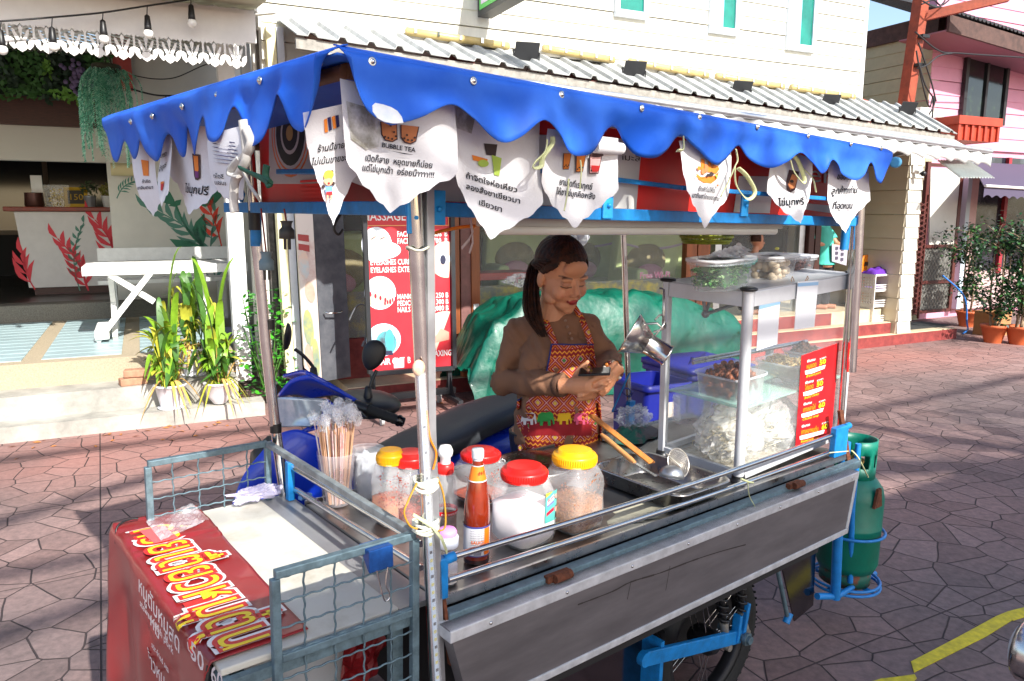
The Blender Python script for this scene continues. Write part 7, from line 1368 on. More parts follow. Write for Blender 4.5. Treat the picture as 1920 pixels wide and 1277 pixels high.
g = G(); g.box(.012, Wc-.012, .006, Dc-.01, .012, .016); g.build('floor_sheet', mat('speckled cabinet floor', s(196, 192, 180), .5, c2=s(150, 140, 120), vs=60), cab)
g = G(); a = hit(CM, 1300, 570, 1, .2); b = hit(CM, 1308, 595, 1, .2); c = hit(CM, 1320, 570, 1, .2); d = hit(CM, 1375, 582, 1, .2); g.tube([a+V((0, 0, .03)), b], .006, 6); g.tube([c+V((0, 0, .03)), b], .006, 6); g.tube([b, d+V((.05, 0, .01))], .006, 8); g.ell(b, .013, 12, 8); g.build('hanger_bracket', mat('cast grey bracket', s(150, 152, 154), .5, .5), cab)
pap = mat('white laminated paper', s(238, 240, 244), .25); pbl = mat('pale blue header', s(150, 192, 228), .4)
def leafp(pix, lab, y, hdr, gp='payment cards on the cabinet'):
    a, b, c, d = [hit(CM, x, yy, 1, y) for x, yy in pix]; t = thing('payment_card', lab, 'card', CM, gp); g = G(); g.hexa([p+V((0, .0012, 0)) for p in (d, c, b, a)], [d, c, b, a]); g.build('card', pap, t)
    e = .0012; g = G(); k = hdr; g.add([a+V((0, -e, 0))-(a-d)*.03, b+V((0, -e, 0))-(b-c)*.03, b.lerp(c, k)+V((0, -e, 0)), a.lerp(d, k)+V((0, -e, 0))][::-1], [(0, 1, 2, 3)]); g.build('header', pbl, t)
leafp([(1406, 572), (1446, 566), (1445, 652), (1406, 661)], 'white laminated card with pale blue header taped inside beside the post', -.006, .13)
leafp([(1478, 538), (1517, 539), (1514, 626), (1476, 628)], 'white card with darker blue header clipped to the cabinet top rail', -.014, .10)
t = thing('bulldog_clip', 'black bulldog clip holding the card on the cabinet rail', 'clip', CM @ Matrix.Translation(hit(CM, 1500, 545, 1, -.012)))
g = G(); g.hexa([(-.022, -.010, -.008), (.022, -.010, -.008), (.022, .0, -.008), (-.022, 0, -.008)], [(-.022, -.006, .012), (.022, -.006, .012), (.022, .02, .012), (-.022, .02, .012)]); g.build('body', mat('black clip', s(40, 36, 30), .35, .5), t)
for x0, x1, y1 in ((-.012, -.016, .02), (.008, .03, -.005)): g = G(); g.tube([(x0-.004, y1*.5, .012), (x1-.006, y1, .035), (x1, y1, .044), (x1+.006, y1, .036), (x0+.005, y1*.5, .012)], .0013, 5); g.build('wire_handle', mat('brass wire', s(170, 130, 90), .35, .8), t)
mn = [hit(CM, x, y, 1, -.005) for x, y in [(1493, 678), (1563, 660), (1557, 834), (1490, 853)]]
t = thing('menu_poster', 'red menu poster with yellow prices stuck on the cabinet front', 'poster', CM)
g = G(); g.hexa([p+V((0, .0015, 0)) for p in (mn[3], mn[2], mn[1], mn[0])], [mn[3], mn[2], mn[1], mn[0]]); g.build('sheet', mat('red menu print', s(216, 32, 38), .3, coat=.3), t)
g = G()
P_ = lambda p: V((p.x, -.0068, p.z))
for i, (yy, th, en, pr, w1) in enumerate([(712, 'หมูแดด', 'Braised pork', '50', 0), (752, 'ไก่แดด', 'Braised Chicken', '50', -2), (792, 'เกาเหลาไก่', 'Chicken soup', '60', 5), (833, 'เกาเหลาหมูตุ๋น', 'Braised pork soup', '60', 14)]):
    x0 = 1503-i*1.3; tr = -.19
    ptxt(g, CM, 1, -.006, 'พิเศษ', (x0, yy-20), (x0+16, yy-23), 5, 0, P_, off=.02); ptxt(g, CM, 1, -.006, 'ราคา', (x0+24+w1, yy-23), (x0+36+w1, yy-26), 3.5, 0, P_, off=.02)
    ptxt(g, CM, 1, -.006, th, (x0, yy-8), (x0+18+w1, yy-12), 9, 1, P_, off=.02); ptxt(g, CM, 1, -.006, pr, (x0+24+w1, yy-13), (x0+36+w1, yy-16), 9, 2, P_, off=.03)
    ppoly(g, CM, 1, -.006, [(x0-3, yy-5), (x0+36+w1*.6, yy-13), (x0+34+w1*.6, yy-6), (x0+10, yy+1), (x0-2, yy+2)], 0, P_)
    ptxt(g, CM, 1, -.006, en, (x0, yy+8), (x0+28+w1*.4, yy+2), 5, 2, P_, shear=.3)
g.build('lettering', [mat('menu white', s(240, 236, 232), .4), mat('menu orange', s(246, 160, 30), .4), mat('menu yellow', s(240, 226, 40), .4)], t)
def tub(px, py, z0, hx, hy, H, lab, fm, seed, chunk, fill=.8, lid=False, heap=.03, rz=0, mm=milky, n=120, r=.03, yy=None, fr=CM, ck=None):
    p = hit(fr, px, py, 2, z0) if yy is None else V((hit(fr, px, py, 1, yy).x, yy, z0)); t = thing('food_tub', lab, 'tub', fr @ at(WORLD, p.x, p.y, z0+.001, rz), 'plastic food tubs in and on the cabinet')
    g = G(); rtub(g, hx, hy, [(-.012, 0), (-.008, .004), (0, H), (.006, H+.001), (.006, H-.006)], r); g.build('tub', mm, t)
    g = G(); random.seed(seed)
    for i in range(n):
        x, y = random.uniform(-.93, .93), random.uniform(-.93, .93); z = random.uniform(.12, 1)*H*fill; e = 1-max(abs(x), abs(y))**3; z = min(z, H*fill) if random.random() < .6 else H*fill*.9+heap*e*random.random()
        chunk(g, V((x*(hx-.018), y*(hy-.018), z+.004)), i)
    g.build('food', fm, t)
    if lid: g = G(); rtub(g, hx, hy, [(.004, H+.002), (.009, H+.002), (.009, H+.010), (-.006, H+.010), (-.014, H+.006), (-hx*.9, H+.0062)], r, bottom=False); g.build('lid', thin('milky lid', (.88, .9, .93), .62, .3, .08), t)
    return t
def meat(g, c, i): M = euler(random.uniform(0, 6), random.uniform(0, 3), random.uniform(0, 3)).to_3x3(); g.ell(c, (random.uniform(.008, .016), random.uniform(.006, .011), random.uniform(.004, .008)), 6, 4, M, random.choice([0, 0, 1]))
def ball(g, c, i): g.ell(c, random.uniform(.0115, .0135), 12, 8, None, 0)
def leafc(g, c, i):
    d = V((random.gauss(0, 1), random.gauss(0, 1), random.gauss(0, .5))).normalized()*.010; w_ = d.cross(V((0, 0, 1))).normalized()*.0055; g.add([c-d, c+w_+V((0, 0, .004)), c+d, c-w_], [(0, 1, 2, 3)], random.choice([0, 0, 1, 2]))
def noodle(g, c, i): a = random.uniform(0, 6.28); r_ = random.uniform(.008, .018); g.tube([c+V((math.cos(a+k*.7)*r_, math.sin(a+k*.7)*r_*.8, .004*math.sin(k+i))) for k in range(6)], .0022, 5, random.choice([0, 0, 1]))
pork = [mat('braised pork', s(146, 84, 50), .5, var=.35, vs=60, bump=.3), mat('dark braised pork', s(96, 50, 30), .5, var=.3, vs=60)]
tub(1368, 745, zs+.003, .085, .085, .085, 'milky tub heaped with braised brown pork on the glass shelf', pork, 3, meat, .85, n=330, heap=.045)
tub(1470, 728, zs+.003, .075, .08, .08, 'milky tub of pale shredded chicken next to the pork', [mat('shredded chicken', s(216, 190, 130), .6, var=.15), mat('shredded chicken edge', s(176, 140, 84), .6)], 4, noodle, .9, n=170, yy=.15)
tub(1505, 712, zs+.003, .07, .06, .08, 'third milky tub of brown fried pieces deeper in the cabinet', pork, 5, meat, .95, n=120, yy=.24)
zt2 = HB+.003
green_v = [mat('chopped coriander', s(96, 176, 84), .6, var=.3, vs=40), mat('dark coriander', s(40, 110, 50), .6), mat('pale stalk', s(176, 214, 150), .6)]
tub(1350, 543, zt2, .106, .064, .082, 'oval lidded tub of chopped green herbs on top of the cabinet', green_v, 6, leafc, .72, True, .0, n=1700, r=.055, yy=.072, mm=thin('pale clear tub', (.8, .88, .93), .3, .2, .1))
tub(1443, 540, zt2, .075, .06, .085, 'lidded tub of pale meatballs in the middle of the cabinet top', mat('pale meatball', s(196, 178, 150), .5, var=.1), 7, ball, .85, True, .01, n=70, yy=.11, mm=thin('clear food tub', (.88, .9, .93), .22, .15, .06))
tub(1484, 525, zt2, .07, .06, .075, 'lidded tub of dark red liver slices at the right of the cabinet top', mat('liver slices', s(110, 58, 44), .4, var=.25, vs=40), 8, meat, .6, True, n=90, yy=.20, mm=MATS['clear food tub'])
p = hit(CM, 1378, 490, 1, .1); g = G()
g.grid(lambda u, v: V((lerp(-.09, .07, u), .05*math.sin(v*3)+.01*MN.noise(V((u*5, v*5, 0))), (.042*v*(.3+u) if v < .6 else .042*(1.2-v)*(.3+u))+.008*MN.noise(V((u*9, v*9, 2))))), 26, 14, s=False)
one('plastic_bag', g, thin('icy plastic bag', (.85, .9, .95), .5, .12, .25), 'flat clear plastic bag lying on the lidded tubs', 'bag', CM @ Matrix.Translation((p.x, .08, zt2+.096)))
ndl = thin('noodle bag film', (.95, .95, .93), .42, .15, .2); nd = [mat('white rice noodle', s(232, 226, 206), .6, var=.06), mat('cream noodle', s(222, 204, 160), .6)]
def noodlebag(x, y, z, r, lab, seed, nn=110):
    t = thing('noodle_bag', lab, 'bag', CM @ Matrix.Translation((x, y, z)), 'bags of rice noodles in the cabinet'); g = G(); random.seed(seed)
    for i in range(nn):
        c = V((random.uniform(-1, 1)*r[0]*.6, random.uniform(-1, 1)*r[1]*.6, random.uniform(-1, 1)*r[2]*.55)); a = random.uniform(0, 6.28); q = random.uniform(.02, .04); tl_ = random.uniform(-.6, .6)
        g.tube([c+V((math.cos(a+k*.6)*q, math.sin(a+k*.6)*q*.7, q*tl_*math.sin(k*.8))) for k in range(8)], .0016, 4, random.choice([0, 0, 0, 1]), caps=False)
    g.build('noodles', nd, t); g = G(); crumple(g, (0, 0, 0), r, seed, 24, .22); g.tube([(0, 0, r[2]*.8), (.02, .0, r[2]*1.25), (.05, .01, r[2]*1.4)], [.02, .008, .02], 8); g.build('film', ndl, t)
zb = .017
noodlebag(.12, .12, zb+.085, (.12, .10, .085), 'clear bag of thin rice noodles at the left of the cabinet floor', 5)
noodlebag(.33, .10, zb+.095, (.12, .095, .095), 'puffy bag of bright white noodles in the middle of the cabinet floor', 6, 150)
noodlebag(.24, .2, zb+.12, (.11, .07, .12), 'tall bag of white noodles behind the others in the cabinet', 7)
g = G()
for k in range(14): g.lathe([(.04, .0), (.062, .006), (.064, .007)], 26, Matrix.Translation((.002*math.sin(k*2), .002*math.cos(k*3), k*.0062)), caps=False)
one('plate_stack', g, thin('clear plate rim', (.9, .92, .95), .35, .1), 'stack of clear plastic lids at the back left of the cabinet', 'plates', CM @ Matrix.Translation((.075, .235, zb+.11)))
g = G(); a = hit(CM, 1290, 688, 1, .27); b = hit(CM, 1505, 665, 1, .27); g.tube([a, a.lerp(b, .4), b], [.006, .008, .006], 8); g.tube([a+V((0, .0, .012)), b+V((0, 0, .004))], .004, 8); one('tongs', g, steel, 'long steel tongs lying across the food tubs in the cabinet', 'tongs', CM)
FM_a = cp(1196, 634, 1, .27); FM_b = cp(1250, 666, 1, .20); ax_ = (FM_b-FM_a); Lx = ax_.length; q = ax_.to_track_quat('Z', 'Y').to_matrix().to_4x4()
t = thing('steel_funnel', 'shiny steel funnel with wide straight spout hooked on the cabinet corner', 'funnel', CART @ Matrix.Translation(FM_a) @ q)
k = Lx; ms = mat('mirror steel', s(216, 214, 210), .2, 1, var=.1, vs=20)
g = G(); g.lathe([(.0665, -.030), (.064, -.026), (.032, .034)], 44, caps=False); g.build('cone', ms, t, solid=.0015); g = G(); g.lathe([(.0325, .030), (.0325, .034), (.031, .038), (.031, .098), (.0335, .100), (.0335, .104), (.031, .104)], 40, caps=False); g.build('spout', ms, t, solid=.0015)
g = G(); g.tube([(.0, .05, -.0), (.0, .068, .025), (.0, .062, .05), (.0, .04, .03)], .0035, 8); g.build('loop', ms, t)
g = G(); h0 = cp(1240, 545, 1, .31); h1 = cp(1241, 606, 1, .30); g.tube([h0+V((.008, .012, .006)), h0+V((0, -.01, .004)), h0.lerp(h1, .5)+V((-.004, -.012, 0)), h1+V((-.006, -.01, .01)), h1+V((.0, -.014, -.012)), h1+V((.006, -.01, .004))], .004, 7); g.tube(spline([cp(x, y, 1, .27) for x, y in [(1228, 600), (1240, 590), (1246, 604), (1236, 620), (1226, 632)]], 5), .003, 6); one('hook', g, steel, 'steel hook over the cabinet corner carrying the funnel', 'hook', CART)

bp_ = mat('glossy deep blue paint', s(22, 62, 206), .28, var=.06, coat=.5); bk_ = mat('satin black plastic', s(30, 31, 34), .45, var=.15); sv = mat('smoked lamp glass', s(150, 168, 186), .12, .3, spec=.8, c2=s(214, 224, 232), vs=6)
bike = thing('motorbike', 'blue scooter with black seat and mirrors coupled to the far side of the cart', 'motorbike', CART)
BY = 1.2
WF = V((-.03, 1.14, .285)); g = G(); M = Matrix.Translation(WF) @ Matrix.Rotation(math.pi/2, 4, 'X'); g.lathe([(.215, -.03), (.24, -.04), (.268, -.034), (.283, -.012), (.285, 0), (.283, .012), (.268, .034), (.24, .04), (.215, .03)], 44, M, caps=False)
for i in range(48):
    for sg in (-1, 1): M2 = M @ Matrix.Rotation(i/48*6.2832, 4, 'Z'); g.hexa([M2 @ V(p) for p in [(.27, 0, sg*.006), (.275, .02, sg*.03), (.275, .03, sg*.03), (.27, .01, sg*.006)]], [M2 @ V(p) for p in [(.289, 0, sg*.006), (.28, .02, sg*.034), (.28, .03, sg*.034), (.289, .01, sg*.006)]])
wh2 = bpy.data.objects.new('wheel', None); COL.objects.link(wh2); wh2.parent = bike; g.build('tyre', rubber, wh2); g = G(); g.lathe([(.218, -.02), (.2, -.015), (.2, .015), (.218, .02)], 36, M, caps=False)
for i in range(5): a = i*1.2566; g.bar(M @ V((0, 0, 0)), M @ V((.2*math.cos(a), .2*math.sin(a), 0)), .03, .02, up=(0, 1, 0))
g.build('rim', bk_, wh2)
WR = WF+V((1.22, 0, 0)); g = G(); M = Matrix.Translation(WR) @ Matrix.Rotation(math.pi/2, 4, 'X'); g.lathe([(.215, -.03), (.24, -.045), (.283, -.012), (.285, 0), (.283, .012), (.24, .045), (.215, .03)], 40, M, caps=False); g.lathe([(.02, -.05), (.05, -.02), (.218, -.01), (.218, .01), (.05, .02), (.02, .05)], 30, M); g.build('rear_wheel', rubber, bike)
def loft(secs, n=16, m=None, g=None):
    """body lofted through (centre, half width y, half height z) sections along x"""
    g = g or G(); vs = []
    for c, hw, hz in secs:
        for j in range(n): a = j/n*6.2832; k = 1/(abs(math.cos(a))**3.2+abs(math.sin(a))**3.2)**(1/3.2); vs.append((c[0], c[1]+hw*k*math.cos(a), c[2]+hz*k*math.sin(a)))
    g.add(vs, [(i*n+j, i*n+(j+1) % n, (i+1)*n+(j+1) % n, (i+1)*n+j) for i in range(len(secs)-1) for j in range(n)]+[tuple(range(n))[::-1], tuple(range(len(vs)-n, len(vs)))], m, True); return g
P = lambda x, y, yy: cp(x, y, 1, yy)
f0 = P(450, 925, 1.02)
g = G()   # leg shield / front fairing: faceted shell towards the viewer
def shell(pix_rows, ys, name, m, th=.012):
    rows = [spline([P(x, y, yy) for (x, y), yy in zip(r, ys)], 5) for r in pix_rows]; rows = list(zip(*[spline(list(c), 5) for c in zip(*rows)])); g = G(); nu = len(rows[0]); vs = [p for r in rows for p in r]
    g.add(vs, [(i*nu+j, i*nu+j+1, (i+1)*nu+j+1, (i+1)*nu+j) for i in range(len(rows)-1) for j in range(nu-1)], 0, True); return g.build(name, m, bike, solid=th)
shell([[(434, 950), (480, 945), (600, 960)], [(455, 895), (500, 885), (605, 905)], [(490, 850), (530, 840), (605, 865)], [(520, 815), (560, 806), (598, 822)]], [1.06, 1.03, .98], 'front_shield', bp_)
shell([[(438, 948), (475, 935), (560, 950)], [(420, 1000), (470, 990), (560, 1010)]], [1.06, 1.05, 1.0], 'mud_guard', bp_)
loft([((.12, 1.2, .80), .05, .06), ((.18, 1.2, .78), .09, .12), ((.26, 1.2, .74), .10, .16), ((.36, 1.2, .66), .10, .2), ((.42, 1.2, .5), .08, .2)]).build('inner_cowl', bk_, bike)
shell([[(522, 742), (545, 715), (580, 704)], [(556, 738), (600, 722), (640, 735)], [(580, 745), (640, 740), (697, 768)]], [1.22, 1.14, 1.08], 'headlamp_cowl', bp_)
shell([[(530, 705), (560, 697), (575, 698)], [(545, 708), (590, 712), (620, 722)], [(560, 720), (620, 735), (690, 765)]], [1.3, 1.18, 1.1], 'headlamp_cowl', bp_)
shell([[(522, 745), (550, 745), (612, 748)], [(524, 772), (555, 778), (600, 782)], [(528, 800), (552, 800), (582, 800)]], [1.16, 1.10, 1.06], 'headlamp', sv)
shell([[(583, 805), (600, 770), (612, 748)], [(560, 812), (620, 790), (650, 772)], [(600, 800), (660, 785), (700, 770)]], [1.08, 1.10, 1.12], 'cowl_stripe', bp_)
c = P(700, 758, 1.10); g = G(); g.ell(c+V((0, .06, -.01)), (.12, .15, .045), 20, 12); g.build('handlebar_cover', bk_, bike)
a = P(690, 768, 1.04); b = P(752, 790, .95); g = G(); n_ = 14; g.tube([a.lerp(b, i/n_) for i in range(n_+1)], [.0165+.0018*(i % 2) for i in range(n_+1)], 14); g.build('grip', rubber, bike); g = G(); d = (b-a).normalized(); g.tube([b-d*.012, b-d*.004, b, b+d*.01], [.0205, .0205, .017, .016], 14); g.cyl(b+d*.0095, b+d*.012, .006, 8); g.build('bar_end', mat('glossy black', s(18, 18, 20), .15), bike)
g = G(); g.cyl(a-d*.05, a, .02, 12); g.box(a.x-.03, a.x+.02, a.y+.01, a.y+.06, a.z-.02, a.z+.02); g.tube([a+V((-.01, .02, .0)), a+V((-.04, -.02, .0)), a+V((-.05, -.08, -.005))], .005, 6); g.build('switch_block', bk_, bike)
def mirror(base, pix, yy, ctr, rx, rz_, rot, lab=None, thk=.02):
    b0 = P(*base, yy); pts = [b0]+[P(x, y, yy) for x, y in pix]; g = G(); g.lathe([(.018, -.02), (.016, .0), (.012, .03), (.006, .035)], 12, Matrix.Translation(b0)); g.tube(spline(pts, 5), .0065, 8)
    m_ = bpy.data.objects.new('mirror', None); COL.objects.link(m_); m_.parent = bike; g.build('stalk', bk_, m_); c = P(*ctr, yy); g = G(); M = Matrix.Translation(c) @ rot
    g.grid(lambda u, v: M @ V((rx*(math.cos(u*6.2832))*math.sin(v*math.pi)*(1+.18*math.sin(u*6.2832)*math.sin(v*math.pi)), -thk*math.cos(v*math.pi)*(1 if math.cos(v*math.pi) > 0 else .3), rz_*math.sin(u*6.2832)*math.sin(v*math.pi))), 32, 14); g.build('housing', bk_, m_)
    g = G(); g.add([M @ V((rx*.9*math.cos(t_*.2618)*(1+.18*math.sin(t_*.2618)), thk*.32, rz_*.9*math.sin(t_*.2618))) for t_ in range(24)], [tuple(range(24))], 0, False); g.build('mirror_glass', chrome, m_)
mirror((690, 742, ), [(692, 735), (697, 715), (706, 694)], 1.1, (700, 666), .040, .056, euler(R_(-32), R_(18), 0))
mirror((588, 705), [(588, 690), (570, 668), (553, 655)], 1.36, (536, 632), .03, .062, euler(R_(60), R_(-32), R_(10)))
s0 = P(945, 800, 1.15)
sc_ = [((.50, 1.18, .715), .07, .018), ((.58, 1.18, .735), .12, .035), ((.72, 1.18, .765), .14, .045), ((.88, 1.18, .80), .145, .05), ((1.0, 1.18, .835), .14, .05), ((1.15, 1.18, .86), .12, .05), ((1.32, 1.18, .87), .09, .045), ((1.40, 1.18, .865), .05, .02)]
loft(sc_, 24).build('seat', mat('black seat vinyl', s(52, 55, 60), .5, var=.12, vs=6, bump=.08, bs=200), bike)
loft([((.48, 1.18, .60), .06, .1), ((.62, 1.18, .62), .13, .10), ((.9, 1.18, .66), .15, .10), ((1.2, 1.18, .72), .13, .09), ((1.45, 1.18, .78), .05, .05)], 20).build('body_side', bp_, bike)
loft([((.3, 1.18, .36), .1, .06), ((.7, 1.18, .36), .12, .12), ((1.0, 1.18, .34), .12, .12), ((1.3, 1.18, .3), .08, .06)], 16).build('engine', mat('dull engine metal', s(80, 80, 82), .5, .5, var=.3), bike)
g = G(); g.tube([(.14, 1.24, .8), (-.03, 1.20, .29)], .02, 10); g.tube([(.14, 1.12, .8), (-.03, 1.09, .29)], .016, 10); g.build('fork', bk_, bike)
p = cp(480, 925, 1, .74); g = G(); crumple(g, (0, 0, 0), (.06, .02, .018), 4, 20, .6); one('cellophane', g, thin('lilac cellophane', (.8, .75, .95), .55, .08, .25), 'crumpled lilac cellophane caught at the far wire rack', 'wrapper', at(CART, p.x, .74, p.z))
p = cp(568, 912, 1, .70); g = G(); g.box(-.02, .02, -.008, .008, 0, .012); one('lighter', g, mat('pale blue plastic', s(110, 160, 220), .3), 'small pale blue box lying by the rear rail bracket', 'box', at(CART, .075, .70, ZC, .3), bevel=.003)
bc_ = mat('royal blue crate plastic', s(24, 34, 134), .4, var=.08); 
for (x, y, yy, W_, D_2, H_2, lab, z0) in [(1300, 690, 1.35, .5, .4, .62, 'royal blue crate with lid standing behind the display cabinet', .0), (1215, 700, 1.3, .34, .3, .60, 'royal blue crate with holed rim left of the larger one', .0)]:
    p = cp(x, 800, 1, yy); t = thing('crate', lab, 'crate', at(CART, p.x, yy, 0, -.2), 'blue crates behind the cart'); ztp = cp(x, 668 if x > 1250 else 690, 1, yy).z-.03
    g = G(); h0_ = ztp-.28; rtub(g, W_/2-.03, D_2/2, [(-.02, 0), (0, ztp-.03)], .03); g.build('body', bc_, t)
    g = G(); rtub(g, W_/2-.03, D_2/2, [(.012, ztp-.06), (.014, ztp-.055), (.014, ztp-.03), (.004, ztp-.028)], .03, bottom=False); g.build('rim', bc_, t, solid=.006)
    if x > 1250: g = G(); rtub(g, W_/2-.02, D_2/2+.01, [(0, ztp-.028), (.012, ztp-.026), (.012, ztp), (-.03, ztp+.014), (-.2, ztp+.02)], .03, bottom=False); g.build('lid', bc_, t)
    else: g = G(); g.box(-.05, .03, -D_2/2-.012, -D_2/2-.006, ztp-.2, ztp-.12); g.build('hand_hole', mat('pale hole', s(190, 180, 170), .7), t)
LM = hit(WORLD, 1925, 1215, 2, .80); t = thing('parked_scooter', 'chrome headlamp rim and blue body of a scooter cut by the right picture edge', 'scooter', Matrix.Translation(LM) @ euler(R_(125), 0, 0))
g = G(); M = euler(0, R_(90), 0); g.lathe([(.055, -.04), (.062, -.02), (.064, 0), (.058, .008)], 32, M, caps=False); g.build('headlamp_rim', ms, t, solid=.003); g = G(); g.lathe([(.057, 0), (.045, .016), (.02, .026), (0, .028)], 28, M); g.build('headlamp_glass', thin('clear lamp glass', (.9, .95, .97), .45, .04), t); g = G(); g.lathe([(.054, .0), (.03, -.03), (0, -.04)], 24, M, caps=False); g.build('reflector', chrome, t)
g = G(); g.T = Matrix.Identity(4); loft([((.0-.03, 0, -.03), .06, .07), ((-.12, 0, -.06), .09, .11), ((-.3, 0, -.12), .08, .14), ((-.42, 0, -.25), .06, .2), ((-.5, 0, -.5), .05, .25)], 20, None, g); g.build('body', mat('navy scooter paint', s(28, 44, 96), .25, coat=.6), t)
g = G(); g.lathe([(.17, -.03), (.21, -.045), (.24, 0), (.21, .045), (.17, .03)], 32, Matrix.Translation((.02, 0, -.56)) @ euler(0, 0, R_(90)), caps=False); g.build('tyre', rubber, t); g = G(); g.tube([(-.08, .0, -.1), (.02, .06, -.56)], .015, 8); g.build('fork', chrome, t)
def fuse(g, vox, it=2):
    """melt overlapping closed shapes into one smooth skin"""
    me = g.mesh('skin', MATS['white paint']); o = bpy.data.objects.new('skin', me); COL.objects.link(o)
    k = o.modifiers.new('r', 'REMESH'); k.mode = 'VOXEL'; k.voxel_size = vox
    if it: k = o.modifiers.new('s', 'SMOOTH'); k.iterations = it; k.factor = .5
    m2 = bpy.data.meshes.new_from_object(o.evaluated_get(bpy.context.evaluated_depsgraph_get())); bpy.data.objects.remove(o); bpy.data.meshes.remove(me); m2.materials.clear()
    m2.polygons.foreach_set('use_smooth', [True]*len(m2.polygons)); return m2
def put(name, me, m, parent, M=None):
    me.name = name; me.materials.append(m); o = bpy.data.objects.new(name, me); COL.objects.link(o); o.parent = parent
    if M is not None: o.matrix_local = M
    return o
def paint(me, fn):
    at_ = me.color_attributes.new('tint', 'FLOAT_COLOR', 'POINT'); buf = []
    for v in me.vertices: buf += list(fn(v.co))+[1]
    at_.data.foreach_set('color', buf)
def tintmat(name, rough, sss=0, bump=0, bs=60):
    m = mat(name, (.5, .5, .5), rough, sss=sss, bump=bump, bs=bs); n = m.node_tree.nodes; a = n.new('ShaderNodeVertexColor'); a.layer_name = 'tint'; m.node_tree.links.new(a.outputs[0], n['Principled BSDF'].inputs['Base Color']); return m
skinm = tintmat('warm brown skin', .46, .1, .25, 300)
def hand(g, W, f, n, side, L=.17, curls=(.35, .4, .5, .6), spread=.1, th=(.5, .8, .5), s=1):
    """palm, four unequal bent fingers and a thumb leaving the side of the palm"""
    f, n = V(f).normalized(), V(n); n = (n-f*n.dot(f)).normalized(); sd = f.cross(n).normalized()*side
    g.tube([W-f*.03, W, W+f*.03*s, W+f*.065*s, W+f*.088*s], [.026, .025, .034*s, .038*s, .034*s], 14, flat=1); 
    a = len(g.v)-0
    for i, (o, l) in enumerate([(.029, .066), (.010, .075), (-.010, .070), (-.028, .054)]):
        p = W+f*.080*s+sd*o*s+n*.0; d = (f+sd*o*spread*12*.3).normalized(); pts = [p-f*.02]; ang = 0
        for k, q in enumerate((.42, .32, .26)):
            pts.append(p); dd = d*math.cos(ang)+n*math.sin(ang); p = p+dd*l*q*s; ang += curls[i]
        pts.append(p); g.tube(pts, [.0088*s, .0092*s, .0085*s, .0075*s, .0055*s], 10); g.ell(p, .0058*s, 8, 6)
    b = W+f*.022*s+sd*.024*s; d = (f*th[0]+sd*th[1]+n*th[2]).normalized(); d2 = (f*(th[0]+.5)+sd*th[1]*.4+n*th[2]).normalized()
    g.tube([b, b+d*.035*s, b+d*.035*s+d2*.028*s, b+d*.035*s+d2*.048*s], [.016*s, .0125*s, .011*s, .007*s], 10); g.ell(b+d*.035*s+d2*.05*s, .0078*s, 8, 6)
Wp = lambda x, y, Y: wy(x, y, Y)
YC = 2.72
wo_ = thing('person', 'vendor in brown long sleeved top and red elephant print apron looking down at her phone', 'person')
HC = Wp(1053, 516, 2.69); HM = Matrix.Translation(HC) @ euler(R_(30), 0, R_(20)) @ Matrix.Rotation(R_(-4), 4, 'Y') @ Matrix.Diagonal((1.06, 1.06, 1.06, 1))
hp = lambda x, y, z: HM @ V((x, y, z))
HR = HM.to_3x3()
g = G()
def E_(c, r): g.ell(hp(*c), r, 28, 18, HR)
E_((0, .012, .035), (.075, .095, .088)); E_((0, -.022, -.02), (.0665, .070, .082)); E_((0, -.048, -.078), (.040, .036, .030)); E_((0, -.066, -.096), (.021, .018, .016))
for q in (-1, 1): E_((q*.036, -.058, -.032), (.028, .026, .028)); E_((q*.029, -.076, .022), (.024, .013, .009)); E_((q*.031, -.0745, .001), (.0165, .0135, .010)); E_((q*.0105, -.098, -.030), (.0085, .010, .0075)); E_((q*.073, .012, -.012), (.009, .019, .030)); E_((q*.05, -.02, -.065), (.018, .035, .022))
g.tube([hp(0, -.080, .016), hp(0, -.090, -.002), hp(0, -.103, -.020), hp(0, -.107, -.027)], [.007, .009, .0115, .0118], 12)
E_((0, -.0905, -.0535), (.020, .0075, .005)); E_((0, -.0885, -.0625), (.017, .0075, .0055)); E_((0, -.074, .055), (.045, .02, .03))
nb = Wp(1030, 606, 2.74)
g.tube([hp(0, .02, -.03), hp(0, .01, -.09), nb, nb+V((0, 0, -.06))], [.058, .056, .062, .09], 20)
SL, SR = Wp(974, 622, 2.76), Wp(1096, 614, 2.74); EL, ER = Wp(950, 712, 2.73), Wp(1138, 674, 2.70); WL, WRt = Wp(1064, 724, 2.50), Wp(1150, 697, 2.50)
CH = Wp(1038, 665, YC+.02); WA = Wp(1046, 760, YC+.02); HI = V((WA.x, YC+.03, .86))
g.tube([SL, SL.lerp(SR, .5), SR], [.045, .075, .045], 14); g.tube([nb-V((0, 0, .03)), CH, WA, HI], [.07, .12, .12, .13], 18)
for a, b, c in ((SL, EL, WL), (SR, ER, WRt)): g.tube([a, a.lerp(b, .5), b, b.lerp(c, .5), c], [.05, .047, .040, .036, .026], 14)
for q in (-1, 1): hx_ = HI+V((q*.085, 0, 0)); g.tube([hx_, hx_+V((0, 0, -.38)), V((hx_.x, hx_.y+.02, .08)), V((hx_.x, hx_.y+.01, .03))], [.1, .065, .042, .04], 14); g.tube([V((hx_.x, hx_.y+.03, .035)), V((hx_.x, hx_.y-.15, .03))], [.035, .032], 12)
hand(g, WL, (.93, -.22, .10), (-.1, -.45, .9), -1, curls=(.22, .25, .3, .35), th=(.55, .5, 1.0))
hand(g, WRt, (-.62, -.12, -.62), (-.5, .5, .4), -1, curls=(.25, .3, .35, .4), th=(.7, .5, .2))
me = fuse(g, .0034, 2); HI4 = HM.inverted()
SK = s(214, 150, 112); LIP = s(168, 50, 50); DK = s(36, 24, 22)
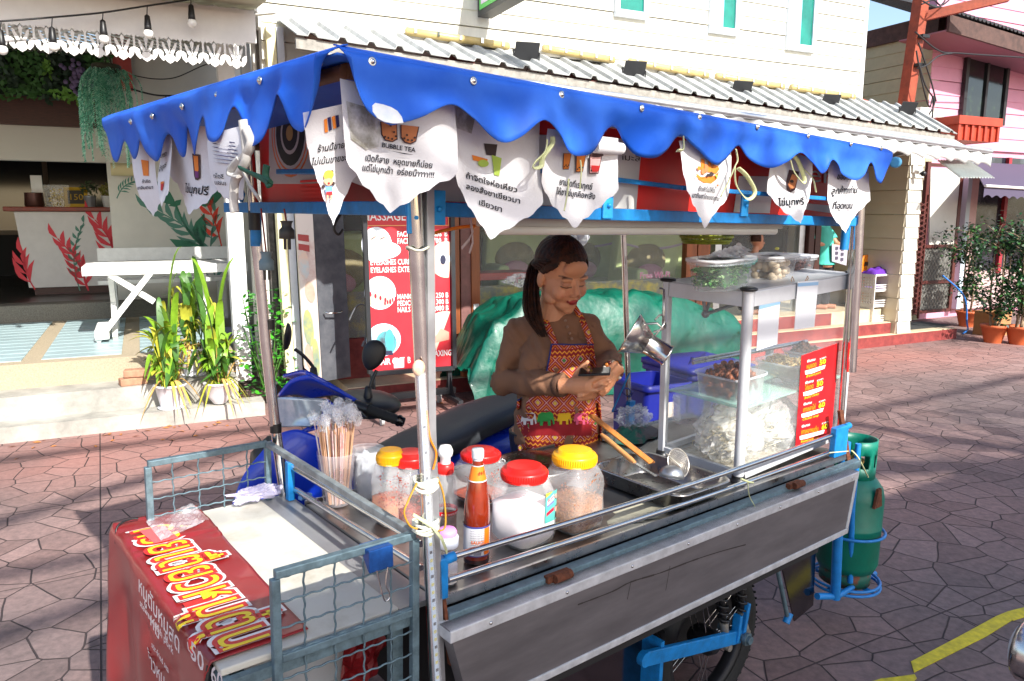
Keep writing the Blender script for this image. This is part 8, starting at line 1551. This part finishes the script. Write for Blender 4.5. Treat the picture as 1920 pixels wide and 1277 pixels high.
def mixc(a, b, t): t = max(0, min(1, t)); return [x+(y-x)*t for x, y in zip(a, b)]
def col(c):
    k = SK; p = HI4 @ c
    if abs(p.x) < .12 and abs(p.z) < .14 and p.y < .12:
        x = abs(p.x)
        if p.y < -.02: k = mixc(k, s(214, 140, 112), .6*math.exp(-((x-.038)/.02)**2-((p.z+.032)/.02)**2))
        if p.y < -.05:
            zc = .024+.006*math.sin(min(1, max(0, (x-.012)/.038))*2.4); t = (1-abs(p.z-zc)/(.0042-.03*abs(x-.03))) if .013 < x < .052 else 0; k = mixc(k, s(70, 44, 36), t)
            ze = -.0035-.10*(x-.031)**2*60*.1; t = 1-abs(p.z-(-.0045+14*(x-.031)**2*.5))/.0032 if .014 < x < .047 else 0; k = mixc(k, DK, t*1.6)
            if abs(p.z-.006) < .006 and .016 < x < .046: k = mixc(k, s(150, 98, 76), .4)
            r = (p.x/.0225)**2+((p.z+.0575)/.0095)**2
            if p.y < -.07: k = mixc(k, LIP, (1-r)*4); k = mixc(k, s(90, 24, 28), (1-abs(p.z+.0585)/.0016) if x < .021 else 0)
            k = mixc(k, s(110, 64, 48), .7*math.exp(-((x-.0105)/.004)**2-((p.z+.0365)/.003)**2))
    if c.z < .86: k = s(28, 28, 34)
    return k
paint(me, col); put('body', me, skinm, wo_)
hr = mat('dark brown hair', s(26, 16, 13), .6, spec=.25, c2=s(72, 38, 22), vs=60, stretch=(1, .15, 1), bump=.4, bs=120); 
def keep(u, v):
    a = u*6.2832; b = (v-.5)*math.pi; y = math.sin(a)*math.cos(b); x = math.cos(a)*math.cos(b); z = math.sin(b)
    if y < 0: lim = .22+.20*min(1, -y*1.3)-.85*max(0, abs(x)-.62)*1.6+.03*math.sin(u*90)
    else: lim = -.02-.85*y
    return z > lim
def hf(u, v):
    a = u*6.2832; b = (v-.5)*math.pi; q = 1+.012*MN.noise(V((math.cos(a)*14, math.sin(b)*3, 1)))+.006*math.sin(u*160+3*math.sin(b*3)); return hp(.0815*q*math.cos(a)*math.cos(b), .014+.103*q*math.sin(a)*math.cos(b), .038+.0945*q*math.sin(b))
g = G(); g.grid(hf, 150, 70, keep=keep); h_ = g.build('hair', hr, wo_, solid=.006)
g = G(); random.seed(41); base = hp(-.035, .098, .025)
path = [base, Wp(1003, 500, 2.76), Wp(997, 545, 2.70), Wp(1001, 590, 2.655), Wp(1020, 632, 2.635)]
for i in range(110):
    o = V((random.gauss(0, 1), random.gauss(0, .8), 0)); e = random.uniform(.75, 1.06); wd = [.006, .010, .0125, .011, .006]
    pts = spline([p+V((o.x*wd[k]*(1.25 if k == 3 else 1), o.y*wd[k], 0)) for k, p in enumerate(path)], 5); n = int(len(pts)*e) if e < 1 else len(pts); g.tube(pts[:max(6, n)], [.0022]*(max(6, n)-2)+[.0015, .0006], 5)
for i in range(26):   # strands swept back from the temple to the tie
    t0 = i/25; st = hp(-.079+.006*math.sin(i), -.035+.05*t0, .075-.055*t0); g.tube(spline([st, hp(-.086, .03+.03*t0, .055-.03*t0), base+V((0, 0, random.uniform(-.012, .012)))], 5), .0022, 5)
g.tube([base+V((.012*math.cos(t), .008*math.sin(t), .012*math.sin(t))) for t in [k*.7 for k in range(9)]], .005, 7, closed=True)
g.build('ponytail', hr, wo_)
g = G(); T0 = G()
for q in (g, T0):
    q.tube([nb+V((0, -.004, .006)), nb+V((0, 0, -.045)), CH+V((0, 0, .04)), CH+V((0, 0, -.07)), WA, HI+V((0, 0, .06)), HI+V((0, 0, -.04))], [.060, .095, .128, .136, .142, .158, .165], 28)
    q.tube([SL, SL.lerp(SR, .5)+V((0, 0, .006)), SR], [.052, .08, .052], 18)
    for S_ in (SL, SR): q.ell(S_+V((0, 0, -.012)), (.062, .062, .062), 18, 12)
    q.tube([nb+V((0, .01, -.005)), nb.lerp(SL, .5)+V((0, 0, -.005)), SL], [.055, .058, .05], 14); q.tube([nb+V((0, .01, -.005)), nb.lerp(SR, .5)+V((0, 0, -.005)), SR], [.055, .058, .05], 14)
    for sg in (-1, 1): q.ell(CH+V((sg*.062, -.075, -.03)), (.066, .046, .062), 20, 12)
    q.ell(WA+V((0, -.05, .01)), (.14, .10, .10), 20, 12)
for a, b, c, k in ((SL, EL, WL, 1), (SR, ER, WRt, .95)): g.tube([a, a.lerp(b, .5), b+V((0, 0, .0)), b.lerp(c, .45), b.lerp(c, .93)], [.056*k, .055*k, .050*k, .043*k, .036*k], 20); g.ell(b, .051*k, 16, 10)
me = fuse(g, .0065, 9)
brownm = mat('brown knit top', s(138, 98, 73), .85, var=.07, vs=5, bump=.12, bs=260)
for v in me.vertices:
    c = v.co; dl = (c-EL).length; dr = (c-ER).length; f = 0
    rd = lambda a, b, cc: max(0, .22-abs(MN.noise(V((c.x*a+c.z*b, c.y*5, (c.z*a-c.x*b)*cc)))))*4; f += .022*rd(14, 14, .22)*math.exp(-(dl/.17)**2)+.018*rd(12, -14, .2)*math.exp(-(dr/.13)**2)+.011*rd(11, 6, .25)
    f += .005*MN.noise(V((c.x*16, c.y*9, c.z*7)))+.003*math.sin((c.x*.6+c.z)*55+4*MN.noise(c*7))*max(0, MN.noise(c*5+V((3, 1, 2)))*2); v.co = c+v.normal*f
TOP_ = put('top', me, brownm, wo_)
g = G(); cy = nb+V((0, -.016, .004)); g.tube([cy+V((.066*math.cos(t*.2618), .062*math.sin(t*.2618), -.010+.012*math.sin(t*.2618)-.012*(math.sin(t*.2618) < 0)*abs(math.sin(t*.2618)))) for t in range(24)], .0055, 8, closed=True); drk = mat('dark brown ribbing', s(96, 66, 50), .85, bump=.3, bs=300); g.build('collar', drk, wo_)
for b_, c_, k in ((EL, WL, .0385), (ER, WRt, .0365)):
    g = G(); p, q = b_.lerp(c_, .86), b_.lerp(c_, .935); g.tube([p, p.lerp(q, .1), q.lerp(p, .1), q], [k*1.02, k*1.07, k*1.04, k*.98], 24); g.build('cuff', drk, wo_)
bv = BVHTree.FromPolygons([V(p) for p in T0.v], T0.f); bv2 = BVHTree.FromPolygons([v.co.copy() for v in me.vertices], [tuple(p.vertices) for p in me.polygons])
def onto(x, y, o=.008):
    d = ray(x, y).normalized(); h = bv.ray_cast(CAMV, d)[0]; h2 = bv2.ray_cast(CAMV, d)[0] if y < 692 else None; h = h2 if h2 is not None else h; h = h if h is not None else Wp(x, y, 2.66); return h-d*o
for x, y in [(1060, 601), (1064, 613), (1068, 625), (1072, 635)]: g = G(); g.ell(onto(x, y, .009), (.0055, .003, .0055), 12, 8); g.build('button', mat('brown button', s(150, 116, 96), .4), wo_)
def apron_mat():
    m = bpy.data.materials.new('red patterned apron cloth'); m.use_nodes = True; N_ = m.node_tree.nodes; l = m.node_tree.links; b = N_['Principled BSDF']; b.inputs['Roughness'].default_value = .75
    tc = N_.new('ShaderNodeTexCoord'); sp = N_.new('ShaderNodeSeparateXYZ'); l.new(tc.outputs['Object'], sp.inputs[0])
    def op(k, a, c=None, v=None):
        n = N_.new('ShaderNodeMath'); n.operation = k; l.new(a, n.inputs[0])
        if c is not None: l.new(c, n.inputs[1])
        elif v is not None: n.inputs[1].default_value = v
        return n.outputs[0]
    x, z = sp.outputs[0], sp.outputs[2]
    def tri(s_, f): return op('PINGPONG', op('MULTIPLY', s_, v=f), v=.5)
    dia = op('ADD', tri(x, 16.5), tri(z, 16.5)); zig = op('ADD', tri(x, 60), op('MULTIPLY', z, v=60)); zigz = op('PINGPONG', zig, v=.5)
    dd = op('PINGPONG', op('MULTIPLY', dia, v=3.0), v=.5)
    def mixr(fac, a, bcol):
        n = N_.new('ShaderNodeMix'); n.data_type = 'RGBA'; l.new(fac, n.inputs[0])
        if isinstance(a, tuple): n.inputs[6].default_value = a+(1,)
        else: l.new(a, n.inputs[6])
        n.inputs[7].default_value = bcol+(1,); return n.outputs[2]
    c = mixr(op('LESS_THAN', dd, v=.11), s(164, 22, 28), s(222, 130, 50)); c = mixr(op('GREATER_THAN', dd, v=.44), c, s(236, 190, 186))
    c = mixr(op('LESS_THAN', dia, v=.12), c, s(70, 140, 70)); c = mixr(op('GREATER_THAN', dia, v=.88), c, s(230, 190, 60)); c = mixr(op('COMPARE', dia, v=.55), c, s(110, 10, 26)) if False else c
    band = op('PINGPONG', op('ADD', op('MULTIPLY', z, v=9.2), v=.18), v=.5); inb = op('LESS_THAN', band, v=.13); zc = mixr(op('LESS_THAN', zigz, v=.16), s(150, 20, 28), s(240, 160, 50))
    n = N_.new('ShaderNodeMix'); n.data_type = 'RGBA'; l.new(inb, n.inputs[0]); l.new(c, n.inputs[6]); l.new(zc, n.inputs[7]); l.new(n.outputs[2], b.inputs['Base Color'])
    return m
AM = apron_mat()
rows = [(646, 1034, 1112), (670, 1030, 1116), (700, 1024, 1119), (722, 1015, 1122), (738, 992, 1124), (752, 969, 1126), (790, 969, 1128), (830, 971, 1128), (870, 973, 1126)]
def ap(u, v, o=.008):
    k = v*(len(rows)-1); i = min(int(k), len(rows)-2); t = k-i; y = lerp(rows[i][0], rows[i+1][0], t); x = lerp(lerp(rows[i][1], rows[i+1][1], t), lerp(rows[i][2], rows[i+1][2], t), u); p = onto(x, y, o); return p+V((0, -.004*math.sin(x*.13+y*.02)-.003*MN.noise(V((x*.04, y*.03, 0))), 0))
g = G(); g.grid(lambda u, v: ap(u, v), 44, 60); apr = g.build('apron', AM, wo_, solid=.002)
plain = mat('plain red band', s(158, 20, 30), .75, var=.1, vs=60); g = G(); g.grid(lambda u, v: ap(u, lerp(.745, .835, v), .0098), 40, 8, 0)
def eleph(cx, cy, w_, m):
    sh_ = [(-.5, .15), (-.42, -.25), (-.2, -.4), (.1, -.38), (.3, -.45), (.5, -.3), (.55, 0), (.6, .35), (.5, .42), (.45, .1), (.35, .05), (.35, .48), (.18, .48), (.16, .2), (-.12, .2), (-.14, .48), (-.32, .48), (-.34, .15), (-.44, .3)]
    g.add([onto(cx+x*w_, cy+y*w_*.95, .0125)+V((0, -.003, 0)) for x, y in sh_][::-1], [tuple(range(len(sh_)))], m, False)
for cx, w_, m in [(990, 27, 1), (1022, 30, 2), (1057, 25, 3), (1088, 26, 4)]: eleph(cx, 784, w_, m)
g.build('elephant_band', [plain, mat('white elephant', s(236, 226, 222), .7), mat('green elephant', s(50, 150, 70), .7), mat('yellow elephant', s(236, 186, 30), .7), mat('pink elephant', s(230, 90, 130), .7)], apr)
navy = mat('navy trim', s(40, 52, 120), .7); g = G(); g.tube([ap(i/16, 0, .011) for i in range(17)], .003, 6); g.tube([ap(0, i/40*.62, .010) for i in range(41)], .003, 6); g.build('trim', navy, apr)
for pts in ([(1017, 584), (1024, 605), (1034, 628), (1042, 648)], [(1072, 569), (1086, 590), (1099, 618), (1108, 646)]):
    P2_ = spline([onto(x, y, .0095) for x, y in pts], 5); g = G(); g.add([q+V((sg*.0115, 0, 0)) for q in P2_ for sg in (-1, 1)], [(2*i, 2*i+1, 2*i+3, 2*i+2) for i in range(len(P2_)-1)], 0, True); g.build('strap', AM, apr, solid=.002)
pc = Wp(1115, 697, 2.44); t = thing('phone', 'black smartphone held flat in the vendor\'s hand', 'phone', Matrix.Translation(pc) @ euler(R_(-10), R_(-4), 0) @ Matrix.Rotation(R_(6), 4, 'X'))
g = G(); g.box(-.052, .052, -.036, .036, -.004, .004); g.build('case', black, t, bevel=.003); g = G(); g.box(-.047, .047, -.033, .033, .0042, .0046); g.build('screen', mat('phone glass', s(24, 26, 30), .08), t)
g = G(); random.seed(9); dW = (WRt-ER).normalized(); a = dW.orthogonal().normalized(); b = dW.cross(a)
for i in range(16): t_ = i/16*6.2832; g.ell(WRt-dW*.008+(a*math.cos(t_)+b*math.sin(t_))*.031, .0072, 10, 7, None, i % 3)
one('bracelet', g, [mat('amber bead', s(190, 110, 40), .2), mat('pale bead', s(220, 206, 186), .2), mat('dark red bead', s(90, 30, 24), .2)], 'bracelet of amber and pale beads on the vendor\'s wrist', 'bracelet')
teal_ = mat('teal tunic', s(70, 186, 170), .7, var=.1, vs=4, bump=.2, bs=40); dkp = mat('black trousers', s(22, 22, 28), .8)
def staff(lab, head, neck, sh, el, wr, hip, yy, zf, prof, skinc, seed, hr_=.092):
    t = thing('person', lab, 'person'); F_ = lambda x, y, o=0: FAC @ (fp(x, y, yy)+V((0, o, 0))); g = G(); H_ = F_(*head); nk = F_(*neck); 
    fd = (FAC.to_3x3() @ V(prof)).normalized(); up_ = V((0, 0, 1))
    g.ell(H_+up_*.02, (.078, .085, .095), 18, 12); g.ell(H_+fd*.03-up_*.045, (.055, .055, .065), 16, 10); g.tube([H_+fd*.09, H_+fd*.105-up_*.03], [.009, .013], 8); g.ell(H_+fd*.08-up_*.055, (.02, .02, .01), 10, 6); g.tube([H_-up_*.05, nk-up_*.04], [.045, .05], 12)
    hp_ = F_(*hip); S0, S1 = F_(*sh[0], -.02), F_(*sh[1], .1); g.tube([nk, nk.lerp(hp_, .4), hp_, hp_-up_*.1], [.09, .11, .13, .13], 16); g.tube([S0, S1], [.05, .05], 10)
    arms = []
    for S_, e, w_, fdir in ((S0, el[0], wr[0], (1, -.2, .2)), (S1, el[1], wr[1], (.8, -.3, -.1))): e_ = F_(*e, -.05); w2 = F_(*w_, -.16); g.tube([S_, e_, w2], [.042, .036, .024], 10); hand(g, w2, FAC.to_3x3() @ V(fdir), (0, -.3, 1), -1, s=.95); arms.append((S_, e_, w2))
    ft = V((hp_.x, hp_.y, zf)) 
    for q in (-.08, .08): d_ = FAC.to_3x3() @ V((q, 0, 0)); g.tube([hp_+d_-up_*.05, ft+d_+up_*.05], [.08, .04], 10); g.tube([ft+d_+up_*.035, ft+d_+up_*.03+fd*.15], [.034, .03], 8)
    me = fuse(g, .009, 2); paint(me, lambda c: (s(60, 30, 28) if (c-(H_+fd*.095-up_*.055)).length < .018 else (DK if (c.z-H_.z-.012) ** 2 < 4e-5 and (c-H_).dot(fd) > .06 else skinc))); put('body', me, skinm, t)
    g = G(); g.tube([nk-up_*.03, nk.lerp(hp_, .35), hp_, hp_-up_*.07], [.085, .135, .15, .165], 20); g.tube([S0, S1], [.062, .062], 12)
    for S_, e_, w2 in arms: g.tube([S_, S_.lerp(e_, .75)], [.06, .062], 12)
    put('tunic', fuse(g, .012, 3), teal_, t); g = G()
    for q in (-.08, .08): d_ = FAC.to_3x3() @ V((q, 0, 0)); g.tube([hp_+d_-up_*.03, ft+d_+up_*.06], [.1, .065], 12)
    put('trousers', fuse(g, .014, 2), dkp, t)
    g = G(); g.grid(lambda u, v: H_+up_*.028-fd*.018+V((.09*math.cos(u*6.283)*math.sin(v*1.9), .09*math.sin(u*6.283)*math.sin(v*1.9), .098*math.cos(v*1.9)))*(1+.03*math.sin(u*40)), 40, 14, keep=lambda u, v: v < .55 or V((math.cos(u*6.283), math.sin(u*6.283), 0)).dot(fd) < .25); g.build('hair', hr, t, solid=.01); return t, arms
t1, a1_ = staff('woman in a teal tunic seen in profile raising a snack behind the cabinet tubs', (1419, 452), (1412, 474), [(1402, 482), (1420, 484)], [(1412, 505), (1435, 500)], [(1446, 482), (1438, 488)], (1405, 530), .55, .45, (1, -.25, -.05), s(196, 140, 112), 1)
g = G(); q = FAC @ fp(1457, 466, .37); g.ell(q, (.028, .02, .018), 12, 8); one('snack', g, mat('yellow green fruit', s(206, 210, 110), .5, var=.2), 'small yellow green fruit in the profile woman\'s raised hand', 'fruit')
t2, a2_ = staff('woman in teal tunic and black trousers in the doorway, head behind the cart roof', (1538, 388), (1540, 412), [(1522, 428), (1560, 428)], [(1520, 456), (1562, 456)], [(1560, 462), (1566, 462)], (1542, 486), .6, .45, (.6, -.8, 0), s(190, 134, 106), 2)
a, b, c, d = [FAC @ fp(x, y, .42) for x, y in [(1560, 458), (1590, 462), (1587, 498), (1560, 490)]]; g = G(); g.hexa([d, c, c+V((0, .02, 0)), d+V((0, .02, 0))], [a, b, b+V((0, .02, 0)), a+V((0, .02, 0))], 0)
for i in range(3):
    for j in range(2): q = a.lerp(b, .22+.36*j).lerp(d.lerp(c, .22+.36*j), .2+.28*i)+V((0, -.003, 0)); g.add([q+V((-.035, 0, -.02)), q+V((.035, 0, -.02)), q+V((.035, 0, .02)), q+V((-.035, 0, .02))], [(0, 1, 2, 3)], 1, False); 
one('price_folder', g, [mat('lilac grey folder', s(170, 166, 180), .6, var=.1), mat('dark print block', s(70, 66, 84), .6)], 'lilac grey price folder held by the woman in the doorway', 'folder')
